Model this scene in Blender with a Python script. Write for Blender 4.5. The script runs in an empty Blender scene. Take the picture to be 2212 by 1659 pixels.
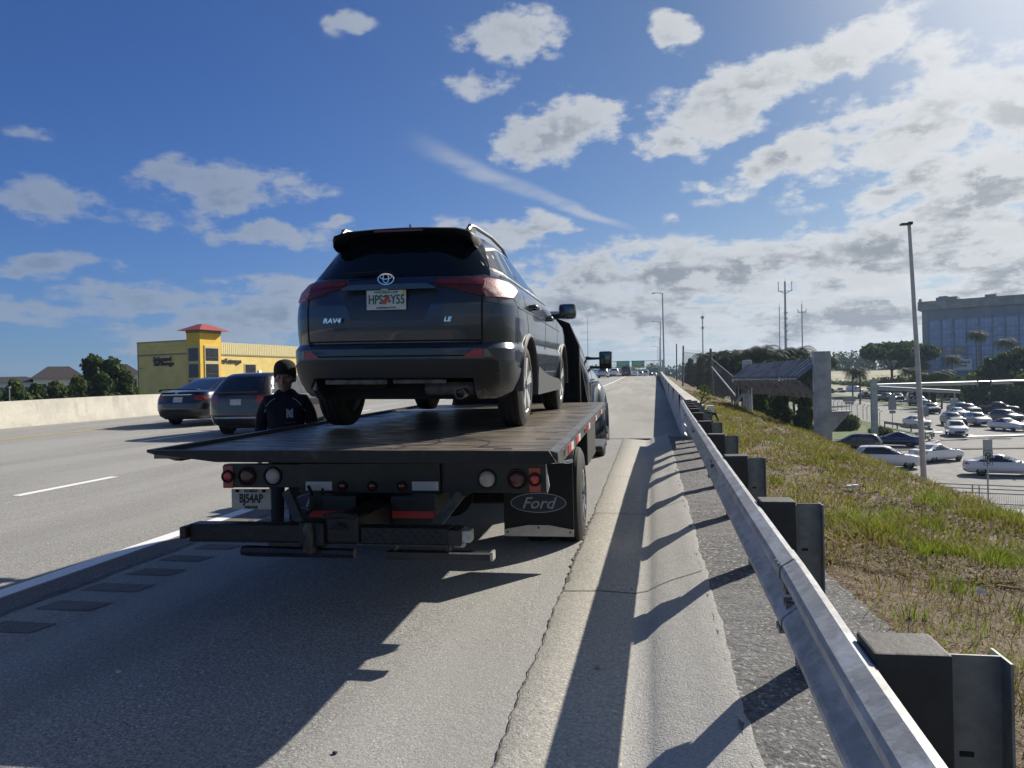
import bpy, bmesh, math, random
import numpy as np
from mathutils import Vector, Matrix, Euler
from mathutils.bvhtree import BVHTree
from mathutils.geometry import delaunay_2d_cdt
PI = math.pi
rad = math.radians
S = bpy.context.scene
COL = S.collection
random.seed(7)
RNG = np.random.default_rng(11)

# ------------------------------------------------------------------ camera
EYE = 1.58
cam = bpy.data.cameras.new('camera')
cam.sensor_width = 36.0
cam.lens = 36.0 * 2000.0 / 2752.0
cam.clip_start = 0.05
cam.clip_end = 6000
cam_o = bpy.data.objects.new('camera', cam)
COL.objects.link(cam_o)
CAM_R = Matrix.Rotation(rad(10.57), 4, 'Z') @ Matrix.Rotation(rad(90 - 0.1), 4, 'X') @ Matrix.Rotation(rad(-1.3), 4, 'Z')
cam_o.matrix_world = Matrix.Translation((0, 0, EYE)) @ CAM_R
S.camera = cam_o

# ------------------------------------------------------------------ light
SUN_AZ, SUN_EL = 36.4, 31.0        # clockwise from +Y, above the horizon
sd = Vector((math.sin(rad(SUN_AZ)) * math.cos(rad(SUN_EL)), math.cos(rad(SUN_AZ)) * math.cos(rad(SUN_EL)), math.sin(rad(SUN_EL))))
sl = bpy.data.lights.new('sun', 'SUN')
sl.energy = 5.0
sl.angle = rad(0.5)
sl.color = (1.0, 0.93, 0.82)
sun = bpy.data.objects.new('sun', sl)
COL.objects.link(sun)
sun.rotation_euler = sd.to_track_quat('Z', 'Y').to_euler()
sun.location = (30, 40, 40)
S.view_settings.view_transform = 'Standard'
S.view_settings.look = 'None'
S.view_settings.gamma = 1
S.view_settings.exposure = 0.52
SKY_STRENGTH = 0.058
S.cycles.max_bounces = 6
S.cycles.diffuse_bounces = 2
S.cycles.glossy_bounces = 3
S.cycles.transmission_bounces = 3
S.cycles.transparent_max_bounces = 8
S.cycles.volume_bounces = 0
S.cycles.sample_clamp_indirect = 4
S.cycles.use_denoising = True

class NT:
    """tiny node helper"""
    def __init__(s, tree):
        s.t = tree; s.n = tree.nodes; s.l = tree.links
    def new(s, kind, **kw):
        n = s.n.new(kind)
        for k, v in kw.items():
            setattr(n, k, v)
        return n
    def set(s, sock, v):
        if isinstance(v, bpy.types.NodeSocket): s.l.new(v, sock)
        elif v is not None: sock.default_value = v
    def m(s, op, a, b=None, c=None, clamp=False):
        n = s.new('ShaderNodeMath', operation=op, use_clamp=clamp)
        s.set(n.inputs[0], a)
        if b is not None: s.set(n.inputs[1], b)
        if c is not None: s.set(n.inputs[2], c)
        return n.outputs[0]
    def vm(s, op, a, b=None):
        n = s.new('ShaderNodeVectorMath', operation=op)
        s.set(n.inputs[0], a)
        if b is not None: s.set(n.inputs[1], b)
        return n.outputs['Value'] if op in ('LENGTH', 'DOT_PRODUCT') else n.outputs[0]
    def noise(s, vec, scale, detail=4, rough=.55, lac=2.0, dist=0.0):
        n = s.new('ShaderNodeTexNoise')
        s.set(n.inputs['Vector'], vec); s.set(n.inputs['Scale'], scale)
        n.inputs['Detail'].default_value = detail; n.inputs['Roughness'].default_value = rough
        n.inputs['Lacunarity'].default_value = lac; n.inputs['Distortion'].default_value = dist
        return n.outputs[0]
    def ramp(s, v, a, b, lo=0.0, hi=1.0, smooth=True):
        n = s.new('ShaderNodeMapRange', interpolation_type='SMOOTHSTEP' if smooth else 'LINEAR')
        s.set(n.inputs[0], v)
        for i, x in ((1, a), (2, b), (3, lo), (4, hi)): s.set(n.inputs[i], x)
        return n.outputs[0]
    def mix(s, f, a, b, mode='MIX'):
        n = s.new('ShaderNodeMix', data_type='RGBA', blend_type=mode)
        s.set(n.inputs[0], f)
        for i, x in ((6, a), (7, b)):
            if isinstance(x, (tuple, list)): x = tuple(x) + (1.0,) * (4 - len(x))
            s.set(n.inputs[i], x)
        return n.outputs[2]
    def mapping(s, vec, loc=(0, 0, 0), rot=(0, 0, 0), scale=(1, 1, 1), kind='POINT'):
        n = s.new('ShaderNodeMapping', vector_type=kind)
        s.set(n.inputs[0], vec)
        n.inputs[1].default_value = loc; n.inputs[2].default_value = rot; n.inputs[3].default_value = scale
        return n.outputs[0]

def build_world():
    w = bpy.data.worlds.new('World'); S.world = w; w.use_nodes = True
    t = NT(w.node_tree); t.n.clear()
    out = t.new('ShaderNodeOutputWorld'); bg = t.new('ShaderNodeBackground')
    t.l.new(bg.outputs[0], out.inputs[0])
    sky = t.new('ShaderNodeTexSky', sky_type='NISHITA', sun_disc=False)
    sky.sun_elevation = rad(SUN_EL); sky.sun_rotation = rad(SUN_AZ)
    sky.altitude = 0; sky.air_density = 1.0; sky.dust_density = 0.35; sky.ozone_density = 3.0
    tc = t.new('ShaderNodeTexCoord').outputs['Generated']
    d = t.vm('NORMALIZE', tc)
    sx = t.new('ShaderNodeSeparateXYZ'); t.l.new(d, sx.inputs[0])
    x, y, z = sx.outputs
    # azimuth from the camera axis (degrees, right +), elevation (degrees)
    az = t.m('SUBTRACT', t.m('MULTIPLY', t.m('ARCTAN2', x, y), 57.2958), -10.57)
    el = t.m('MULTIPLY', t.m('ARCSINE', z), 57.2958)
    cmb = t.new('ShaderNodeCombineXYZ'); t.l.new(az, cmb.inputs[0]); t.l.new(el, cmb.inputs[1])
    ae = cmb.outputs[0]
    # plane coordinates of a cloud layer
    zz = t.m('ADD', t.m('MAXIMUM', z, 0.0), 0.10)
    pc = t.new('ShaderNodeCombineXYZ')
    t.l.new(t.m('DIVIDE', x, zz), pc.inputs[0]); t.l.new(t.m('DIVIDE', y, zz), pc.inputs[1])
    pl = pc.outputs[0]
    warp = t.noise(ae, 0.10, 3, .5)
    wv = t.m('MULTIPLY', t.m('SUBTRACT', warp, .5), 7.0)
    w2 = t.m('MULTIPLY', t.m('SUBTRACT', t.noise(t.vm('ADD', ae, (31, 7, 3)), 0.13, 3, .5), .5), 4.0)
    cw = t.new('ShaderNodeCombineXYZ'); t.l.new(wv, cw.inputs[0]); t.l.new(w2, cw.inputs[1])
    aew = t.vm('ADD', ae, cw.outputs[0])
    cov = None
    for (a, e, rx, ry, rot, amp) in CLOUDS:
        q = t.mapping(aew, loc=(a, e, 0), rot=(0, 0, rad(rot)), scale=(rx, ry, 1), kind='TEXTURE')
        v = t.m('MULTIPLY', t.m('SUBTRACT', 1.0, t.vm('LENGTH', q), clamp=True), amp)
        cov = v if cov is None else t.m('MAXIMUM', cov, v)
    n1 = t.noise(pl, 2.2, 10, .60)
    n3 = t.noise(t.mapping(ae, scale=(1, 1.7, 1)), 0.26, 10, .62)
    nn = t.m('ADD', t.m('MULTIPLY', n1, .40), t.m('MULTIPLY', n3, .60))
    dens = t.m('ADD', t.m('MULTIPLY', t.m('SUBTRACT', nn, .5), 5.6), t.m('SUBTRACT', t.m('MULTIPLY', cov, 1.45), 0.50))
    alpha = t.m('MULTIPLY', t.ramp(dens, -0.22, 0.46), t.ramp(cov, 0.0, 0.25))
    # vapour trail, thin and straight, widening to the left
    s0 = sk(1120, 402, 300, 30, -21.5)
    q = t.mapping(t.vm('ADD', ae, t.vm('SCALE', cw.outputs[0]) if 0 else (0, 0, 0)), loc=(s0[0], s0[1], 0), rot=(0, 0, rad(-21.5)), scale=(10.6, 1.15, 1), kind='TEXTURE')
    qs = t.new('ShaderNodeSeparateXYZ'); t.l.new(q, qs.inputs[0])
    wid = t.ramp(qs.outputs[0], -1, 1, 1.15, .22, smooth=False)
    across = t.ramp(t.m('ABSOLUTE', t.m('DIVIDE', t.m('ADD', qs.outputs[1], t.m('MULTIPLY', t.m('SUBTRACT', n1, .5), 1.2)), wid)), .15, 1.0, 1, 0)
    along = t.ramp(t.m('ABSOLUTE', qs.outputs[0]), .55, 1.0, 1, 0)
    trail = t.m('MULTIPLY', t.m('MULTIPLY', across, along), t.ramp(n1, .35, .62, .12, .62))
    alpha = t.m('MAXIMUM', alpha, trail)
    thick = t.m('MULTIPLY', t.ramp(dens, 0.18, 1.10), t.ramp(el, 30, 9, .35, 1.0))
    # the side towards the sun is lighter: compare the noise a step up and sunward
    n4 = t.noise(t.mapping(t.vm('ADD', ae, (0.9, 1.3, 0)), scale=(1, 1.7, 1)), 0.26, 6, .60)
    lit = t.ramp(t.m('SUBTRACT', n3, n4), -0.07, 0.09)
    sunny = t.ramp(az, -32, 34)
    bright = t.mix(sunny, (3.6, 4.3, 5.4), (8.6, 8.8, 9.0))
    grey = t.mix(sunny, (2.3, 2.9, 3.9), (3.5, 3.8, 4.15))
    ccol = t.mix(t.m('MULTIPLY', thick, t.m('SUBTRACT', 1.0, t.m('MULTIPLY', lit, .80))), bright, grey)
    # vapour streak
    skyc = t.mix(1.0, sky.outputs[0], t.mix(sunny, (.38, .62, 1.08), (.74, .78, .82)), 'MULTIPLY')
    veil = t.ramp(el, 14, 0, 0.0, 0.55)
    veilc = t.mix(sunny, (1.9, 3.0, 4.9), (6.6, 7.1, 7.5))
    skyc = t.mix(t.m('MULTIPLY', veil, t.ramp(az, -40, 25, .35, 1)), skyc, veilc)
    col = t.mix(t.m('MULTIPLY', alpha, t.ramp(az, -30, 10, .72, .97)), skyc, ccol)
    # brighter air round the sun, which stands outside the picture
    dot = t.vm('DOT_PRODUCT', d, tuple(sd))
    glow = t.m('POWER', t.ramp(dot, .84, 1.0, smooth=False), 3.2)
    col = t.mix(t.m('MULTIPLY', glow, 1.0, clamp=True), col, (11.5, 11.8, 12))
    t.l.new(col, bg.inputs[0]); bg.inputs[1].default_value = SKY_STRENGTH
    w.cycles.sampling_method = 'MANUAL'; w.cycles.sample_map_resolution = 512

def sk(px, py, rx, ry, rot=0, amp=1.0):
    """cloud patch by its place in the sky: pixel (of 2212 wide view) -> azimuth/elevation in degrees"""
    v = CAM_R.to_3x3() @ Vector(((px - 1106) / 1607.6, -(py - 829.5) / 1607.6, -1.0)).normalized()
    return (math.degrees(math.atan2(v.x, v.y)) + 10.57, math.degrees(math.asin(v.z)), rx / 28.0, ry / 28.0, rot, amp)

CLOUDS = [
    sk(1095, 75, 150, 75, -5, 1.25), sk(1010, 185, 120, 38, 0, .85), sk(775, 62, 70, 34, 0, .7), sk(1465, 75, 75, 60, -25, 1.05),
    sk(105, 305, 90, 28, 0, .75), sk(470, 385, 210, 62, 12, .95), sk(455, 440, 330, 46, 12, .9), sk(145, 448, 150, 52, 0, .85),
    sk(600, 510, 200, 46, -6, .9), sk(120, 583, 160, 26, 0, .85), sk(340, 645, 330, 60, 6, .95), sk(560, 690, 330, 85, 8, 1.1),
    sk(80, 665, 150, 36, 0, .75), sk(700, 480, 60, 22, 0, .6),
    sk(1200, 290, 190, 90, 8, 1.25), sk(1430, 318, 120, 52, 0, 1.1), sk(1590, 215, 270, 80, 14, 1.2), sk(1820, 120, 200, 80, 30, 1.0),
    sk(2010, 125, 110, 70, 20, .9), sk(1700, 340, 260, 52, 14, 1.0), sk(1990, 265, 320, 120, 18, 1.1), sk(2150, 400, 330, 150, 22, 1.15),
    sk(2200, 210, 140, 120, 30, 1.2), sk(1900, 30, 140, 60, 20, .75), sk(1510, 395, 90, 22, 0, .6),
    sk(1090, 510, 230, 52, 0, 1.1), sk(1500, 590, 640, 100, 4, 1.3), sk(1900, 560, 540, 130, 8, 1.25), sk(1300, 690, 640, 100, 0, 1.25),
    sk(1900, 700, 620, 90, 0, 1.3), sk(2300, 640, 360, 200, 0, 1.4), sk(1960, 400, 190, 60, 16, 1.1),
    sk(1425, 472, 40, 18, 0, .8),
    (70, 25, 34, 16, 0, 1.2), (110, 35, 30, 14, 0, 1.1), (150, 20, 40, 9, 0, 1.0), (-90, 22, 34, 8, 0, .9), (-140, 38, 26, 12, 0, 1.0), (40, 48, 14, 8, 20, 1.0),
]
build_world()

# ------------------------------------------------------------------ materials
MATS = {}
def mat(name, col, rough=.6, metal=0.0, coat=0.0, var=0.0, vscale=3.0, bump=0.0, bscale=30.0, col2=None, emis=None, spec=.5, vdetail=5, alpha=None, trans=0.0, lo=.35, hi=.65, stretch=None):
    if name in MATS: return MATS[name]
    m = bpy.data.materials.new(name); m.use_nodes = True; MATS[name] = m
    t = NT(m.node_tree); b = t.n['Principled BSDF']
    b.inputs['Roughness'].default_value = rough; b.inputs['Metallic'].default_value = metal
    b.inputs['Coat Weight'].default_value = coat; b.inputs['Coat Roughness'].default_value = .04
    b.inputs['Specular IOR Level'].default_value = spec
    if trans: b.inputs['Transmission Weight'].default_value = trans
    if alpha is not None: b.inputs['Alpha'].default_value = alpha
    b.inputs['Base Color'].default_value = (*col, 1)
    P = t.new('ShaderNodeTexCoord').outputs['Object']
    if stretch: P = t.mapping(P, scale=stretch)
    if var or col2:
        c2 = col2 or tuple(max(0, c * (1 - var)) for c in col)
        n = t.ramp(t.noise(P, vscale, vdetail, .6), lo, hi)
        t.l.new(t.mix(n, col, c2), b.inputs['Base Color'])
    if bump:
        bp = t.new('ShaderNodeBump'); bp.inputs['Strength'].default_value = bump; bp.inputs['Distance'].default_value = .01
        t.l.new(t.noise(P, bscale, 4, .6), bp.inputs['Height']); t.l.new(bp.outputs[0], b.inputs['Normal'])
    if emis:
        b.inputs['Emission Color'].default_value = (*emis[:3], 1); b.inputs['Emission Strength'].default_value = emis[3]
    return m

def ground_mat(name, base, dark, speck=.5, light=(.5, .48, .44), scale=1.0, stain=.35, rough=.9, streak=0.0, bump=.5, crack=0.0):
    """asphalt / concrete: aggregate specks, stains along the road, fine bump"""
    m = bpy.data.materials.new(name); m.use_nodes = True; MATS[name] = m
    t = NT(m.node_tree); b = t.n['Principled BSDF']
    P = t.new('ShaderNodeTexCoord').outputs['Object']
    c = t.mix(t.ramp(t.noise(P, 62 * scale, 5, .75), .36, .62), tuple(x * .75 for x in dark), tuple(min(1, x * 1.08) for x in base))
    c = t.mix(t.m('MULTIPLY', t.ramp(t.noise(P, 78 * scale, 2, .5), .60, .66), speck), c, light)
    c = t.mix(t.m('MULTIPLY', t.ramp(t.noise(t.vm('ADD', P, (9, 3, 0)), 66 * scale, 3, .5), .60, .68), speck), c, tuple(x * .28 for x in base))
    big = t.noise(t.mapping(P, scale=(1, .18 if streak else 1, 1)), 1.1, 6, .65)
    c = t.mix(t.m('MULTIPLY', t.ramp(big, .42, .66), stain), c, tuple(x * .62 for x in base))
    b2 = t.noise(t.mapping(P, loc=(4, 8, 0), scale=(1, .06 if streak else .8, 1)), .9, 3, .5)
    c = t.mix(t.m('MULTIPLY', t.ramp(b2, .45, .62), stain * .8), c, tuple(min(1, x * 1.25) for x in base))
    if crack:
        v = t.new('ShaderNodeTexVoronoi', feature='DISTANCE_TO_EDGE')
        wp = t.vm('ADD', P, t.vm('SCALE', t.new('ShaderNodeTexNoise').outputs[1])) if 0 else P
        t.l.new(t.mapping(t.vm('ADD', wp, (3, 2, 0)), scale=(.55, .35, .5)), v.inputs['Vector'])
        edge = t.ramp(v.outputs['Distance'], .0, .006, 1, 0)
        sel = t.ramp(t.noise(P, .35, 2), .52, .60)
        c = t.mix(t.m('MULTIPLY', t.m('MULTIPLY', edge, sel), crack), c, (.03, .03, .03))
    t.l.new(c, b.inputs['Base Color'])
    b.inputs['Roughness'].default_value = rough; b.inputs['Specular IOR Level'].default_value = .3
    bp = t.new('ShaderNodeBump'); bp.inputs['Strength'].default_value = bump; bp.inputs['Distance'].default_value = .012
    h = t.m('ADD', t.noise(P, 90 * scale, 3, .7), t.m('MULTIPLY', t.noise(P, 14, 3, .6), .7))
    t.l.new(h, bp.inputs['Height']); t.l.new(bp.outputs[0], b.inputs['Normal'])
    return m

# ------------------------------------------------------------------ mesh builder
class MB:
    def __init__(s): s.v = []; s.f = []
    def add(s, vs, fs):
        o = len(s.v); s.v += [tuple(v) for v in vs]; s.f += [tuple(i + o for i in f) for f in fs]
        return s
    def box(s, x0, x1, y0, y1, z0, z1, M=None):
        vs = [Vector(p) for p in ((x0, y0, z0), (x1, y0, z0), (x1, y1, z0), (x0, y1, z0), (x0, y0, z1), (x1, y0, z1), (x1, y1, z1), (x0, y1, z1))]
        if M: vs = [M @ v for v in vs]
        return s.add(vs, [(0, 3, 2, 1), (4, 5, 6, 7), (0, 1, 5, 4), (1, 2, 6, 5), (2, 3, 7, 6), (3, 0, 4, 7)])
    def bbox(s, x0, x1, y0, y1, z0, z1, b=.01, M=None):
        """box with chamfered edges"""
        c = Vector(((x0 + x1) / 2, (y0 + y1) / 2, (z0 + z1) / 2)); h = Vector(((x1 - x0) / 2, (y1 - y0) / 2, (z1 - z0) / 2))
        b = min(b, h.x * .9, h.y * .9, h.z * .9)
        bm = bmesh.new(); bmesh.ops.create_cube(bm, size=2)
        for v in bm.verts: v.co = Vector((v.co.x * h.x, v.co.y * h.y, v.co.z * h.z)) + c
        bmesh.ops.bevel(bm, geom=bm.edges[:], offset=b, segments=2, affect='EDGES', profile=.6)
        return s.bm(bm, M)
    def bm(s, bm, M=None):
        bm.verts.index_update()
        vs = [(M @ v.co if M else v.co.copy()) for v in bm.verts]; fs = [[v.index for v in f.verts] for f in bm.faces]
        bm.free(); return s.add(vs, fs)
    def tube(s, pts, r, n=8, cap=True, r1=None):
        """tube through points; r constant or list"""
        pts = [Vector(p) for p in pts]; k = len(pts)
        rs = r if isinstance(r, (list, tuple)) else [r + ((r1 if r1 is not None else r) - r) * i / max(1, k - 1) for i in range(k)]
        vs = []; up = None
        for i, p in enumerate(pts):
            d = (pts[min(i + 1, k - 1)] - pts[max(i - 1, 0)]).normalized()
            if up is None: up = d.orthogonal().normalized()
            up = (up - d * up.dot(d)).normalized(); w = d.cross(up)
            for j in range(n):
                a = 2 * PI * j / n; vs.append(p + (up * math.cos(a) + w * math.sin(a)) * rs[i])
        fs = [(i * n + j, i * n + (j + 1) % n, (i + 1) * n + (j + 1) % n, (i + 1) * n + j) for i in range(k - 1) for j in range(n)]
        if cap: fs += [tuple(range(n))[::-1], tuple(range((k - 1) * n, k * n))]
        return s.add(vs, fs)
    def cyl(s, c, axis, r, h, n=24, r2=None):
        a = Vector(axis).normalized(); c = Vector(c)
        return s.tube([c - a * h / 2, c + a * h / 2], [r, r if r2 is None else r2], n)
    def lathe(s, prof, c, axis=(1, 0, 0), n=32):
        """prof: (along axis, radius)"""
        a = Vector(axis).normalized(); u = a.orthogonal().normalized(); w = a.cross(u); c = Vector(c); vs = []
        for (t_, r) in prof:
            for j in range(n):
                g = 2 * PI * j / n; vs.append(c + a * t_ + (u * math.cos(g) + w * math.sin(g)) * r)
        k = len(prof)
        fs = [(i * n + j, i * n + (j + 1) % n, (i + 1) * n + (j + 1) % n, (i + 1) * n + j) for i in range(k - 1) for j in range(n)]
        return s.add(vs, fs)
    def prism(s, poly, y0, y1, plane='xz', M=None):
        """extrude 2-D polygon; plane xz -> along y, yz -> along x, xy -> along z"""
        def P(a, b, t):
            return Vector((a, t, b)) if plane == 'xz' else Vector((t, a, b)) if plane == 'yz' else Vector((a, b, t))
        n = len(poly); vs = [P(a, b, y0) for a, b in poly] + [P(a, b, y1) for a, b in poly]
        if M: vs = [M @ v for v in vs]
        return s.add(vs, [tuple(range(n))[::-1], tuple(range(n, 2 * n))] + [(i, (i + 1) % n, n + (i + 1) % n, n + i) for i in range(n)])
    def quad(s, a, b, c, d): return s.add([a, b, c, d], [(0, 1, 2, 3)])
    def loft(s, rings, close=True, cap=True):
        n = len(rings[0]); k = len(rings); vs = [p for r in rings for p in r]
        m = n if close else n - 1
        fs = [(i * n + j, i * n + (j + 1) % n, (i + 1) * n + (j + 1) % n, (i + 1) * n + j) for i in range(k - 1) for j in range(m)]
        if cap: fs += [tuple(range(n))[::-1], tuple(range((k - 1) * n, k * n))]
        return s.add(vs, fs)
    def mesh(s, name, m, smooth=None):
        me = bpy.data.meshes.new(name); me.from_pydata([tuple(v) for v in s.v], [], s.f); me.validate(); me.update()
        bm = bmesh.new(); bm.from_mesh(me); bmesh.ops.recalc_face_normals(bm, faces=bm.faces); bm.to_mesh(me); bm.free()
        if m: me.materials.append(m)
        if smooth is not None:
            me.shade_smooth()
            me.set_sharp_from_angle(angle=rad(smooth))
        return me
    def build(s, name, m, parent=None, smooth=None, loc=None):
        return link(name, s.mesh(name, m, smooth), parent, loc)

def link(name, me, parent=None, loc=None):
    o = bpy.data.objects.new(name, me); COL.objects.link(o)
    if parent: o.parent = parent
    if loc: o.location = loc
    return o
def tag(o, label=None, cat=None, group=None, kind=None):
    for k, v in (('label', label), ('category', cat), ('group', group), ('kind', kind)):
        if v: o[k] = v
    return o
def empty(name, loc, rz=0, label=None, cat=None, group=None, rx=0):
    o = bpy.data.objects.new(name, None); COL.objects.link(o); o.empty_display_size = .3
    o.location = loc; o.rotation_euler = (rx, 0, rz)
    return tag(o, label, cat, group)
def copy_tree(o, parent=None):
    c = o.copy(); COL.objects.link(c); c.parent = parent
    for ch in list(o.children): copy_tree(ch, c)
    return c
def eval_mesh(o):
    dg = bpy.context.evaluated_depsgraph_get()
    me = bpy.data.meshes.new_from_object(o.evaluated_get(dg), depsgraph=dg)
    return me
def drop(o):
    bpy.data.objects.remove(o, do_unlink=True)

def text_mesh(s, size=1.0, shear=0.0, extrude=.002, spacing=1.0, bold=0.0, sx=1.0):
    """lettering as mesh in the xz plane (reads from -y), centred"""
    cu = bpy.data.curves.new('t', 'FONT'); cu.body = s; cu.size = size; cu.shear = shear; cu.extrude = extrude
    cu.align_x = 'CENTER'; cu.align_y = 'CENTER'; cu.space_character = spacing; cu.offset = bold; cu.resolution_u = 3
    o = bpy.data.objects.new('t', cu); COL.objects.link(o)
    bpy.context.view_layer.update()
    me = eval_mesh(o); drop(o)
    me.transform(Matrix.Diagonal((sx, 1, 1, 1))); me.transform(Matrix.Rotation(PI / 2, 4, 'X'))
    return me
def lettering(name, s, size, m, parent, loc, rz=0, M=None, **kw):
    me = text_mesh(s, size, **kw); me.name = name; me.materials.clear(); me.materials.append(m)
    if M: me.transform(M)
    o = link(name, me, parent, loc); o.rotation_euler = (0, 0, rz)
    return o

# ------------------------------------------------------------------ terrain functions
def lng(y):
    """the road climbs gently, faster ahead, to a crest"""
    if y < 0: return .009 * y
    if y < 130: return .009 * y + 4.5e-5 * y * y
    z = .009 * 130 + 4.5e-5 * 130 * 130; t = y - 130
    return z + .0207 * t - .00022 * t * t if t < 140 else z + .0207 * 140 - .00022 * 140 * 140 - .041 * (t - 140)
def crs(x):
    return .026 * max(0, -4.6 - x)
def rz_(x, y): return lng(y) + crs(x)
def lowz(y): return -5.45 + .014 * min(110, max(0, y - 80))
def ray_dir(px, py):
    return CAM_R.to_3x3() @ Vector(((px - 1106) / 1607.6, -(py - 829.5) / 1607.6, -1.0))
def ong(px, py):
    """where a line of sight meets the low ground"""
    d = ray_dir(px, py); z = -5.45
    for _ in range(8):
        t = (z - EYE) / d.z; p = Vector((0, 0, EYE)) + d * t; z = lowz(p.y)
    return p
def atd(px, py, dep): return Vector((0, 0, EYE)) + ray_dir(px, py) * dep

# ------------------------------------------------------------------ conforming patches
def patch(name, bvh, poly, axis, m, parent, off=.004, step=.06, thick=.012, start=4.0, smooth=35, sgn=1):
    """sheet with a given outline laid on a surface. axis 'r' from behind: outline (x,z); 's' from the side (sgn = side): outline (y,z); 't' from above: (x,y); 'f' from the front: (x,z)"""
    P = []
    n = len(poly)
    for i in range(n):
        a = Vector(poly[i]); b = Vector(poly[(i + 1) % n]); k = max(1, int((b - a).length / step))
        P += [a + (b - a) * (j / k) for j in range(k)]
    nb = len(P); xs = [p.x for p in P]; ys = [p.y for p in P]
    pts = list(P)
    def inside(q):
        c = False; j = nb - 1
        for i in range(nb):
            if (P[i].y > q.y) != (P[j].y > q.y) and q.x < (P[j].x - P[i].x) * (q.y - P[i].y) / (P[j].y - P[i].y) + P[i].x: c = not c
            j = i
        return c
    nx = int((max(xs) - min(xs)) / step) + 1; ny = int((max(ys) - min(ys)) / step) + 1
    for i in range(nx):
        for j in range(ny):
            q = Vector((min(xs) + (i + .5) * step, min(ys) + (j + .5) * step))
            if inside(q) and min((q - p).length for p in P) > step * .45: pts.append(q)
    r = delaunay_2d_cdt(pts, [(i, (i + 1) % nb) for i in range(nb)], [], 1, 1e-5)
    V, F = r[0], r[2]
    def ray(q):
        if axis == 'r': o, d = Vector((q.x, -start - 2, q.y)), Vector((0, 1, 0))
        elif axis == 'f': o, d = Vector((q.x, start + 4, q.y)), Vector((0, -1, 0))
        elif axis == 's': o, d = Vector((start * sgn, q.x, q.y)), Vector((-sgn, 0, 0))
        else: o, d = Vector((q.x, q.y, start + 1)), Vector((0, 0, -1))
        return bvh.ray_cast(o, d)
    out = []; nor = []
    for q in V:
        h = ray(q)
        if h[0] is None: out.append(None); nor.append(None)
        else:
            nn = h[1]
            out.append(h[0]); nor.append(nn)
    F = [f for f in F if all(out[i] is not None for i in f)]
    use = sorted({i for f in F for i in f}); ix = {v: k for k, v in enumerate(use)}
    mb = MB(); K = len(use)
    vs = [out[i] + nor[i] * off for i in use] + [out[i] + nor[i] * (off - thick) for i in use]
    fs = [tuple(ix[i] for i in f) for f in F]; ec = {}
    for f in fs:
        for a, b in zip(f, f[1:] + f[:1]): ec[(a, b)] = 1
    rim = [(b, a, a + K, b + K) for (a, b) in ec if (b, a) not in ec]
    mb.add(vs, fs + rim)
    me = bpy.data.meshes.new(name); me.from_pydata([tuple(v) for v in mb.v], [], mb.f); me.update()
    if fs:
        bm = bmesh.new(); bm.from_mesh(me); bmesh.ops.recalc_face_normals(bm, faces=bm.faces)
        bm.faces.ensure_lookup_table()
        f0 = bm.faces[0]; nr = nor[use[fs[0][0]]]
        if f0.normal.dot(nr) < 0: bmesh.ops.reverse_faces(bm, faces=bm.faces)
        bm.to_mesh(me); bm.free()
    me.materials.append(m); me.shade_smooth(); me.set_sharp_from_angle(angle=rad(smooth))
    return link(name, me, parent)
def strip(name, bvh, line, w, axis, m, parent, off=.003, thick=.006, sgn=1, step=.04):
    """narrow band along a polyline on a surface (panel gaps, trim)"""
    L = [Vector(p) for p in line]; D = [L[0]]
    for a, b in zip(L, L[1:]):
        k = max(1, int((b - a).length / step)); D += [a + (b - a) * (j / k) for j in range(1, k + 1)]
    A = []; B = []
    for i, p in enumerate(D):
        d = (D[min(i + 1, len(D) - 1)] - D[max(i - 1, 0)]).normalized(); nrm = Vector((-d.y, d.x)) * w / 2
        A.append(p + nrm); B.append(p - nrm)
    return patch(name, bvh, A + B[::-1], axis, m, parent, off=off, thick=thick, sgn=sgn, step=10)
def bvh_of(me):
    bm = bmesh.new(); bm.from_mesh(me); b = BVHTree.FromBMesh(bm); bm.free(); return b
def interp(tab, z):
    for a, b in zip(tab, tab[1:]):
        if z <= b[0]:
            t = (z - a[0]) / (b[0] - a[0]) if b[0] > a[0] else 0
            return [a[i] + (b[i] - a[i]) * t for i in range(1, len(a))]
    return list(tab[-1][1:])
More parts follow.
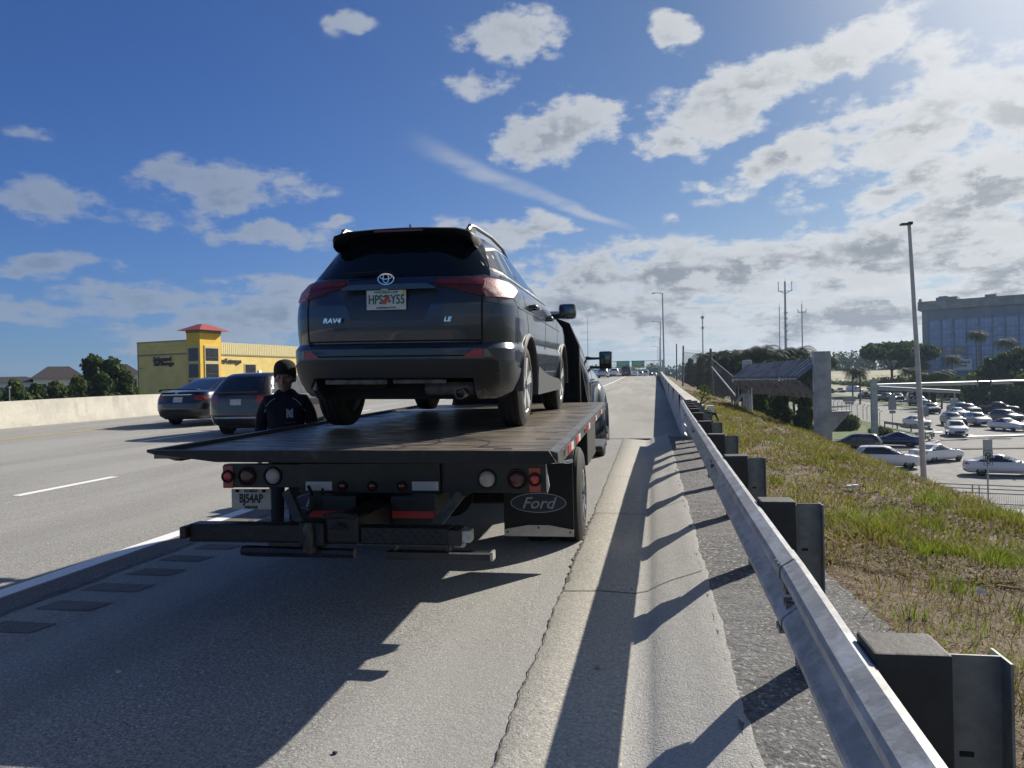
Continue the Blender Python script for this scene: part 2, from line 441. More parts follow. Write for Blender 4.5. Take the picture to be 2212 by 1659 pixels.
def hull(name, tab, nr=3.4, nf=3.0, Lr=.55, Lf=.75, m=None, arches=(), ar=.40, inw=.36, levels=30, pinch=0.0, smooth=28, blackm=None, notch=None):
    """car body from level slices. tab rows: (z, y_rear, half width, y_front); arches: (y, z) wheel centres"""
    zs = sorted(set([r[0] for r in tab] + [tab[0][0] + (tab[-1][0] - tab[0][0]) * i / levels for i in range(levels + 1)]))
    zz = [zs[0]]
    for z in zs[1:]:
        if z - zz[-1] > .006 or z in [r[0] for r in tab]: zz.append(z)
    rings = []
    NQ, NS = 9, 26
    for z in zz:
        yr, w, yf = interp(tab, z); L = yf - yr
        lr = min(Lr, L * .42); lf = min(Lf, L * .45); half = []
        for i in range(NQ + 1):
            t = (i / NQ) * PI / 2
            half.append((w * math.sin(t) ** (2 / nr) if t > 0 else 0, yr + lr * (1 - (math.cos(t) ** (2 / nr) if i < NQ else 0))))
        for i in range(1, NS): half.append((w, yr + lr + (L - lr - lf) * i / NS))
        for i in range(NQ + 1):
            t = (1 - i / NQ) * PI / 2
            half.append((w * (math.sin(t) ** (2 / nf)) if i < NQ else 0, yf - lf * (1 - (math.cos(t) ** (2 / nf) if i > 0 else 0))))
        ring = [(x, y, z) for x, y in half] + [(-x, y, z) for x, y in half[-2:0:-1]]
        rings.append(ring)
    mb = MB(); mb.loft(rings)
    me = mb.mesh(name, m)
    if arches:
        o = link('tmp', me); cb = MB()
        for (y, z) in arches:
            for s_ in (1, -1): cb.cyl((s_ * (1.3 - inw / 2 + .0), y, z), (1, 0, 0), ar, 1.0 + inw * .4, 36)

        co = cb.build('tmpc', blackm or m)
        md = o.modifiers.new('b', 'BOOLEAN'); md.operation = 'DIFFERENCE'; md.object = co; md.solver = 'EXACT'; md.use_self = False
        if notch:
            no = MB().box(*notch).build('tmpn', blackm or m); md = o.modifiers.new('n', 'BOOLEAN'); md.operation = 'DIFFERENCE'; md.object = no; md.solver = 'EXACT'
        bpy.context.view_layer.update()
        me2 = eval_mesh(o); drop(o); drop(co)
        if notch: drop(no); me = me2; me.name = name
        if blackm and len(me.materials) < 2: me.materials.append(blackm)
        if blackm:
            for p in me.polygons:
                c = p.center
                for (y, z) in arches:
                    if (math.hypot(c.y - y, c.z - z) < ar + .002 and abs(c.x) < .98 * max(r[2] for r in tab)) and (abs(p.normal.x) < .3 or abs(c.x) < max(r[2] for r in tab) * .75): p.material_index = 1
                if notch and abs(c.x) < notch[1] + .002 and c.y < notch[3] + .002 and c.z < notch[5] + .002: p.material_index = 1
    bm = bmesh.new(); bm.from_mesh(me); bmesh.ops.remove_doubles(bm, verts=bm.verts, dist=1e-4)
    bmesh.ops.recalc_face_normals(bm, faces=bm.faces); bm.to_mesh(me); bm.free()
    me.shade_smooth(); me.set_sharp_from_angle(angle=rad(smooth))
    return me

# common materials
M_ = dict(
    blackplastic=mat('black_plastic', (.009, .010, .012), .50, bump=.15, bscale=90),
    greyplastic=mat('grey_plastic', (.055, .058, .062), .55, bump=.1, bscale=120),
    rubber=mat('rubber', (.014, .014, .015), .8, var=.4, bump=.2, bscale=60),
    glass=mat('dark_glass', (.006, .008, .011), .03, spec=.9, coat=.6),
    under=mat('underbody', (.010, .010, .011), .85, var=.5, bump=.3),
    steel=mat('worn_steel', (.30, .30, .29), .42, metal=.9, var=.5, vscale=9, bump=.15, bscale=40),
    chrome=mat('chrome', (.75, .76, .78), .10, metal=1.0),
    alloy=mat('alloy_rim', (.60, .61, .62), .38, metal=.35),
    darkrim=mat('dark_rim', (.13, .135, .14), .45, metal=.4),
    blacksteel=mat('black_painted_steel', (.007, .008, .009), .42, var=.5, vscale=6, col2=(.018, .017, .016), bump=.2, bscale=40),
    gap=mat('panel_gap', (.003, .003, .003), .9),
    redlens=mat('red_lens', (.32, .016, .022), .16, coat=.6, var=.4, vscale=40),
    dkred=mat('dark_red_lens', (.085, .014, .018), .25, coat=.35),
    clearlens=mat('clear_lens', (.62, .62, .60), .2, coat=.5),
    white=mat('white_paint', (.78, .78, .76), .5),
    galv=mat('galvanized_steel', (.42, .45, .47), .50, metal=.55, var=.35, vscale=7, bump=.08, bscale=50, lo=.3, hi=.75),
    concrete=mat('concrete', (.42, .40, .36), .85, var=.35, vscale=2.5, bump=.4, bscale=35),
    black=mat('flat_black', (.008, .008, .009), .8),
    letter=mat('black_lettering', (.01, .01, .012), .5),
    trunk=mat('bark', (.11, .085, .06), .9, var=.5, vscale=6, bump=.6, bscale=20),
)

# ================================================================== SETTING
asph = ground_mat('asphalt_lane', (.355, .35, .33), (.23, .228, .215), .6, (.66, .64, .58), 1, .35, streak=1)
asph2 = ground_mat('asphalt_shoulder', (.345, .34, .32), (.215, .21, .20), .75, (.68, .665, .63), 1, .48, crack=.5, streak=1)
dkasph = ground_mat('asphalt_dark', (.12, .12, .12), (.06, .06, .06), .5, (.35, .34, .33), .8, .3)
coarse = ground_mat('asphalt_coarse', (.165, .165, .165), (.065, .065, .066), .8, (.50, .49, .47), .5, .4, bump=1.0)
gutc = ground_mat('gutter_concrete', (.46, .44, .385), (.29, .275, .24), .9, (.74, .70, .60), .7, .5, streak=1)
curbc = ground_mat('kerb_concrete', (.47, .46, .425), (.35, .34, .315), .4, (.66, .64, .58), 1, .35, streak=1)
slabc = ground_mat('slab_concrete', (.36, .35, .315), (.28, .27, .25), .35, (.52, .50, .46), 1, .5, streak=1, crack=.6)
lowasph = ground_mat('asphalt_old', (.25, .248, .24), (.19, .188, .18), .2, (.5, .49, .47), .3, .5, crack=0)
soil = mat('dry_thatch', (.075, .05, .032), .95, col2=(.18, .14, .075), vscale=9, bump=1.0, bscale=45)
lowgreen = mat('ground_grass', (.06, .09, .022), .95, col2=(.13, .11, .05), vscale=.35, bump=.6, bscale=6, vdetail=8)
paint = mat('road_paint', (.88, .88, .86), .6, col2=(.66, .66, .64), vscale=24, lo=.5, hi=.8)
ypaint = mat('yellow_paint', (.55, .40, .10), .6, col2=(.35, .28, .12), vscale=20)
dark = mat('joint_dark', (.035, .032, .03), .9)

def sheet(name, xs, ys, zf, m, parent=None, kind='structure', edge=None, smooth=None):
    mb = MB(); nx = len(xs)
    vs = []
    for j, y in enumerate(ys):
        for i, x in enumerate(xs):
            xx = x + (edge(i, y) if edge else 0)
            vs.append((xx, y, zf(xx, y)))
    fs = [(j * nx + i, j * nx + i + 1, (j + 1) * nx + i + 1, (j + 1) * nx + i) for j in range(len(ys) - 1) for i in range(nx - 1)]
    mb.add(vs, fs)
    o = mb.build(name, m, parent, smooth=smooth)
    if kind and not parent: o['kind'] = kind
    return o
def rng(a, b, n): return [a + (b - a) * i / n for i in range(n + 1)]
YR = rng(-8, 30, 38) + rng(33, 130, 32)[0:] + rng(134, 420, 60)
sheet('road_surface', [-19.6, -15.9, -12.2, -8.5, -4.72], YR, lambda x, y: rz_(x, y), asph)
sheet('road_shoulder', [-4.72, -3, -1.6, -.62], [y for y in YR if y < 18] + [18], lambda x, y: rz_(x, y) - (.004 if x > -.7 else 0), asph2)
sheet('approach_slab', [-4.72, -2, .5, 1.6], [18] + [y for y in YR if y > 18], lambda x, y: rz_(x, y) + .003, slabc)
YF = rng(-8, 18, 260)
jit = lambda y: .006 * math.sin(y * 4.7) + .005 * math.sin(y * 23.3 + 1) + .004 * math.sin(y * 51)
gp = [(-.672, -.010), (-.655, .003), (-.40, -.012), (-.15, -.032), (-.06, -.028), (-.02, -.005), (.03, .022), (.12, .045), (.24, .085), (.34, .115), (.37, .118), (.38, .06)]
def gprof(x): return interp(gp, x)[0] if x > -.7 else -.012
def upz(x): return .118 if x < 1.2 else .118
gm = MB()
def gutter(name, i0, i1, m):
    mb = MB(); idx = list(range(i0, i1 + 1)); nx = len(idx); vs = []
    for y in YF:
        for i in idx:
            x, z = gp[i]
            j = jit(y) if i in (0, 1) else (jit(y + 40) + (-.012 if math.sin(y * 2.3) > .93 else 0)) if i in (9, 10, 11) else 0
            vs.append((x + j, y, lng(y) + z))
    mb.add(vs, [(j * nx + i, j * nx + i + 1, (j + 1) * nx + i + 1, (j + 1) * nx + i) for j in range(len(YF) - 1) for i in range(nx - 1)])
    o = mb.build(name, m, smooth=50); o['kind'] = 'structure'; return o
gutter('gutter', 0, 3, gutc)
gutter('kerb', 3, 11, curbc)
# transverse joints in gutter and kerb
jb = MB()
for y0 in [-.2, 2.55, 5.55, 8.6, 11.6, 14.6, 17.4]:
    pts = []
    for i, (x, z) in enumerate(gp[1:10]):
        pts.append((x, y0 + .02 * math.sin(i * 2.3) + x * .25, z + lng(y0) + .0035))
    for a, b in zip(pts, pts[1:]): jb.quad(a, b, (b[0], b[1] + .012, b[2]), (a[0], a[1] + .012, a[2]))
o = jb.build('kerb_joints', dark); o['kind'] = 'structure'
# joint between shoulder and gutter (crumbling edge)
jb = MB(); prev = None
for k in range(520):
    y = -4 + k * .0423; w = .003 + .005 * abs(math.sin(y * 13)) * abs(math.sin(y * 3.7)) + (.014 if 5.6 < y < 8.4 and math.sin(y * 31) > .1 else 0)
    xc = -.665 + jit(y)
    cur = ((xc - w, y, lng(y) + .005), (xc + w * .6, y, lng(y) + .005))
    if prev: jb.quad(prev[0], prev[1], cur[1], cur[0])
    prev = cur
o = jb.build('gutter_joint', mat('joint_dirt', (.16, .15, .125), .95, col2=(.06, .055, .048), vscale=30, bump=1, bscale=60)); o['kind'] = 'structure'
# slab joints ahead and the cross joint at the slab's start
jb = MB()
for y0 in (18.0, 24.6, 30.5, 41, 52):
    n = 14
    for i in range(n):
        x0 = -4.6 + (5.6) * i / n; x1 = -4.6 + 5.6 * (i + 1) / n; d0 = .06 * math.sin(i * 1.7 + y0); d1 = .06 * math.sin((i + 1) * 1.7 + y0)
        if y0 == 18: d0 = d1 = 0
        w = .022 if y0 < 30 else .05
        jb.quad((x0, y0 + d0, lng(y0) + .008), (x1, y0 + d1, lng(y0) + .008), (x1, y0 + d1 + w, lng(y0) + .0085), (x0, y0 + d0 + w, lng(y0) + .0085))
o = jb.build('slab_joints', dark); o['kind'] = 'structure'
# asphalt strip under the guardrail
sheet('asphalt_strip', [.335, .6, .85, 1.1, 1.26], rng(-8, 17.2, 180), lambda x, y: lng(y) + .112 + .004 * math.sin(x * 31 + y * 17), coarse,
      edge=lambda i, y: (jit(y + 7) * .6) if i == 0 else (jit(y) * 3 + .05 * math.sin(y * 1.9) + .03 * math.sin(y * 5.3)) if i == 4 else 0)

# painted markings
def stripe(name, x, w, y0, y1, m, z=.004, kindless=False, n=None):
    ys = rng(y0, y1, n or max(2, int((y1 - y0) / 1.2)))
    return sheet(name, [x - w / 2, x + w / 2], ys, lambda a, b: rz_(a, b) + z, m)
stripe('edge_line', -4.92, .17, -6, 200, paint)
stripe('yellow_line', -15.85, .19, -6, 200, ypaint)
for y0 in (-3.2, 8.75, 20.6, 32.8, 45, 57.2, 69.4):
    stripe('lane_dash', -8.56, .14, y0, y0 + 1.9, paint, .0045)
for y0 in (3.8, 16.0, 28.2, 40.4, 52.6):
    stripe('lane_dash', -12.2, .14, y0, y0 + 3.0, paint, .0045)
seam = mat('seam_tar', (.06, .06, .06), .8, col2=(.13, .125, .12), vscale=14)
stripe('edge_patch', -4.68, .26, -6, 60, ground_mat('asphalt_seam', (.20, .19, .18), (.11, .105, .10), .5, (.4, .39, .37), 1, .4), .003, n=60)
sheet('shoulder_seam', [-4.54, -4.45], rng(-6, 18, 160), lambda x, y: rz_(x, y) + .006, seam, edge=lambda i, y: .012 * math.sin(y * 6 + i * 2) + .008 * math.sin(y * 19 + i))
rb = MB()
for k in range(24):
    y = 3.2 + k * .46; x0, x1 = -4.36 + .03 * math.sin(k * 3), -3.93 + .04 * math.sin(k * 5)
    rb.quad((x0, y, lng(y) + .0065), (x1, y, lng(y) + .0065), (x1 + .03, y + .19, lng(y + .19) + .0065), (x0 + .03, y + .20, lng(y + .20) + .0065))
rb = rb.build('rumble_strip', ground_mat('rumble_asphalt', (.20, .195, .18), (.13, .125, .12), .4, (.35, .34, .32), 1, .5)); rb['kind'] = 'structure'

# embankment right of the road
def slope_z(x, y):
    t = [(1.0, .105), (1.3, .10), (3.0, -.10), (4.2, -.34), (5.2, -.68), (6.4, -1.22), (8.0, -1.98), (15.0, -5.35), (17.5, -5.6)]
    z = interp(t, x)[0] if x < 17.5 else -5.6
    f = max(0, min(1, (17 - x) / 13))
    n = 0 if x < 1.35 else .035 * math.sin(x * 2.1 + y * 1.3) + .025 * math.sin(x * 5.3 - y * 2.9) + .05 * math.sin(y * .43 + x * .7)
    return z + lng(y) * f + n * min(1, max(0, (x - 1.2) * .8))
XS = [.95, 1.2, 1.35] + rng(1.6, 9, 30) + rng(9.5, 17.5, 10)
slope = sheet('embankment_ground', XS, rng(-5, 30, 110) + rng(31, 80, 40) + rng(84, 260, 30), slope_z, soil, smooth=60)
sheet('embankment_left', [-19.6, -20.5, -24, -30, -36], rng(-30, 260, 20), lambda x, y: (rz_(-19.4, y) if x > -21 else rz_(-19.4, y) - (-(x + 20.5)) * .42), lowgreen)
# low ground, one sheet to the horizon
sheet('ground', [-1500, -600, -200, -60, -20, 0, 20, 60, 200, 600, 1500], [-120, -50, 0, 40, 80, 110, 150, 190, 300, 600, 1200, 2000], lambda x, y: lowz(y) - .35, lowgreen)
def lowsheet(name, pix, m, dz, kind='structure', sub=6):
    """level patch on the low ground, outline given by points that are turned into places on the ground"""
    P = [ong(*p) for p in pix]; out = []
    for i in range(len(P)):
        a, b = P[i], P[(i + 1) % len(P)]
        out += [a.lerp(b, k / sub) for k in range(sub)]
    pts = [Vector((p.x, p.y)) for p in out]
    xs = [p.x for p in pts]; ys = [p.y for p in pts]; nb = len(pts)
    for yy in (80, 95, 110, 130, 150, 190):
        for xx in rng(min(xs), max(xs), 30):
            c = False; j = nb - 1
            for i in range(nb):
                if (pts[i].y > yy) != (pts[j].y > yy) and xx < (pts[j].x - pts[i].x) * (yy - pts[i].y) / (pts[j].y - pts[i].y) + pts[i].x: c = not c
                j = i
            if c: pts.append(Vector((xx, yy)))
    r = delaunay_2d_cdt(pts, [(i, (i + 1) % nb) for i in range(nb)], [], 1, 1e-4)
    mb = MB(); mb.add([(v.x, v.y, lowz(v.y) + dz) for v in r[0]], [tuple(f) for f in r[2]])
    o = mb.build(name, m)
    for p in o.data.polygons:
        if p.normal.z < 0: p.flip()
    if kind: o['kind'] = kind
    return o
def q4(*p): return [((1900 + x / 2.37) * .80378, (700 + y / 2.37) * .80378) for x, y in p]
lowsheet('low_road', q4((690, 838), (900, 836), (1200, 862), (1500, 905), (1800, 935), (2100, 985), (2500, 1060), (2900, 1500), (2300, 1760), (1000, 1760), (600, 1400), (200, 1180), (250, 980), (690, 905)), lowasph, -.03)
gr_low = mat('verge_grass', (.085, .13, .022), .95, col2=(.055, .085, .02), vscale=.8, bump=.8, bscale=5, vdetail=8)
lowsheet('verge_triangle', q4((400, 960), (600, 955), (690, 940), (800, 962), (1120, 1058), (1350, 1098), (1432, 1118), (1400, 1135), (1290, 1142), (1000, 1150), (690, 1180), (420, 1180)), gr_low, .05)
lowsheet('median_strip', q4((690, 838), (800, 852), (950, 868), (1170, 898), (1370, 926), (1390, 940), (1340, 948), (1160, 918), (950, 888), (800, 876), (690, 862)), gr_low, .04)
lowsheet('far_verge', q4((1300, 880), (1500, 900), (1800, 930), (2100, 980), (2500, 1055), (2600, 940), (2100, 880), (1300, 850)), gr_low, .05)
lowsheet('stop_line', q4((1640, 1120), (2030, 1110), (2030, 1116), (1640, 1126)), paint, .05)
lowsheet('lane_line', q4((1545, 1085), (1700, 1118), (1712, 1118), (1556, 1085)), paint, .05)
lowsheet('lane_line', q4((1440, 1092), (1500, 1092), (1500, 1099), (1440, 1099)), paint, .05)
lowsheet('tar_seam', q4((1180, 1204), (1500, 1199), (2100, 1192), (2100, 1197), (1500, 1205), (1180, 1209)), dark, .05)
lowsheet('turn_kerb', q4((1395, 1165), (1440, 1158), (1480, 1145), (1500, 1130), (1506, 1132), (1490, 1150), (1445, 1166), (1395, 1173)), curbc, .06)
lowsheet('footpath', q4((1360, 1560), (2100, 1600), (2200, 1640), (1350, 1640)), curbc, .08)
# sandy field beyond the road, distant
sheet('field', rng(30, 330, 5), rng(235, 440, 4), lambda x, y: -3.9 + .040 * (y - 235), mat('sandy_field', (.36, .33, .22), .95, col2=(.20, .20, .10), vscale=.06))

# ================================================================== WHEELS AND CARS
def wheel_meshes(r, w, rimr, spokes=10, rimmat='alloy', key='', double=False):
    """tyre, rim (axis x, outer side +x)"""
    t = MB(); b = w * .14
    t.lathe([(-w / 2 + b * .2, rimr * .98), (-w / 2, rimr + .02), (-w / 2 + b * .3, r - b * 1.6), (-w / 2 + b, r - b * .25), (-w / 4, r), (-w / 4 + .004, r - .008), (-w / 4 + .012, r - .008), (-w / 4 + .016, r),
             (-.006, r + .001), (-.004, r - .008), (.004, r - .008), (.006, r + .001), (w / 4 - .016, r), (w / 4 - .012, r - .008), (w / 4 - .004, r - .008), (w / 4, r), (w / 2 - b, r - b * .25), (w / 2 - b * .3, r - b * 1.6), (w / 2, rimr + .02), (w / 2 - b * .2, rimr * .98)], (0, 0, 0), n=48)
    tm = t.mesh('tyre' + key, M_['rubber'], 35)
    k = MB()
    k.lathe([(-w / 2 + .02, rimr * .99), (w / 2 - .02, rimr * .99), (w / 2 - .012, rimr * .97), (w / 2 - .02, rimr * .93), (w / 2 - .06, rimr * .90), (-w / 2 + .03, rimr * .88)], (0, 0, 0), n=40)
    k.cyl((w / 2 - .055, 0, 0), (1, 0, 0), rimr * .24, .04, 20)
    k.cyl((w / 2 - .036, 0, 0), (1, 0, 0), rimr * .12, .015, 16)
    for i in range(spokes):
        a = 2 * PI * i / spokes + (.18 if double and i % 2 else -.18 if double else 0) * (2 * PI / spokes) * 1.6
        R = Matrix.Rotation(a, 4, 'X')
        x = w / 2 - .028; h0, h1 = rimr * .06, rimr * .10
        k.add([R @ Vector(p) for p in ((x - .02, -h0, rimr * .2), (x + .014, -h0, rimr * .2), (x + .014, h0, rimr * .2), (x - .02, h0, rimr * .2), (x - .012, -h1, rimr * .93), (x + .024, -h1, rimr * .93), (x + .024, h1, rimr * .93), (x - .012, h1, rimr * .93))],
              [(0, 1, 5, 4), (1, 2, 6, 5), (2, 3, 7, 6), (3, 0, 4, 7)])
    km = k.mesh('rim' + key, M_[rimmat], 35)
    d = MB(); d.cyl((0, 0, 0), (1, 0, 0), rimr * .9, w * .5, 28)
    dm = d.mesh('brake_disc' + key, M_['black'], 35)
    return tm, km, dm
def add_wheel(parent, x, y, r, meshes, side, name='wheel', tilt=0):
    e = link(name, meshes[0], parent, (x, y, r)); e.rotation_euler = (random.random() * 3, 0, PI if side < 0 else 0)
    e.rotation_mode = 'XYZ'
    if tilt: e.rotation_euler.z += tilt
    link('rim', meshes[1], e); link('brake_disc', meshes[2], e)
    return e
PAINTS = {}
def paint_mat(key, col, metal=.4, rough=.32):
    if key not in PAINTS: PAINTS[key] = mat('car_paint_' + key, col, rough, metal=metal, coat=1.0, var=.06, vscale=1.5)
    return PAINTS[key]

# level tables (z, y_rear, half width, y_front); origin: middle of the car on the ground
TAB = {
 'sedan': [(.20, -2.20, .74, 2.15), (.30, -2.33, .84, 2.30), (.50, -2.38, .89, 2.38), (.66, -2.37, .90, 2.36), (.80, -2.33, .89, 2.22), (.90, -2.30, .86, 1.85), (.955, -2.28, .84, 1.35), (1.00, -2.24, .81, .98), (1.02, -1.98, .79, .95), (1.06, -1.72, .76, .84), (1.16, -1.42, .71, .62), (1.28, -1.08, .64, .34), (1.37, -.80, .58, .08), (1.42, -.58, .50, -.14), (1.45, -.30, .38, -.34)],
 'suv': [(.26, -2.12, .78, 2.10), (.36, -2.24, .87, 2.24), (.56, -2.30, .92, 2.32), (.75, -2.29, .925, 2.30), (.92, -2.28, .92, 2.16), (1.02, -2.27, .90, 1.75), (1.08, -2.25, .88, 1.22), (1.14, -2.22, .86, 1.06), (1.30, -2.12, .79, .78), (1.46, -1.98, .72, .50), (1.57, -1.86, .67, .28), (1.64, -1.70, .60, .06), (1.67, -1.3, .48, -.2)],
 'van': [(.26, -2.42, .84, 2.45), (.5, -2.50, .96, 2.55), (.9, -2.50, .98, 2.52), (1.15, -2.49, .98, 2.28), (1.25, -2.48, .97, 1.75), (1.6, -2.46, .93, 1.42), (1.9, -2.42, .90, 1.15), (2.05, -2.38, .86, .98), (2.12, -2.3, .74, .7)],
 'pickup': [(.36, -2.62, .80, 2.50), (.5, -2.68, .93, 2.62), (.75, -2.70, .96, 2.68), (.98, -2.69, .96, 2.60), (1.10, -2.68, .95, 2.38), (1.18, -2.66, .93, 1.70), (1.22, -1.02, .90, 1.30), (1.27, -.98, .87, 1.18), (1.5, -.92, .80, .86), (1.68, -.86, .74, .56), (1.78, -.74, .66, .34), (1.82, -.5, .5, .1)],
}
SPEC = {'sedan': dict(ax=(-1.36, 1.42), r=.325, tr=.78, sg=[(-1.60, .965), (-1.15, 1.20), (-.70, 1.355), (.06, 1.36), (.46, 1.19), (.92, .965)], rear=(.60, 1.06, .46, 1.35), front=(.66, 1.04, .50, 1.36), light=(.72, .90), H=1.45),
        'suv': dict(ax=(-1.36, 1.36), r=.36, tr=.80, sg=[(-1.95, 1.10), (-1.74, 1.52), (-1.3, 1.58), (.14, 1.58), (.56, 1.38), (1.02, 1.07)], rear=(.70, 1.18, .58, 1.54), front=(.70, 1.14, .56, 1.56), light=(.84, 1.08), H=1.67),
        'van': dict(ax=(-1.55, 1.65), r=.37, tr=.84, sg=[(.62, 1.24), (.62, 1.78), (1.1, 1.80), (1.62, 1.3)], rear=(.70, 1.28, .66, 1.85), front=(.82, 1.28, .72, 1.92), light=(.9, 1.2), H=2.12),
        'pickup': dict(ax=(-1.72, 1.80), r=.41, tr=.82, sg=[(-.84, 1.26), (-.76, 1.68), (.36, 1.70), (1.10, 1.26)], rear=(.68, 1.28, .58, 1.68), front=(.74, 1.26, .58, 1.72), light=(.85, 1.10), H=1.82)}
_car_cache = {}
def make_car(kind, key, col, loc, az, label, cat='car', group=None, metal=.4, name=None, sx=1.0, plate=True, detail=True, rimm='alloy'):
    """az: heading, degrees clockwise from +Y"""
    name = name or {'sedan': 'sedan_car', 'suv': 'family_suv', 'van': 'delivery_van', 'pickup': 'pickup_truck'}[kind]
    rot = -rad(az)
    if (kind, key) in _car_cache:
        c = copy_tree(_car_cache[(kind, key)]); c.location = loc; c.rotation_euler = (0, 0, rot); c.name = name
        return tag(c, label, cat, group)
    root = empty(name, loc, rot, label, cat, group); sp = SPEC[kind]; pm = paint_mat(key, col, metal)
    me = hull('car_body', TAB[kind], m=pm, arches=[(a, sp['r'] + .02) for a in sp['ax']], ar=sp['r'] + .055, levels=22, Lr=.5, Lf=.7, nr=3.2, nf=2.8, blackm=M_['black'])
    if kind == 'pickup':
        pass
    link('body', me, root); bv = bvh_of(me)
    sg = sp['sg']
    for s_ in (1, -1):
        patch('side_window', bv, sg, 's', M_['glass'], root, sgn=s_, step=.16, off=.006)
    if kind in ('sedan', 'suv'):
        for s_ in (1, -1):
            mid = -.32 if kind == 'suv' else -.2
            strip('door_pillar', bv, [(mid, sg[0][1]), (mid + .05, sg[2][1])], .07, 's', M_['black'], root, off=.010, sgn=s_)
    for axn, nm in (('r', 'rear_window'), ('f', 'windshield')):
        a, z0, b, z1 = sp['rear' if axn == 'r' else 'front']
        patch(nm, bv, [(-a, z0), (-b, z1), (b, z1), (a, z0)], axn, M_['glass'], root, step=.14, off=.006)
    z0, z1 = sp['light']; W = .86 if kind != 'sedan' else .84
    for s_ in (1, -1):
        P = [(s_ * .52, z0 + .05), (s_ * .56, z1 - .02), (s_ * W, z1), (s_ * (W + .01), z0 + .02)]
        patch('taillight', bv, P, 'r', M_['redlens'], root, step=.09, off=.008)
        P = [(s_ * .48, z0 - .06), (s_ * .52, z1 - .10), (s_ * W, z1 - .06), (s_ * W, z0 - .02)]
        patch('headlight', bv, P, 'f', M_['clearlens'], root, step=.09, off=.008)
        m = MB(); mz = sg[-1][1] + .03; my = sg[-1][0] - .12
        m.bbox(s_ * .92 if s_ > 0 else -1.09, 1.09 if s_ > 0 else -.92, my, my + .13, mz - .04, mz + .10, .03)
        m.box(min(s_ * .78, s_ * .95), max(s_ * .78, s_ * .95), my + .03, my + .09, mz - .02, mz + .02)
        m.build('side_mirror', pm, root, smooth=40)
    patch('grille', bv, [(-.46, .36), (-.50, .62), (.50, .62), (.46, .36)], 'f', M_['blackplastic'], root, step=.12, off=.008)
    patch('rear_bumper', bv, [(-.72, .30), (-.72, .42), (.72, .42), (.72, .30)], 'r', M_['blackplastic'], root, step=.14, off=.01)
    if plate:
        patch('number_plate', bv, [(-.155, .70 if kind != 'suv' else .82), (-.155, .85 if kind != 'suv' else .97), (.155, .85 if kind != 'suv' else .97), (.155, .70 if kind != 'suv' else .82)], 'r', mat('plate_white', (.55, .58, .60), .5, col2=(.2, .24, .28), vscale=60), root, off=.012)
    mk = ('w', kind)
    if mk not in _car_cache: _car_cache[mk] = wheel_meshes(sp['r'], .21, sp['r'] * .62, 9, 'darkrim', key='_' + kind)
    for y in sp['ax']:
        for s_ in (1, -1): add_wheel(root, s_ * sp['tr'], y, sp['r'], _car_cache[mk], s_)
    for s_ in (1, -1): patch('sill', bv, [(sp['ax'][0] + sp['r'] + .1, .22), (sp['ax'][0] + sp['r'] + .1, .36), (sp['ax'][1] - sp['r'] - .1, .36), (sp['ax'][1] - sp['r'] - .1, .22)], 's', M_['blackplastic'], root, sgn=s_, step=.3, off=.008)
    MB().box(-.7, .7, -1.9, 1.9, .2, .32).build('underbody', M_['under'], root)
    _car_cache[(kind, key)] = root
    return root

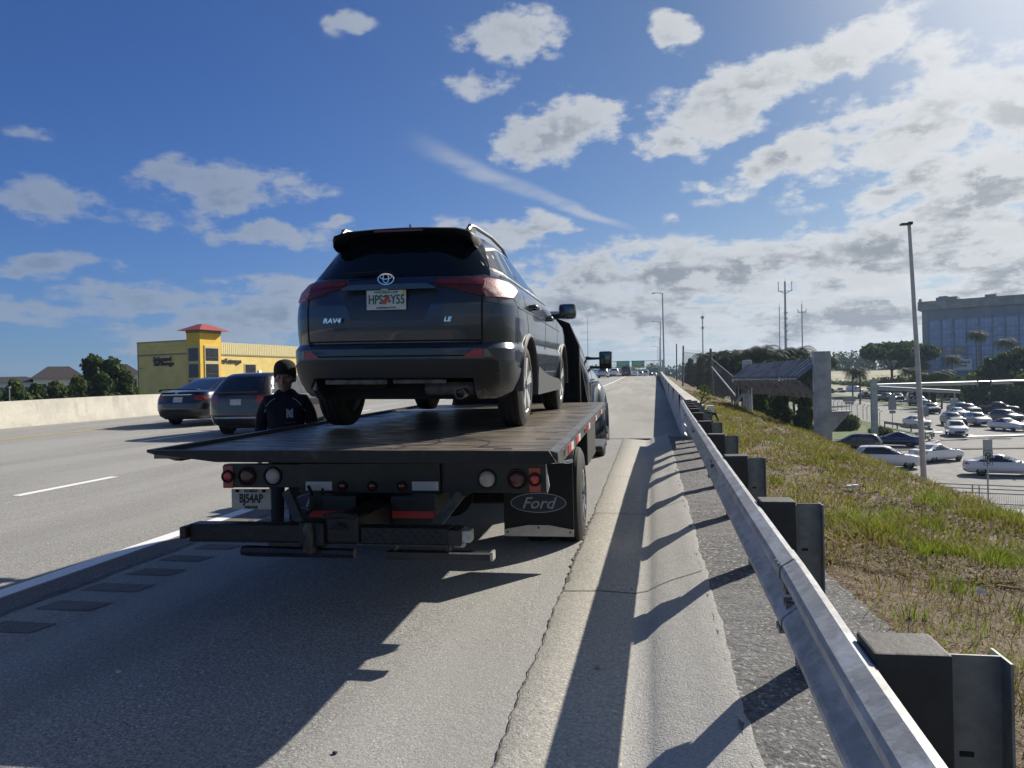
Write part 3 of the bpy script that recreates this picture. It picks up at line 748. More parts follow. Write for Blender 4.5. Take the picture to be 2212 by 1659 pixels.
# ================================================================== THE SUV ON THE TRUCK
def build_suv():
    pm = mat('suv_paint', (.028, .038, .062), .26, metal=.45, coat=.6, var=.12, vscale=2.5)
    root = empty('family_suv', (-1.95, 6.33, 1.216), rad(.45), 'dark grey family SUV standing on the flatbed tow truck, rear towards us', 'car', rx=rad(.9))
    root.rotation_euler.y = rad(1.0)
    T = [(.27, -.86, .80, 3.42), (.34, -.93, .875, 3.52), (.46, -.985, .905, 3.60), (.56, -1.005, .918, 3.63), (.655, -1.005, .922, 3.62), (.675, -.985, .918, 3.61), (.70, -.955, .912, 3.60),
         (.80, -.968, .918, 3.57), (.90, -.972, .920, 3.50), (.99, -.968, .914, 3.34), (1.06, -.950, .902, 2.72), (1.11, -.935, .890, 2.32), (1.15, -.915, .872, 2.12), (1.18, -.885, .848, 2.02),
         (1.22, -.845, .812, 1.93), (1.30, -.785, .762, 1.74), (1.38, -.73, .722, 1.54), (1.45, -.68, .686, 1.36), (1.51, -.635, .652, 1.20), (1.56, -.59, .610, 1.0), (1.595, -.54, .555, .84), (1.62, -.46, .47, .62), (1.632, -.3, .33, .4)]
    ax = [(0, .362), (2.66, .362)]
    me = hull('suv_body', T, nr=3.3, nf=2.8, Lr=.62, Lf=.85, m=pm, arches=ax, ar=.405, inw=.40, levels=46, blackm=M_['black'], smooth=24, notch=(-.63, .63, -1.3, -.30, .1, .432))
    link('body', me, root); bv = bvh_of(me)
    G, GP, BP = M_['glass'], M_['greyplastic'], M_['blackplastic']
    # --- rear glass with black surround
    patch('rear_window', bv, [(-.715, 1.225), (-.69, 1.30), (-.635, 1.44), (-.575, 1.575), (.575, 1.575), (.635, 1.44), (.69, 1.30), (.715, 1.225), (.5, 1.212), (-.5, 1.212)], 'r', mat('tinted_glass', (.003, .004, .006), .06, spec=.45), root, off=.006, step=.08)
    # --- roof spoiler
    sp = MB(); rings = []
    for x, ya, zt, zb in [(-.590, -.56, 1.545, 1.46), (-.580, -.66, 1.560, 1.47), (-.55, -.70, 1.582, 1.505), (-.45, -.72, 1.602, 1.545), (-.2, -.732, 1.612, 1.565), (0, -.735, 1.615, 1.57), (.2, -.732, 1.612, 1.565), (.45, -.72, 1.602, 1.545), (.55, -.70, 1.582, 1.505), (.580, -.66, 1.560, 1.47), (.590, -.56, 1.545, 1.46)]:
        e = abs(x) / .62
        rings.append([(x, -.38, zt + .012 - .02 * e), (x, ya + .05, zt + .004), (x, ya, zt - .012), (x, ya + .012, zb + .02), (x, ya + .05, zb + .0), (x, -.54, zb + .01), (x, -.38, zb + .02)])
    sp.loft(rings); spo = sp.build('roof_spoiler', mat('spoiler_shaded', (.004, .005, .006), .5, spec=.12), root, smooth=40)  # near-black in place of body paint: its shade is in the colour
    b = MB(); b.bbox(-.20, .20, -.742, -.722, 1.578, 1.596, .005); b.build('brake_light', M_['dkred'], spo)
    # fin aerial
    a = MB(); a.add([(-.012, -.42, 1.62), (.012, -.42, 1.62), (.012, -.25, 1.62), (-.012, -.25, 1.62), (-.004, -.44, 1.695), (.004, -.44, 1.695), (.006, -.36, 1.67), (-.006, -.36, 1.67)], [(0, 1, 5, 4), (1, 2, 6, 5), (2, 3, 7, 6), (3, 0, 4, 7), (4, 5, 6, 7)])
    a.build('fin_aerial', pm, root)
    for s_ in (1, -1):
        # roof rails
        r = MB(); pts = [(s_ * .525, -.60, 1.595), (s_ * .53, -.53, 1.638), (s_ * .535, -.38, 1.655), (s_ * .55, .2, 1.668), (s_ * .55, .7, 1.650), (s_ * .54, 1.0, 1.60), (s_ * .54, 1.08, 1.56)]
        r.tube(pts, [.018, .020, .017, .015, .015, .015, .012], 8); r.box(min(s_ * .518, s_ * .545), max(s_ * .518, s_ * .545), -.56, -.40, 1.56, 1.648)
        r.build('roof_rail', M_['steel'] if 0 else mat('rail_silver', (.12, .125, .13), .40, metal=.6), root, smooth=40)
        # side windows: quarter, rear door, front door, with black trim and chrome line below
        W = [[(-.60, 1.30), (-.53, 1.43), (-.16, 1.495), (.02, 1.50), (.11, 1.236), (-.30, 1.25)],
             [(.10, 1.502), (.72, 1.52), (1.02, 1.512), (1.05, 1.205), (.17, 1.232)],
             [(1.10, 1.505), (1.26, 1.47), (1.56, 1.36), (1.96, 1.18), (1.12, 1.20)]]
        patch('window_surround', bv, [(-.64, 1.27), (-.57, 1.45), (-.16, 1.517), (.72, 1.537), (1.10, 1.527), (1.30, 1.48), (1.60, 1.37), (2.05, 1.165), (1.2, 1.180), (.1, 1.214), (-.35, 1.232)], 's', BP, root, sgn=s_, off=.003, step=.09)
        for w in W: patch('side_window', bv, w, 's', G, root, sgn=s_, off=.006, step=.09)
        strip('window_trim', bv, [(-.55, 1.226), (.1, 1.206), (1.2, 1.172), (2.0, 1.155)], .012, 's', M_['chrome'], root, sgn=s_, off=.007)
        # tail lamps
        patch('taillight', bv, [(s_ * .33, 1.155), (s_ * .36, 1.185), (s_ * .695, 1.198), (s_ * .695, 1.045), (s_ * .60, 1.065), (s_ * .50, 1.10), (s_ * .36, 1.125)], 'r', M_['dkred'], root, off=.012, step=.05)
        patch('taillight_bar', bv, [(s_ * .37, 1.138), (s_ * .37, 1.166), (s_ * .685, 1.176), (s_ * .685, 1.128)], 'r', mat('tail_red', (.17, .025, .035), .3, var=.3, vscale=30), root, off=.017, step=.05)
        lens = patch('side_taillight', bv, [(-.845, 1.190), (-.72, 1.188), (-.56, 1.166), (-.42, 1.120), (-.52, 1.088), (-.62, 1.045), (-.845, 1.04)], 's', mat('pink_lens', (.26, .035, .045), .35, coat=.25, var=.5, vscale=45, bump=.4, bscale=160, col2=(.50, .22, .22)), root, sgn=s_, off=.012, step=.05)
        # reflectors in the bumper
        patch('reflector', bv, [(s_ * .565, .588), (s_ * .625, .645), (s_ * .705, .645), (s_ * .705, .588)], 'r', mat('reflector_red', (.30, .035, .05), .35), root, off=.008, step=.05)
        patch('reversing_lamp', bv, [(s_ * .710, .588), (s_ * .710, .645), (s_ * .735, .642), (s_ * .775, .590)], 'r', mat('smoked_lens', (.10, .10, .11), .1, coat=.8), root, off=.008, step=.05)
        # body side seams
        for L in ([(-.06, 1.22), (-.13, 1.10), (-.12, .95), (-.02, .78), (.16, .66)], [(1.07, 1.19), (1.06, .9), (1.04, .60), (1.05, .42)], [(.20, .64), (.34, .50), (.46, .42)], [(2.02, 1.15), (2.07, .95), (2.06, .62), (2.05, .42)], [(-.80, 1.19), (-.56, 1.02), (-.52, .86), (-.52, .69)]):
            strip('panel_seam', bv, L, .007, 's', M_['gap'], root, sgn=s_, off=.0015)
        strip('crease_highlight', bv, [(-.5, .985), (.3, .975), (1.2, .95), (2.3, .93)], .012, 's', pm, root, sgn=s_, off=.006)
        # door handles
        for y, z in ((.10, 1.035), (1.18, 1.005)):
            h = MB(); h.tube([(s_ * .905, y - .02, z), (s_ * .955, y, z + .004), (s_ * .962, y + .09, z + .002), (s_ * .955, y + .18, z - .002), (s_ * .905, y + .20, z - .004)], [.014, .019, .018, .018, .013], 8)
            h.build('door_handle', pm, root, smooth=50)
        # lower grey cladding: sill, arch rims
        c = MB(); c.prism([(.40, .26), (.43, .44), (.47, .52), (.9, .455), (1.4, .415), (2.1, .38), (2.22, .35), (2.25, .26)], min(s_ * .84, s_ * .935), max(s_ * .84, s_ * .935), 'yz')
        c.build('sill_cladding', GP, root, smooth=30)
        for (yc, zc) in ax:
            a = MB(); rr = []
            for i in range(37):
                g = rad(-6 + 192 * i / 36)
                cy, cz = math.cos(g), math.sin(g); r0, r1 = .400, .438
                X = .928 if zc + r1 * cz > .3 else .92
                rr.append([(s_ * .87, yc + cy * r0, zc + cz * r0), (s_ * X, yc + cy * r0, zc + cz * r0), (s_ * (X + .010), yc + cy * (r0 + .012), zc + cz * (r0 + .012)), (s_ * (X + .006), yc + cy * (r1 - .01), zc + cz * (r1 - .01)), (s_ * (X - .008), yc + cy * r1, zc + cz * r1), (s_ * .87, yc + cy * r1, zc + cz * r1)])
            a.loft(rr); a.build('arch_trim', GP, root, smooth=35)
        # mirror
        m = MB(); m.bbox(s_ * .955 if s_ > 0 else -1.150, 1.150 if s_ > 0 else -.955, 1.86, 1.99, 1.045, 1.215, .045)
        m.tube([(s_ * .84, 1.95, 1.09), (s_ * .90, 1.95, 1.075), (s_ * .99, 1.93, 1.085)], .032, 8)
        mm = m.build('side_mirror', pm, root, smooth=50)
        g = MB(); g.bbox(s_ * .972 if s_ > 0 else -1.135, 1.135 if s_ > 0 else -.972, 1.853, 1.862, 1.065, 1.195, .02); g.build('mirror_glass', mat('mirror_glass', (.10, .12, .13), .08, metal=.9), mm, smooth=40)
        # rear bumper corner in unpainted plastic
        patch('corner_cladding', bv, [(-.845, .30), (-.845, .555), (-.62, .52), (-.44, .50), (-.44, .42), (-.52, .33), (-.62, .29)], 's', GP, root, sgn=s_, off=.010, step=.07)
    # tailgate gap lines, bumper and recess
    for L in ([(-.695, 1.20), (-.695, .72), (-.60, .60), (.60, .60), (.695, .72), (.695, 1.20)], [(-.695, .715), (.695, .715)]):
        strip('tailgate_gap', bv, L, .012, 'r', M_['gap'], root, off=.0025)
    patch('bumper_strip', bv, [(-.64, .645), (-.60, .615), (.60, .615), (.64, .645)], 'r', pm, root, off=.012, step=.2)
    patch('rear_bumper', bv, [(-.80, .555), (-.76, .575), (.76, .575), (.80, .555), (.80, .42), (.79, .30), (.74, .30), (.68, .37), (.62, .445), (-.62, .445), (-.68, .37), (-.74, .30), (-.79, .30), (-.80, .42)], 'r', BP, root, off=.016, step=.08)
    rc = patch('plate_recess', bv, [(-.36, 1.105), (.35, 1.105), (.36, 1.07), (.27, .88), (.25, .87), (-.29, .87), (-.31, .88), (-.37, 1.07)], 'r', mat('suv_paint_shaded', (.018, .025, .042), .42, metal=.3, coat=.3), root, off=.003, step=.08)  # shade of the recess is put into a darker copy of the body paint
    m = MB(); m.prism([(-.37, 1.112), (-.30, 1.140), (.30, 1.140), (.37, 1.112), (.36, 1.100), (-.36, 1.100)], -1.002, -.955, 'xz'); m.build('tailgate_moulding', pm, root, smooth=30)
    m = MB(); m.bbox(-.44, .44, -.986, -.96, 1.145, 1.152, .003)
    # logo: three ovals
    lg = MB()
    def oval(cx, cz, a, b_, r):
        lg.tube([(cx + a * math.cos(2 * PI * i / 28), -1.000, cz + b_ * math.sin(2 * PI * i / 28)) for i in range(29)], r, 6, cap=False)
    oval(-.012, 1.178, .062, .041, .0055); oval(-.012, 1.183, .022, .036, .0045); oval(-.012, 1.195, .046, .018, .0042)
    lg.build('logo', M_['chrome'], root, smooth=60)
    # plate
    p = MB(); p.bbox(-.170, .140, -.992, -.984, .948, 1.096, .004)
    pl = p.build('number_plate', mat('plate_cream', (.52, .56, .55), .45, var=.15, vscale=20), root)
    green = mat('plate_green', (.015, .10, .075), .5)
    lettering('plate_text', 'HPS', .095, green, pl, (-.098, -.9935, 1.022), sx=.72, bold=.002)
    lettering('plate_text', 'Y55', .095, green, pl, (.076, -.9935, 1.022), sx=.72, bold=.002)
    lettering('plate_text', 'MYFLORIDA.COM', .026, green, pl, (-.015, -.9935, 1.078), sx=.9)
    lettering('plate_text', 'SUNSHINE STATE', .022, green, pl, (-.015, -.9935, .963), sx=.9)
    f = MB()
    for cx, cz in ((-.028, 1.008), (-.006, 1.036)): f.cyl((cx, -.994, cz), (0, 1, 0), .020, .003, 20)
    f.build('plate_fruit', mat('plate_orange', (.50, .06, .03), .5), pl)
    f = MB(); f.add([(-.045, -.996, 1.045), (-.02, -.996, 1.062), (.02, -.996, 1.055), (-.012, -.996, 1.040)], [(0, 1, 2, 3)]); f.cyl((.012, -.9945, 1.012), (0, 1, 0), .011, .002, 5)
    f.build('plate_leaves', green, pl)
    f = MB(); f.box(.108, .137, -.9945, -.9925, 1.062, 1.092); f.build('plate_sticker', mat('sticker_yellow', (.50, .42, .08), .5), pl)
    f = MB(); f.bbox(-.05, .0, -1.004, -.99, 1.098, 1.104, .002); f.build('plate_lamp', M_['clearlens'], pl)
    # badges
    lettering('badge', 'RAV4', .052, M_['chrome'], root, (-.455, -.985, .872), sx=1.15, shear=.25, extrude=.003, bold=.0015)
    lettering('badge', 'LE', .046, M_['chrome'], root, (.455, -.986, .868), sx=1.2, shear=.25, extrude=.003, bold=.0015)
    # wiper
    w = MB(); w.tube([(.02, -.875, 1.225), (-.05, -.855, 1.26), (-.30, -.85, 1.252)], .006, 6); w.tube([(-.16, -.853, 1.252), (-.42, -.85, 1.252)], .007, 6); w.build('rear_wiper', M_['black'], root)
    # underbody
    u = MB(); u.box(-.70, .70, -.60, 3.1, .26, .40)
    u.bbox(-.62, .62, -.10, .10, .28, .40, .03); u.tube([(-.70, .02, .33), (.70, .02, .33)], .045, 10)
    u.bbox(-.55, -.12, -.72, -.46, .34, .44, .03); u.bbox(-.42, .30, -.80, -.72, .40, .46, .01)
    for s_ in (1, -1):
        u.tube([(s_ * .62, .0, .30), (s_ * .30, .35, .27)], .03, 8); u.tube([(s_ * .58, -.05, .55), (s_ * .60, -.08, .28)], .035, 10)
        u.tube([(s_ * .72, 2.66, .30), (s_ * .3, 2.6, .25)], .04, 8)
    u.build('underbody', M_['under'], root)
    u = MB(); u.tube([(.33, -.60, .35), (.57, -.60, .33)], .0, 6) if 0 else None
    u.bbox(.18, .60, -.72, -.48, .29, .41, .06); u.build('muffler', mat('dirty_steel', (.16, .15, .14), .5, metal=.7, var=.5, vscale=12), root, smooth=40)
    u = MB(); u.lathe([(0, .038), (-.14, .042), (-.14, .034), (0, .03)], (.53, -.78, .315), (0, 1, 0), 20); u.build('exhaust_pipe', mat('dirty_steel', (0, 0, 0)), root, smooth=40)
    u = MB(); u.bbox(-.55, -.05, -.90, -.86, .385, .425, .006); u.bbox(.0, .42, -.90, -.86, .39, .425, .006); u.build('tow_bracket', mat('dirty_steel', (0, 0, 0)), root)
    ms = wheel_meshes(.362, .225, .248, 10, key='_suv', double=True)
    for y in (0, 2.66):
        for s_ in (1, -1):
            w = add_wheel(root, s_ * .788, y, .362, ms, s_)
            w.rotation_euler.x = .3 + y
    return root
suv = build_suv()

# ================================================================== THE TOW TRUCK
def build_truck():
    root = empty('tow_truck', (-1.89, 4.25, 0), rad(.9), 'black flatbed tow truck parked on the shoulder carrying a grey SUV', 'truck')
    BS, BP = M_['blacksteel'], M_['blackplastic']
    sl = .0150; L = 6.4
    dz = lambda y: 1.178 + sl * y
    # --- deck: slight grain, worn and oily steel
    dm = bpy.data.materials.new('deck_steel'); dm.use_nodes = True; t = NT(dm.node_tree); b = t.n['Principled BSDF']
    P = t.new('ShaderNodeTexCoord').outputs['Object']
    c = t.mix(t.ramp(t.noise(t.mapping(P, scale=(.7, 5, 1)), 3.0, 8, .65), .35, .65), (.045, .041, .036), (.27, .225, .175))
    c = t.mix(t.m('MULTIPLY', t.ramp(t.noise(P, 1.3, 4), .5, .68), .7), c, (.045, .043, .042))
    c = t.mix(t.m('MULTIPLY', t.ramp(t.noise(t.mapping(P, scale=(1, 9, 1)), 16, 3), .60, .66), .8), c, (.012, .011, .010))
    t.l.new(c, b.inputs['Base Color'])
    t.l.new(t.ramp(t.noise(t.mapping(P, scale=(.8, 4, 1)), 5, 6, .6), .35, .7, .28, .68), b.inputs['Roughness'])
    b.inputs['Metallic'].default_value = .25
    bp = t.new('ShaderNodeBump'); bp.inputs['Strength'].default_value = .35; bp.inputs['Distance'].default_value = .006
    wv = t.new('ShaderNodeTexWave', wave_type='BANDS', bands_direction='Y'); t.l.new(P, wv.inputs['Vector']); wv.inputs['Scale'].default_value = 9; wv.inputs['Distortion'].default_value = 4; wv.inputs['Detail'].default_value = 4
    t.l.new(t.m('ADD', wv.outputs[1], t.noise(P, 22, 5, .6)), bp.inputs['Height']); t.l.new(bp.outputs[0], b.inputs['Normal'])
    d = MB(); nY = 24
    top = []; 
    for j in range(nY + 1):
        y = L * j / nY; z = dz(y)
        top.append([(-1.225, y, z), (-.6, y, z), (0, y, z), (.6, y, z), (1.30, y, z), (1.30, y, z - .03), (-1.225, y, z - .03)])
    d.loft(top); deck = d.build('deck', dm, root)
    # tail: bevelled lip
    t_ = MB(); t_.prism([(-1.225, 1.206), (1.305, 1.182), (1.345, 1.120), (1.31, 1.108), (-.86, 1.140), (-1.20, 1.180)], -.035, -.002, 'xz')
    t_.prism([(-1.0, 1.150), (1.28, 1.128), (1.20, 1.105), (-.8, 1.125)], .0, .35, 'xz')
    t_.build('tail_lip', mat('worn_black_steel', (.010, .010, .010), .4, metal=.4, col2=(.05, .042, .035), vscale=10, bump=.5, bscale=22, lo=.5, hi=.8), root)
    # side rails
    railm = mat('rail_grey', (.13, .13, .13), .45, metal=.5, col2=(.06, .058, .055), vscale=8, bump=.3, bscale=30)
    for s_ in (1, -1):
        r = MB(); rr = []
        x0, x1 = (1.302, 1.352) if s_ > 0 else (-1.275, -1.228)
        for y in (.0, .10, .3, L):
            z = dz(y); dpt = (.065 if y == 0 else .080 if y == .10 else .092 if y == .3 else .095) if s_ > 0 else (-.010 if y == 0 else .02 if y == .10 else .08 if y == .3 else .12)
            hh = .004 if s_ > 0 else .028
            rr.append([(x0, y, z + hh), (x1, y - (.0 if y else 0), z + hh - .012 * (s_ > 0)), (x1 + (.002 * s_), y, z - dpt), (x0, y, z - dpt)])
        r.loft(rr); rail = r.build('side_rail', railm if s_ > 0 else BS, root)
        if s_ > 0:
            xo = 1.356
            for k, y in enumerate((.62, 1.25, 2.45, 3.6, 4.8)):
                a = MB(); a.box(xo - .003, xo + .001, y, y + .22, dz(y) - .085, dz(y) - .030); a.build('reflective_tape', mat('tape_red', (.36, .03, .03), .4), rail)
                a = MB(); a.box(xo - .003, xo + .001, y + .222, y + .40, dz(y) - .085, dz(y) - .030); a.build('reflective_tape', mat('tape_white', (.55, .54, .52), .4), rail)
            a = MB()
            for y in (.35, 2.1, 2.2, 6.2): a.cyl((xo, y, dz(y) - .055), (1, 0, 0), .018, .02, 16)
            a.build('marker_lamp', mat('amber_lens', (.55, .20, .03), .2, coat=.5), rail, smooth=40)
            a = MB(); a.lathe([(0, .03), (.006, .03), (.006, .022), (0, .022)], (xo - .002, .36, dz(.3) - .055), (1, 0, 0), 20); a.build('lamp_bezel', M_['chrome'], rail)
    # deck slots and cracks
    k = MB()
    for i, y in enumerate((.75, 1.25, 1.8, 2.4, 3.0, 3.7, 4.5, 5.4)):
        k.box(1.12, 1.22, y, y + .035, dz(y) - .001, dz(y) + .0022)
        k.box(-1.13, -1.03, y, y + .035, dz(y) - .001, dz(y) + .0022)
    k.build('tie_down_slots', M_['black'], deck)
    k = MB()
    for s0 in ([(.30, .20), (.34, .34), (.46, .42), (.50, .62), (.62, .80), (.72, .78), (.84, .60), (.86, .40), (.83, .28)], [(.30, .20), (.22, .26), (.12, .22)], [(.34, .34), (.24, .45)], [(.50, .62), (.44, .75), (.36, .80)]):
        for a, b_ in zip(s0, s0[1:]):
            A = Vector((a[0], a[1], dz(a[1]) + .004)); B = Vector((b_[0], b_[1], dz(b_[1]) + .004)); n = (B - A).cross(Vector((0, 0, 1))).normalized() * .008
            k.quad(A - n, B - n, B + n, A + n)
    k.build('deck_crack', M_['gap'], deck)
    h = MB(); h.box(-.93, -.78, .16, .20, dz(.2) - .001, dz(.2) + .0022); h.box(-.62, -.50, .16, .19, dz(.2) - .001, dz(.2) + .0022); h.box(.95, 1.06, .14, .17, dz(.2) - .001, dz(.2) + .0022); h.build('hook_slots', M_['black'], deck)
    # --- frame below
    f = MB()
    for s_ in (1, -1): f.box(s_ * .42 - .06, s_ * .42 + .06, 1.0, 9.4, .84, 1.10)
    for y in (1.2, 1.8, 2.6, 3.6, 4.8, 6.0): f.box(-1.1, 1.1, y, y + .12, 1.04, 1.14)
    f.box(-.36, .36, 1.0, 6.2, .62, .92)
    f.build('chassis', M_['under'], root)
    # --- light panels
    lp = MB(); lp.bbox(-1.288, -.675, .90, .98, .836, 1.012, .006); lp.box(-.675, -.60, .92, .97, .80, 1.03); left = lp.build('light_panel', BS, root)
    lp = MB(); lp.bbox(.41, 1.166, .90, .98, .802, 1.030, .006); right = lp.build('light_panel', BS, root)
    lp = MB(); lp.bbox(-.66, .41, .86, .95, .80, 1.02, .006); mid = lp.build('light_panel', BS, root)
    def lamp(x, z, r, m, par, name='round_lamp', y=.90, ring=True):
        a = MB(); a.lathe([(-.012, 0.0001), (-.012, r * .5), (-.008, r * .9), (0, r)], (x, y, z), (0, 1, 0), 28); o = a.build(name, m, par, smooth=50)
        if ring:
            a = MB(); a.lathe([(0, r), (-.012, r + .003), (-.014, r + .012), (0, r + .016)], (x, y, z), (0, 1, 0), 28); a.build('lamp_gasket', M_['rubber'], o, smooth=50)
    amb = mat('orange_red_lens', (.42, .05, .025), .3, coat=.3, var=.3, vscale=90)
    bright = mat('bright_red_lens', (.62, .03, .03), .2, coat=.5, var=.3, vscale=70)
    for par, xs in ((left, (-1.247, -1.095, -.887)), (right, (1.089, .960, .746))):
        zc = .922 if par is left else .898
        a = MB(); a.bbox(xs[0] - .042, xs[0] + .042, .890, .902, zc - .088, zc + .082, .004); a.build('side_marker', amb, par)
        lamp(xs[0], zc, .034, bright, par, y=.888); lamp(xs[1], zc, .058, M_['dkred'], par, y=.897); lamp(xs[2], zc, .058, mat('white_lens', (.50, .50, .48), .3, coat=.4, var=.3, vscale=60), par, y=.897)
    for x0, x1 in ((-.605, -.401), (.205, .399)):
        a = MB(); a.bbox(x0, x1, .850, .862, .823, .888, .003); a.build('white_reflector', mat('reflector_white', (.66, .67, .70), .35, var=.12, vscale=12), mid)
    for x in (-.324, -.097, .127): lamp(x, .853, .024, M_['redlens'], mid, y=.858, ring=True)
    a = MB(); a.box(-1.28, 1.15, .93, .96, 1.03, 1.07); a.build('panel_bracket', BS, root)
    # number plate
    a = MB(); a.bbox(-1.242, -.922, .925, .935, .668, .822, .004); pl = a.build('number_plate', mat('plate_beige', (.52, .49, .40), .5, var=.15, vscale=18), root)
    lettering('plate_text', 'BJ54AP', .092, M_['letter'], pl, (-1.082, .9235, .748), sx=.70, bold=.0022)
    lettering('plate_text', 'FLORIDA', .030, M_['letter'], pl, (-1.082, .9235, .807), sx=.9, bold=.0006)
    lettering('plate_text', 'WRECKER', .026, M_['letter'], pl, (-1.082, .9235, .684), sx=.9, bold=.0006)
    a = MB()
    for x, z in ((-1.19, .806), (-.975, .806)): a.bbox(x - .014, x + .014, .915, .926, z - .008, z + .012, .004)
    a.build('plate_bolts', M_['gap'], pl)
    a = MB(); a.box(-.955, -.930, .9225, .9245, .800, .816); a.build('plate_sticker', mat('sticker_yellow', (.50, .42, .08), .5), pl)
    # lower boxes with red tape
    for x0, x1 in ((-.515, -.160), (.096, .420)):
        a = MB(); a.bbox(x0, x1, .70, 1.1, .60, .808, .01); bx = a.build('tool_box', BS, root)
        a = MB(); a.box(x0 + .01, x1 - .01, .695, .699, .655, .703); a.build('red_tape', mat('tape_red', (.36, .03, .03), .4), bx)
    # struts
    for p, q in (((-.615, .55, .865), (-.455, .45, .625)), ((.635, .55, .850), (.462, .45, .625))):
        a = MB(); P0, P1 = Vector(p), Vector(q); dd = (P1 - P0).normalized(); w = dd.cross(Vector((0, 1, 0))).normalized() * .032
        a.add([P0 - w, P0 + w, P1 + w, P1 - w, P0 - w + Vector((0, .05, 0)), P0 + w + Vector((0, .05, 0)), P1 + w + Vector((0, .05, 0)), P1 - w + Vector((0, .05, 0))], [(0, 1, 2, 3), (4, 7, 6, 5), (0, 4, 5, 1), (1, 5, 6, 2), (2, 6, 7, 3), (3, 7, 4, 0)])
        a.build('strut', mat('greasy_steel', (.085, .090, .085), .55, metal=.4, var=.5, vscale=14), root)
    # wheel lift
    wl = MB(); wl.bbox(-1.06, -.29, .10, .22, .604, .716, .01); wl.bbox(-.29, -.12, .06, .26, .58, .74, .02); wl.bbox(-.12, .10, .08, .26, .60, .78, .02); wl.bbox(.10, .664, .10, .22, .600, .706, .01)
    wl.box(-.10, .10, .2, 3.4, .60, .76)
    st = wl.build('wheel_lift', mat('lift_steel', (.008, .009, .011), .42, metal=.3, col2=(.030, .029, .027), vscale=18, bump=.5, bscale=30, lo=.55, hi=.8), root)
    a = MB(); a.bbox(-1.105, -1.06, .06, .26, .625, .705, .015); a.bbox(-1.13, -1.09, .10, .22, .64, .69, .01); a.build('fork_end', BS, st)
    a = MB()
    for i in range(9):
        for j in range(3):
            x = .15 + i * .055 + (j % 2) * .027; z = .625 + j * .028; s2 = 1 if (i + j) % 2 else -1
            a.tube([(x - .010, .098, z - .008 * s2), (x + .010, .098, z + .008 * s2)], .0035, 5)
    a.build('tread_pattern', mat('lift_steel', (0, 0, 0)), st)
    a = MB(); a.box(-.28, .66, .096, .100, .596, .603); a.box(-1.06, -.30, .096, .10, .600, .6045); a.build('worn_edge', mat('bare_edge', (.10, .085, .065), .5, metal=.5, var=.6, vscale=40), st)
    a = MB(); a.bbox(.664, .745, .08, .24, .598, .70, .01); a.build('fork_socket', BS, st)
    a = MB(); a.bbox(.745, .800, .10, .20, .618, .690, .006); a.bbox(.70, .76, .10, .16, .59, .615, .004); a.build('fork_plate', mat('pale_steel', (.45, .44, .41), .5, metal=.3, var=.3, vscale=20), st)
    a = MB(); a.tube([(-.70, .12, .545), (-.66, .12, .545), (.056, .12, .538)], [.03, .036, .030], 8); a.box(-.52, -.20, .12, .17, .56, .60); a.build('fork_bar', BS, st)
    a = MB(); a.bbox(.257, .925, .12, .20, .504, .552, .005); a.box(.30, .32, .14, .18, .55, .60); a.box(.63, .66, .14, .18, .55, .60); fb = a.build('fork_bar', BS, st)
    a = MB(); a.box(.66, .930, .117, .119, .546, .556); a.box(.916, .932, .117, .205, .506, .557); a.build('worn_edge', mat('pale_steel', (0, 0, 0)), fb)
    a = MB(); a.tube([(-.21, .05, .74), (-.215, .04, .70), (-.20, .04, .66), (-.215, .05, .60), (-.205, .06, .55)], [.022, .034, .026, .034, .020], 10); a.cyl((-.21, .06, .575), (1, 0, 0), .026, .07, 12); a.build('shackle', mat('greasy_steel', (0, 0, 0)), st, smooth=50)
    a = MB(); a.tube([(-.12, .07, .775), (-.02, .07, .79), (.09, .07, .775)], .018, 8); a.tube([(-.07, .05, .70), (-.03, .04, .73), (.02, .05, .70)], .010, 6); a.build('lift_hose', M_['rubber'], st, smooth=50)
    # hoses
    a = MB(); a.tube([(-.56, .8, .86), (-.50, .74, .80), (-.46, .70, .74), (-.50, .68, .70), (-.56, .72, .68)], .013, 8); a.tube([(-.45, .8, .84), (-.42, .7, .77), (-.44, .7, .71)], .01, 8); a.build('hydraulic_hose', M_['rubber'], root, smooth=50)
    # --- mud flaps
    for s_ in (1, -1):
        x0, x1 = (.676, 1.265) if s_ > 0 else (-1.265, -.676)
        a = MB(); a.bbox(x0, x1, 1.90, 1.912, .285, .90, .004); fl = a.build('mud_flap', M_['rubber'], root)
        a = MB(); a.prism([(x0 + .004, .290), (x1 - .004, .290), (x1 + .0, .345), ((x0 + x1) / 2 + .09, .383), ((x0 + x1) / 2 - .09, .383), (x0, .345)], 1.889, 1.899, 'xz'); a.build('flap_plate', mat('flap_steel', (.50, .47, .42), .5, metal=.2, var=.15, vscale=15), fl)
        a = MB()
        for x, z in ((x0 + .03, .325), (x1 - .03, .325), ((x0 + x1) / 2, .362)): a.cyl((x, 1.888, z), (0, 1, 0), .008, .006, 10)
        a.build('flap_bolt', M_['gap'], fl)
        cx, cz = (x0 + x1) / 2, .570
        a = MB(); a.tube([(cx + .232 * math.cos(2 * PI * i / 48), 1.897, cz + .080 * math.sin(2 * PI * i / 48)) for i in range(49)], .0035, 5, cap=False); a.build('logo_ring', mat('logo_silver', (.30, .31, .33), .5), fl)
        a = MB(); a.lathe([(-.001, .0001), (-.001, 1.0)], (0, 0, 0), (0, 1, 0), 48)
        a.v = [(cx + v[0] * .228, 1.8985, cz + v[2] * .076) for v in a.v]; a.build('logo_field', mat('logo_navy', (.010, .018, .045), .5), fl)
        lettering('logo_text', 'Ford', .135, mat('logo_silver', (0, 0, 0)), fl, (cx - .005, 1.894, cz - .006), sx=1.05, shear=.35, bold=.001)
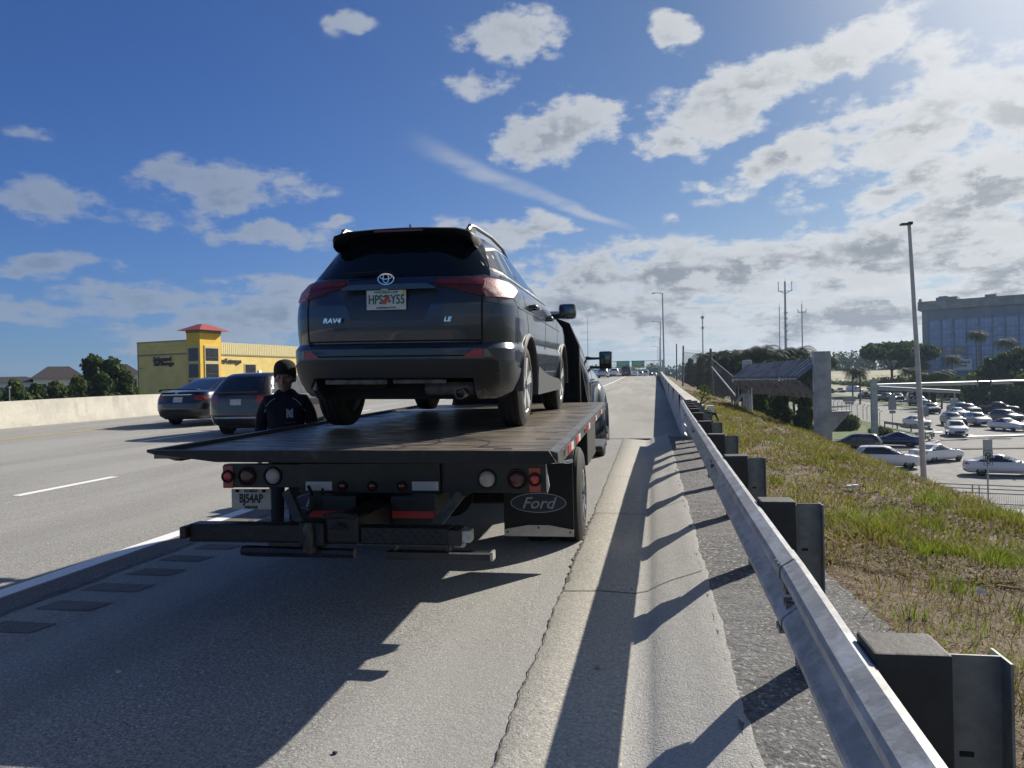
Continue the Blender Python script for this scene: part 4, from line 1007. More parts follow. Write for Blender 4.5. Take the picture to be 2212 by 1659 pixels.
    # --- rear wheels (dual)
    ty = wheel_meshes(.46, .27, .27, 8, 'chrome', '_truck')
    for s_ in (1, -1):
        for x in (1.145, .85):
            w = add_wheel(root, s_ * x, 2.95, .46, ty, s_ if x > 1 else -s_); w.location.z = .485
    a = MB(); a.tube([(-.9, 2.95, .485), (.9, 2.95, .485)], .10, 12); a.cyl((0, 2.95, .485), (0, 1, 0), .2, .3, 16); a.build('rear_axle', M_['under'], root, smooth=40)
    a = MB(); a.tube([(1.17, 1.05, 1.0), (1.22, 1.1, 1.0), (1.32, 1.14, 1.005)], [.012, .014, .016], 10); a.tube([(1.27, 1.12, 1.003), (1.30, 1.13, 1.004), (1.335, 1.14, 1.006)], [.02, .024, .016], 10); a.build('valve', M_['chrome'], root, smooth=50)
    a = MB(); a.add([(1.168, .89, 1.02), (1.19, .89, .85), (1.175, .89, .80), (1.168, .89, .9), (1.168, .91, 1.02), (1.19, .91, .85), (1.175, .91, .80), (1.168, .91, .9)], [(0, 1, 2, 3), (4, 7, 6, 5), (0, 4, 5, 1), (1, 5, 6, 2), (2, 6, 7, 3)]); a.build('torn_tag', mat('reflector_white', (0, 0, 0)), root)
    # side toolboxes and tank
    a = MB(); a.bbox(.88, 1.20, 4.7, 6.3, .56, 1.04, .02); a.build('side_box', M_['black'], root)
    a = MB(); a.bbox(-1.20, -.88, 4.1, 6.3, .48, 1.04, .02); a.build('side_box', M_['black'], root)
    a = MB(); a.box(1.09, 1.12, 5.4, 5.5, .52, 1.15); a.build('box_bracket', M_['steel'], root)
    # --- cab
    cp = mat('cab_paint', (.008, .009, .011), .12, coat=1.0, metal=.2)
    T = [(.62, 7.3, .96, 10.95), (.8, 7.22, 1.04, 11.05), (1.2, 7.20, 1.08, 11.05), (1.55, 7.20, 1.07, 10.95), (1.70, 7.20, 1.04, 10.3), (1.78, 7.21, 1.01, 9.35), (1.9, 7.22, .96, 9.18), (2.15, 7.25, .88, 8.92), (2.35, 7.30, .80, 8.68), (2.48, 7.38, .70, 8.45), (2.54, 7.5, .56, 8.2), (2.555, 7.65, .4, 8.0)]
    me = hull('cab', T, m=cp, nr=5, nf=3.4, Lr=.35, Lf=.8, arches=[(10.2, .50)], ar=.58, inw=.45, levels=30, blackm=M_['black'])
    cb = link('cab', me, root); bv = bvh_of(me)
    patch('rear_window', bv, [(-.6, 1.75), (-.52, 2.3), (.52, 2.3), (.6, 1.75)], 'r', M_['glass'], cb, step=.15)
    patch('windshield', bv, [(-.80, 1.85), (-.66, 2.38), (.66, 2.38), (.80, 1.85)], 'f', M_['glass'], cb, step=.15)
    for s_ in (1, -1):
        for w in ([(7.45, 1.80), (7.50, 2.30), (8.05, 2.33), (8.10, 1.80)], [(8.18, 1.80), (8.15, 2.33), (8.50, 2.30), (9.02, 1.82)]): patch('side_window', bv, w, 's', M_['glass'], cb, sgn=s_, step=.12)
        strip('door_seam', bv, [(8.14, 2.36), (8.14, .8)], .012, 's', M_['gap'], cb, sgn=s_)
        a = MB(); a.tube([(s_ * 1.04, 7.9, 1.60), (s_ * 1.10, 7.92, 1.60), (s_ * 1.10, 8.06, 1.60), (s_ * 1.04, 8.08, 1.60)], .014, 6); a.build('door_handle', M_['chrome'], cb)
        # fender
        rr = []
        for i in range(25):
            g = rad(-12 + 204 * i / 24); cy, cz = math.cos(g), math.sin(g)
            rr.append([(s_ * .95, 10.2 + cy * .60, .52 + cz * .60), (s_ * 1.20, 10.2 + cy * .60, .52 + cz * .60), (s_ * 1.215, 10.2 + cy * .64, .52 + cz * .64), (s_ * 1.16, 10.2 + cy * .76, .52 + cz * (.76 + .16 * max(0, cz))), (s_ * 1.04, 10.2 + cy * .84, .52 + cz * (.84 + .26 * max(0, cz))), (s_ * .92, 10.2 + cy * .84, .52 + cz * (.84 + .30 * max(0, cz)))])
        a = MB(); a.loft(rr); a.build('fender', cp, cb, smooth=50)
        # mirror
        a = MB(); a.bbox(s_ * 1.125 if s_ > 0 else -1.35, 1.35 if s_ > 0 else -1.125, 9.22, 9.36, 1.785, 2.110, .035); mi = a.build('tow_mirror', BP, root, smooth=50)
        a = MB(); a.bbox(s_ * 1.140 if s_ > 0 else -1.325, 1.325 if s_ > 0 else -1.140, 9.212, 9.222, 1.885, 2.092, .02); a.build('mirror_glass', mat('mirror_glass', (0, 0, 0)), mi, smooth=40)
        a = MB(); a.bbox(s_ * 1.140 if s_ > 0 else -1.325, 1.325 if s_ > 0 else -1.140, 9.212, 9.222, 1.80, 1.875, .02); a.build('wide_mirror', M_['black'], mi, smooth=40)
        a = MB(); a.box(min(s_ * 1.345, s_ * 1.362), max(s_ * 1.345, s_ * 1.362), 9.23, 9.33, 1.98, 2.10); a.build('mirror_cap', M_['chrome'], mi)
        a = MB()
        for z in (1.985, 1.825): a.tube([(s_ * .88, 9.25, z + .01), (s_ * 1.0, 9.27, z), (s_ * 1.14, 9.28, z)], [.035, .024, .02], 8)
        a.build('mirror_arm', BP, mi, smooth=50)
        # steps
        a = MB(); a.bbox(s_ * 1.00 if s_ > 0 else -1.24, 1.24 if s_ > 0 else -1.00, 7.5, 9.0, .47, .54, .02)
        stp = a.build('step', BS, cb)
        a = MB()
        for i in range(9): a.box(min(s_ * 1.02, s_ * 1.22), max(s_ * 1.02, s_ * 1.22), 7.6 + i * .16, 7.66 + i * .16, .54, .552)
        a.build('step_tread', M_['galv'], stp)
        w = add_wheel(root, s_ * 1.03, 10.2, .46, ty, s_); w.location.z = .56
        a = MB()
        for i in range(10):
            g = 2 * PI * i / 10; a.tube([(s_ * 1.15, 10.2 + .13 * math.cos(g), .56 + .13 * math.sin(g)), (s_ * 1.235, 10.2 + .13 * math.cos(g), .56 + .13 * math.sin(g))], [.017, .010], 8)
        a.cyl((s_ * 1.17, 10.2, .56), (1, 0, 0), .09, .10, 20); a.build('lug_nut_covers', M_['chrome'], w and root, smooth=50)
    # head board and beacon
    a = MB(); hp = [(1.08, 1.20), (1.05, 1.30), (.98, 1.75), (.88, 2.22), (.80, 2.44), (.68, 2.52), (.50, 2.55)]; a.prism([(x, z) for x, z in hp] + [(-x, z) for x, z in hp[::-1]], 7.02, 7.10, 'xz')
    for s_ in (1, -1): a.tube([(s_ * .93, 6.8, 1.25), (s_ * .93, 6.8, 2.1), (s_ * .80, 6.85, 2.42), (s_ * .60, 6.95, 2.50)], .045, 8)
    a.tube([(-.62, 6.95, 2.50), (.62, 6.95, 2.50)], .045, 8); a.build('headboard', mat('headboard_black', (.005, .005, .006), .6, spec=.15), root, smooth=40)
    a = MB(); a.bbox(-.72, .72, 7.35, 7.62, 2.60, 2.69, .03); a.box(-.5, .5, 7.42, 7.55, 2.54, 2.61); bl = a.build('light_bar', mat('beacon_lens', (.42, .40, .30), .15, coat=.8), root, smooth=40)
    a = MB(); a.bbox(-.74, .74, 7.33, 7.64, 2.585, 2.612, .01); a.build('light_bar_base', M_['black'], bl)
    a = MB(); a.tube([(.92, 9.3, 1.75), (.93, 9.25, 2.75)], [.005, .002], 5); a.build('aerial', M_['black'], root)
    return root
truck = build_truck()

# ================================================================== GUARDRAIL, BARRIERS
def gx(y): return .485 - max(0, 2.6 - y) * .016 + (.012 * (y - 1.8) if y > 1.8 else 0) + .0009 * max(0, y - 6) ** 2 * .4      # back of the rail (face of the blocks)
GR = empty('guardrail', (gx(0), 0, 0), 0, 'galvanized W-beam guardrail on steel posts between shoulder and grass slope', 'guardrail')
gl = Vector(GR.location)
prof = [(0.0, .290), (-.006, .300), (-.022, .301), (-.062, .276), (-.070, .262), (-.070, .238), (-.062, .222), (-.016, .184), (-.007, .172), (-.004, .158), (-.007, .144), (-.016, .132), (-.062, .096), (-.068, .084), (-.068, .064), (-.060, .052), (-.022, .024), (-.008, .012), (0.0, .018)]
def rail_seg(y0, y1, n, off=0.0):
    mb = MB(); rings = []
    for j in range(n + 1):
        y = y0 + (y1 - y0) * j / n; zb = lng(y) + .625
        o_ = [(gx(y) + px - off - gl.x, y, zb + pz) for px, pz in prof]
        i_ = [(gx(y) + px + .006 - off - gl.x, y, zb + pz + (.004 if k > 9 else -.004)) for k, (px, pz) in enumerate(prof)][::-1]
        rings.append(o_ + i_)
    mb.loft(rings, cap=False); return mb
galv_rail = bpy.data.materials.new('rail_galvanized'); galv_rail.use_nodes = True
t = NT(galv_rail.node_tree); b = t.n['Principled BSDF']; P = t.new('ShaderNodeTexCoord').outputs['Object']
v = t.new('ShaderNodeTexVoronoi'); v.inputs['Scale'].default_value = 26; t.l.new(t.vm('ADD', P, (0, 0, 0)), v.inputs['Vector'])
c = t.mix(t.ramp(v.outputs['Color'], .2, .8), (.33, .335, .335), (.42, .425, .42))
c = t.mix(t.m('MULTIPLY', t.ramp(t.noise(t.mapping(P, scale=(1, .35, 1)), 9, 6, .65), .45, .62), .65), c, (.60, .62, .63))
c = t.mix(t.m('MULTIPLY', t.ramp(t.noise(P, 26, 5, .7), .60, .68), .6), c, (.22, .23, .23))
t.l.new(c, b.inputs['Base Color']); b.inputs['Metallic'].default_value = .15; t.l.new(t.ramp(t.noise(P, 20, 4), .3, .7, .42, .66), b.inputs['Roughness'])
bp = t.new('ShaderNodeBump'); bp.inputs['Strength'].default_value = .12; bp.inputs['Distance'].default_value = .01; t.l.new(t.noise(P, 35, 4), bp.inputs['Height']); t.l.new(bp.outputs[0], b.inputs['Normal'])
segs = [(-2.4, 2.86), (2.70, 6.80), (6.64, 10.7), (10.54, 14.6), (14.44, 17.6)]
for i, (a, b_) in enumerate(segs):
    o = rail_seg(a, b_, max(6, int((b_ - a) * 5)), .0035 * (i % 2)).build('rail_beam', galv_rail, GR, smooth=24)
    bo = MB()
    if i:
        for dy in (.05, .10):
            for dz_ in (.262, .176, .124, .038):
                yy = a + dy; x = gx(yy) - gl.x - (.06 if dz_ in (.262, .038) else .035)
                bo.tube([(x - .012, yy, lng(yy) + .625 + dz_), (x + .02, yy, lng(yy) + .625 + dz_)], .014, 8)
        bo.build('splice_bolt', M_['steel'], o)
# thrie-beam like second rail piece near the end terminal at the bridge barrier
mb = MB(); rings = []
for j in range(9):
    y = 14.6 + 2.6 * j / 8; zb = lng(y) + .32
    rings.append([(gx(y) + px * .9 - gl.x, y, zb + pz) for px, pz in prof] + [(gx(y) + px * .9 + .006 - gl.x, y, zb + pz) for px, pz in prof][::-1])
mb.loft(rings, cap=False).build('lower_rail_beam', galv_rail, GR, smooth=30)
postm = mat('post_galvanized', (.22, .235, .24), .55, metal=.4, var=.35, vscale=16, bump=.1, bscale=60, lo=.3, hi=.7)
blockm = mat('block_recycled', (.030, .031, .033), .7, var=.3, vscale=10, bump=.3, bscale=30)
pys = [1.84 + 1.98 * k for k in range(6)] + [13.0 + .99 * k for k in range(5)]
for k, y in enumerate([-.14] + pys):
    e = empty('post', (gx(y) - gl.x, y, lng(y) + .11)); e.parent = GR
    a = MB(); a.bbox(.0, .160, -.075, .075, .475, .835, .006)
    a.v = [(v_[0], v_[1], v_[2] + (.012 * v_[0] * (1 if k % 2 else -.4) if v_[2] > .7 else 0)) for v_ in a.v]
    a.build('spacer_block', blockm, e)
    a = MB(); a.box(.162, .168, -.050, .050, -.3, .815); a.box(.168, .284, -.003, .003, -.3, .815); a.box(.284, .290, -.050, .050, -.3, .815)
    a.build('steel_post', postm, e)
    for q_ in ((.2885, .2915, -.012, .012, .70, .735), (.2885, .2915, -.012, .012, .55, .585), (.195, .225, -.0045, -.0029, .585, .597)):
        a = MB(); a.box(*q_); a.build('bolt_slot', M_['black'], e)
# bridge barrier
def bx(y): return .82 + .0078 * (y - 17)
BR = empty('bridge_barrier', (bx(17), 17, lng(17)), 0, 'long pale concrete bridge barrier beyond the end of the guardrail', 'barrier')
bl_ = Vector(BR.location)
bprof = [(-.13, 0.0), (-.13, .08), (-.02, .30), (.03, .84), (.33, .84), (.34, 0.0)]
mb = MB(); rings = []
ysb = [16.9, 17.4, 18, 19, 20] + rng(21, 130, 70) + rng(134, 260, 20)
for y in ysb:
    tp = max(0, 1 - (y - 16.9) / 2.2)
    rings.append([(bx(y) + px + (.05 * tp if px < 0 else 0) - bl_.x, y - 17, lng(y) + pz * (1 - .02 * tp) - (.1 if pz == 0 else 0) - bl_.z) for px, pz in bprof])
mb.loft(rings)
barm = mat('barrier_concrete', (.50, .485, .44), .85, col2=(.36, .345, .31), vscale=1.6, bump=.4, bscale=30, vdetail=8)
mb.build('barrier_wall', barm, BR, smooth=25)
mb = MB()
for y in (24, 33, 45, 60, 80, 100):
    mb.box(bx(y) - bl_.x - .025, bx(y) - bl_.x + .34, y - 17, y - 17 + .02, lng(y) - bl_.z + .30, lng(y) - bl_.z + .843)
mb.build('barrier_joint', dark, BR)
a = MB(); a.bbox(.40, .56, .25, .45, .52, .80, .01); a.build('junction_box', M_['white'], BR)
# median barrier on the far left
mp = [(0, -.05), (0, .08), (-.12, .30), (-.20, .81), (-.36, .81), (-.44, .30), (-.56, .08), (-.56, -.05)]
MBR = empty('median_barrier', (-18.9, 20, rz_(-18.9, 20)), 0, 'long weathered concrete median barrier along the far left of the highway', 'barrier')
ml = Vector(MBR.location)
mb = MB(); rings = []
for y in rng(-14, 60, 40) + rng(63, 250, 40):
    rings.append([(px, y - 20, rz_(-18.9, y) + pz - ml.z + .012 * math.sin(y * .6)) for px, pz in mp])
medm = bpy.data.materials.new('median_concrete'); medm.use_nodes = True
t = NT(medm.node_tree); b = t.n['Principled BSDF']; P = t.new('ShaderNodeTexCoord').outputs['Object']
c = t.mix(t.ramp(t.noise(P, 1.2, 8, .7), .35, .65), (.50, .475, .41), (.41, .39, .345))
c = t.mix(t.m('MULTIPLY', t.ramp(t.noise(t.mapping(P, scale=(1, 1.6, .5)), 1.6, 8, .75), .52, .68), .40), c, (.25, .24, .21))
c = t.mix(t.m('MULTIPLY', t.ramp(t.noise(P, 9, 4), .60, .70), .4), c, (.30, .28, .25))
t.l.new(c, b.inputs['Base Color']); b.inputs['Roughness'].default_value = .9
bp = t.new('ShaderNodeBump'); bp.inputs['Strength'].default_value = .5; bp.inputs['Distance'].default_value = .02; t.l.new(t.noise(P, 12, 6), bp.inputs['Height']); t.l.new(bp.outputs[0], b.inputs['Normal'])
mb.loft(rings); mb.build('barrier_wall', medm, MBR, smooth=30)
mb = MB()
for y in (-2.5, 3.8, 18.4, 33, 48):
    for (p, q) in zip(mp[1:4], mp[2:5]):
        o1 = .012; z = rz_(-18.9, y) - ml.z
        jx = lambda h: .10 * math.sin(h * 7 + y)
        mb.quad((p[0] + .006, y - 20 + jx(p[1]), z + p[1]), (q[0] + .006, y - 20 + jx(q[1]), z + q[1] + .004), (q[0] + .006, y - 20 + .05 + jx(q[1]), z + q[1] + .004), (p[0] + .006, y - 20 + .05 + jx(p[1]), z + p[1]))
mb.build('barrier_crack', dark, MBR)
# yellow reflector on the barrier
a = MB(); a.bbox(-.05, .05, -.02, .02, 0, .16, .006); a.add([(-.02, -.02, .14), (.02, -.02, .14), (.02, .02, .14), (-.02, .02, .14)], [(0, 1, 2, 3)])
o = a.build('barrier_reflector', mat('reflector_amber', (.65, .45, .08), .4)); o.location = (-19.18, 12.2, rz_(-18.9, 12.2) + .80); tag(o, 'small amber reflector on top of the left concrete barrier', 'reflector')

# litter and stones on the road
def pebble(x, y, s, m, label, cat='stone'):
    bm = bmesh.new(); bmesh.ops.create_icosphere(bm, subdivisions=2, radius=s)
    for v in bm.verts: v.co = Vector((v.co.x * (1 + .4 * math.sin(v.co.y * 90)), v.co.y * (.8 + .3 * math.sin(v.co.x * 130)), v.co.z * .55))
    a = MB(); a.bm(bm); o = a.build('stone' if cat == 'stone' else 'litter', m, smooth=50); o.location = (x, y, (lng(y) + (gprof(x) if x > -.7 else 0)) + s * .35); tag(o, label, cat)
stone_m = mat('stone_white', (.5, .49, .46), .8)
pebble(-.06 - .25, 4.05, .02, mat('stone_tan', (.45, .38, .26), .8), 'tan stone lying in the shaded gutter')
pebble(-2.92, 3.62, .016, stone_m, 'small white stone near the shoulder lines in the truck shadow')
pebble(-1.62, 3.75, .010, stone_m, 'tiny white stone in the truck shadow on the shoulder')
pebble(-1.35, 2.95, .012, mat('stone_dark', (.03, .03, .03), .8), 'dark crumb of asphalt on the sunlit shoulder')
pebble(-.17, 5.6, .012, stone_m, 'pale chip of stone in the gutter shade, farther off')

# ================================================================== PERSON
def skin_mesh(chains, sub=1):
    """chains: list of point lists [(x,y,z,r)...]; first point of a chain may repeat an earlier point (joined)"""
    V = []; E = []; Rr = []
    def vid(p):
        for i, q in enumerate(V):
            if (Vector(q) - Vector(p[:3])).length < 1e-4: return i
        V.append(tuple(p[:3])); Rr.append(p[3]); return len(V) - 1
    for ch in chains:
        ids = [vid(p) for p in ch]; E += list(zip(ids, ids[1:]))
    me = bpy.data.meshes.new('sk'); me.from_pydata(V, E, []); o = link('sk', me)
    sk_ = o.modifiers.new('s', 'SKIN'); sk_.use_smooth_shade = True
    for i, r in enumerate(Rr): me.skin_vertices[0].data[i].radius = r if isinstance(r, tuple) else (r, r); me.skin_vertices[0].data[i].use_root = (i == 0)
    o.modifiers.new('d', 'SUBSURF').levels = sub
    bpy.context.view_layer.update()
    r = eval_mesh(o); drop(o); return r
def hand(wx, wy, wz, s):
    """five fingers, hanging hand; s = side"""
    ch = []; palm = (wx, wy - .01, wz - .08, .026)
    ch.append([(wx, wy, wz, .026), palm])
    for i, (dx, ln) in enumerate(((-.030, .062), (-.010, .072), (.011, .068), (.030, .052))):
        ch.append([palm, (wx + .004, wy + dx, wz - .095, .012), (wx - s * .006, wy + dx * 1.1, wz - .095 - ln * .5, .0092), (wx - s * .022, wy + dx * 1.1, wz - .095 - ln, .0075)])
    ch.append([(wx, wy, wz, .026), (wx - s * .012, wy - .036, wz - .045, .012), (wx - s * .026, wy - .050, wz - .085, .009)])
    return ch
def build_person():
    root = empty('person', (-3.54, 6.80, rz_(-3.6, 6.85)), rad(152 + 180 - 180), 'person in a black knitted cap and navy jacket behind the left edge of the bed', 'person')
    root.rotation_euler = (0, 0, rad(17)); root.scale = (.97, .97, .965)
    # local: faces -y (towards the camera), x right in the picture
    k = [(0, 0, .95, (.15, .11)), (0, 0, 1.10, (.15, .105)), (0, .0, 1.28, (.17, .115)), (0, .01, 1.42, (.155, .10)), (0, .005, 1.50, .062), (0, -.005, 1.56, .056), (0, -.012, 1.64, .07)]
    sh = k[3]
    body = [k]
    for s in (1, -1):
        body += [[sh, (s * .165, .01, 1.435, .062), (s * .215, .02, 1.33, .052), (s * .245, .03, 1.14, .042), (s * (.25 if s < 0 else .26), -.03, 1.0, .036), (s * .25, -.09, .90, .026)],
                 [k[0], (s * .09, 0, .86, .088), (s * .10, -.01, .50, .060), (s * .105, .01, .12, .042), (s * .108, -.02, .06, .042), (s * .115, -.15, .035, .034)]]
        body += hand(s * .25, -.09, .90, s)
    me = skin_mesh(body, 1)
    mb = MB(); bm = bmesh.new(); bm.from_mesh(me); mb.bm(bm)
    def ball(c, r, sc=(1, 1, 1), R=None):
        bm = bmesh.new(); bmesh.ops.create_icosphere(bm, subdivisions=3, radius=1)
        for v in bm.verts: v.co = Vector((v.co.x * r * sc[0], v.co.y * r * sc[1], v.co.z * r * sc[2])) + Vector(c)
        mb.bm(bm)
    H = Vector((0, -.02, 1.685))
    ball(H + Vector((0, .012, .022)), .097, (.80, 1.0, 1.02)); ball(H + Vector((0, -.022, -.045)), .070, (.86, .90, 1.12))     # skull, jaw
    ball(H + Vector((0, -.078, -.098)), .022, (1.2, .9, .9)); ball(H + Vector((0, -.058, -.09)), .036, (1.1, .9, .8))            # chin
    ball(H + Vector((0, -.104, -.022)), .013, (.95, 1.1, 1.5)); ball(H + Vector((0, -.094, .004)), .010, (.8, 1.1, 2.2)); ball(H + Vector((.012, -.094, -.030)), .009); ball(H + Vector((-.012, -.094, -.030)), .009)
    for s in (1, -1):
        ball(H + Vector((s * .032, -.076, .030)), .020, (1.2, .62, .48)); ball(H + Vector((s * .040, -.060, -.016)), .026, (1, .8, .8)); ball(H + Vector((s * .083, .012, -.008)), .024, (.35, .75, 1.25))
    ball(H + Vector((0, -.086, -.062)), .013, (1.9, .8, .42)); ball(H + Vector((0, -.084, -.074)), .013, (1.6, .8, .5))
    me2 = mb.mesh('b', None); o = link('b', me2); r = o.modifiers.new('r', 'REMESH'); r.mode = 'VOXEL'; r.voxel_size = .0085; r.use_smooth_shade = True
    sm = o.modifiers.new('m', 'SMOOTH'); sm.iterations = 2; sm.factor = .5
    bpy.context.view_layer.update(); bme = eval_mesh(o); drop(o); bme.name = 'person_body'; bme.materials.clear(); bme.materials.append(mat('skin', (.25, .14, .10), .5, var=.15, vscale=18)); bme.shade_smooth()
    link('body', bme, root)
    for s in (1, -1):
        a = MB(); bm = bmesh.new(); bmesh.ops.create_uvsphere(bm, u_segments=16, v_segments=10, radius=.0105)
        for v in bm.verts: v.co += H + Vector((s * .031, -.072, .010))
        a.bm(bm); e = a.build('eye', mat('eye_white', (.16, .15, .15), .4), root, smooth=60)
        a = MB(); a.cyl((s * .031, -.1028, 1.695), (0, 1, 0), .0055, .002, 12); a.build('iris', M_['black'], e)
        a = MB(); a.tube([tuple(H + Vector((s * .014, -.092, .033))), tuple(H + Vector((s * .032, -.094, .039))), tuple(H + Vector((s * .052, -.078, .032)))], [.004, .005, .003], 6); a.build('eyebrow', mat('hair_dark', (.02, .016, .013), .7), root)
    a = MB(); a.tube([tuple(H + Vector((-.024, -.089, -.067))), tuple(H + Vector((0, -.097, -.068))), tuple(H + Vector((.024, -.089, -.067)))], [.002, .0035, .002], 6); a.build('lips', mat('lips', (.22, .09, .08), .5), root)
    # knitted cap
    a = MB(); rings = []; N = 40
    for z, r in ((.040, .098), (.048, .106), (.075, .108), (.105, .104), (.130, .093), (.150, .074), (.163, .048), (.169, .018)):
        rings.append([tuple(H + Vector((math.cos(2 * PI * i / N) * r * .86, .015 + math.sin(2 * PI * i / N) * r * 1.06, z - .085 * (math.sin(2 * PI * i / N) * .5 + .5) * max(0, 1 - (z - .04) / .07)))) for i in range(N)])
    a.loft(rings); a.build('knitted_cap', mat('cap_wool', (.010, .010, .008), .95, bump=.8, bscale=220), root, smooth=50)
    # jacket
    J = [(0, 0, .90, (.19, .145)), (0, 0, 1.10, (.195, .145)), (0, .0, 1.28, (.205, .15)), (0, .01, 1.41, (.18, .125)), (0, .01, 1.505, (.125, .11)), (0, .0, 1.575, (.092, .09))]
    ch = [J]
    for s in (1, -1): ch.append([J[3], (s * .175, .012, 1.43, .082), (s * .232, .02, 1.32, .074), (s * .262, .03, 1.13, .062), (s * .265, -.02, 1.02, .056), (s * .255, -.08, .925, .044)])
    jm = skin_mesh(ch, 2); jm.name = 'jacket'; jm.materials.append(mat('jacket_navy', (.005, .007, .018), .75, var=.4, vscale=8, bump=.8, bscale=9, spec=.2)); jm.shade_smooth()
    jk = link('jacket', jm, root); bv = bvh_of(jm)
    lg = mat('logo_white', (.55, .58, .66), .6)
    # interlocking letters on the chest
    for tx, dx, dz_, sz in (('N', 0, -.004, .095), ('Y', 0, .008, .11)):
        me = text_mesh(tx, sz, extrude=.001, bold=.004, sx=.95)
        for v in me.vertices:
            q = Vector((v.co.x + .060 + dx, -2, v.co.z + 1.305 + dz_)); h = bv.ray_cast(q, Vector((0, 1, 0)))
            v.co = Vector((q.x, (h[0].y if h[0] else -.15) - .004, q.z))
        me.materials.clear(); me.materials.append(lg); link('logo', me, jk)
    me = text_mesh('Genuine', .030, extrude=.0006, shear=.3)
    for v in me.vertices:
        q = Vector((v.co.x + .060, -2, v.co.z + 1.222)); h = bv.ray_cast(q, Vector((0, 1, 0))); v.co = Vector((q.x, (h[0].y if h[0] else -.15) - .003, q.z))
    me.materials.clear(); me.materials.append(mat('stitch_grey', (.16, .17, .20), .7)); link('stitched_word', me, jk)
    for s in (1, -1):
        a = MB(); L = [(s * .085, 1.47), (s * .13, 1.44), (s * .17, 1.395), (s * .20, 1.33)]; pts = []
        for x, z in L:
            h = bv.ray_cast(Vector((x, -2, z)), Vector((0, 1, 0))); pts.append((x, (h[0].y if h[0] else -.08) - .002, z))
        a.tube(pts, .0035, 6); a.build('piping', mat('piping_grey', (.32, .34, .38), .6), jk)
    a = MB(); a.tube([(0, -.095, 1.50), (0, -.13, 1.44), (0, -.158, 1.3), (0, -.155, 1.1)], .003, 6); a.build('zip', M_['black'], jk)
    # trousers and shoes
    T = [(0, 0, .97, (.165, .125))]
    ch = []
    for s in (1, -1): ch.append([T[0], (s * .095, 0, .84, .105), (s * .105, -.01, .50, .080), (s * .11, .01, .14, .066)])
    tm = skin_mesh(ch, 2); tm.materials.append(mat('trousers', (.02, .021, .025), .8)); tm.shade_smooth(); tm.name = 'trousers'; link('trousers', tm, root)
    for s in (1, -1):
        a = MB(); a.bbox(s * .112 - .05, s * .112 + .05, -.20, .09, 0, .10, .04); a.build('shoe', M_['black'], root, smooth=60)
    for o in root.children_recursive:
        if o.type == 'MESH' and o.name.split('.')[0] not in ('jacket', 'logo', 'stitched_word', 'piping', 'zip', 'trousers', 'shoe'):
            for v in o.data.vertices:
                if v.co.z > 1.56:
                    f = 1 + .20 * min(1, (v.co.z - 1.56) / .06); v.co.x *= f; v.co.y = -.01 + (v.co.y + .01) * f; v.co.z = 1.545 + (v.co.z - 1.58) * 1.16
    return root
person = build_person()

# ================================================================== LEFT TRAFFIC
def left_cars():
    a = make_car('sedan', 'dkgrey', (.022, .022, .030), (-14.25, 22.9, rz_(-14.2, 22)), .6, 'dark grey sedan with a boot-lid spoiler driving beside the concrete barrier', 'car', metal=.6)
    a.scale.z = 1.05
    s = MB(); s.loft([[(x, -2.30, z), (x, -2.18, z + .01), (x, -2.18, z + .035), (x, -2.32, z + .03)] for x, z in ((-.68, 1.02), (-.62, 1.06), (0, 1.075), (.62, 1.06), (.68, 1.02))]); s.build('boot_spoiler', M_['black'], a, smooth=40)
    s = MB(); s.bbox(-.5, .5, -2.405, -2.37, .915, .935, .004); s.build('chrome_bar', M_['chrome'], a)
    lettering('badge', 'H', .09, M_['chrome'], a, (-.02, -2.37, .975), sx=1.2)
    b = make_car('suv', 'brown', (.034, .032, .031), (-10.55, 19.9, rz_(-10.5, 19)), .6, 'dark bronze crossover driving just beyond the truck bed, left of the person', 'car', metal=.6)
    s = MB(); s.bbox(-.03, .03, -1.15, -1.0, 1.66, 1.74, .015); s.build('fin_aerial', M_['white'], b)
    s = MB(); s.bbox(-.60, .60, -2.335, -2.28, .47, .52, .02); s.build('bumper_trim', M_['galv'], b)
    s = MB(); s.bbox(-.60, .60, -2.32, -2.27, 1.145, 1.165, .005); s.build('tail_bar', M_['dkred'], b)
left_cars()

# ================================================================== FOLIAGE
def leaf_verts(blobs, n, size, seed, flat=.0, shell=.55):
    """n leaf-sized faces spread through ellipsoid blobs [(cx,cy,cz,rx,ry,rz)]"""
    g = np.random.default_rng(seed); B = np.array(blobs, float)
    vol = B[:, 3] * B[:, 4] * B[:, 5]; pick = g.choice(len(B), n, p=vol ** .8 / (vol ** .8).sum())
    d = g.normal(size=(n, 3)); d /= np.linalg.norm(d, axis=1)[:, None]
    r = shell + (1 - shell) * g.random(n) ** .6
    # lumpy outline: radius modulated by direction
    lump = 1 + .16 * np.sin(d[:, 0] * 5 + pick * 1.7) * np.sin(d[:, 2] * 6 + pick) + .10 * np.sin(d[:, 1] * 11 + pick * 2.3)
    c = B[pick, :3] + d * B[pick, 3:] * (r * lump)[:, None]
    nrm = d + g.normal(size=(n, 3)) * .75; nrm /= np.linalg.norm(nrm, axis=1)[:, None]
    u = np.cross(nrm, g.normal(size=(n, 3))); u /= np.linalg.norm(u, axis=1)[:, None]; w = np.cross(nrm, u)
    s = size * (.6 + .8 * g.random(n))[:, None]
    v = np.stack([c - u * s - w * s * .35, c + u * s * .1 - w * s * .6, c + u * s + w * s * .1, c - u * s * .1 + w * s * .6], 1).reshape(-1, 3)
    return v
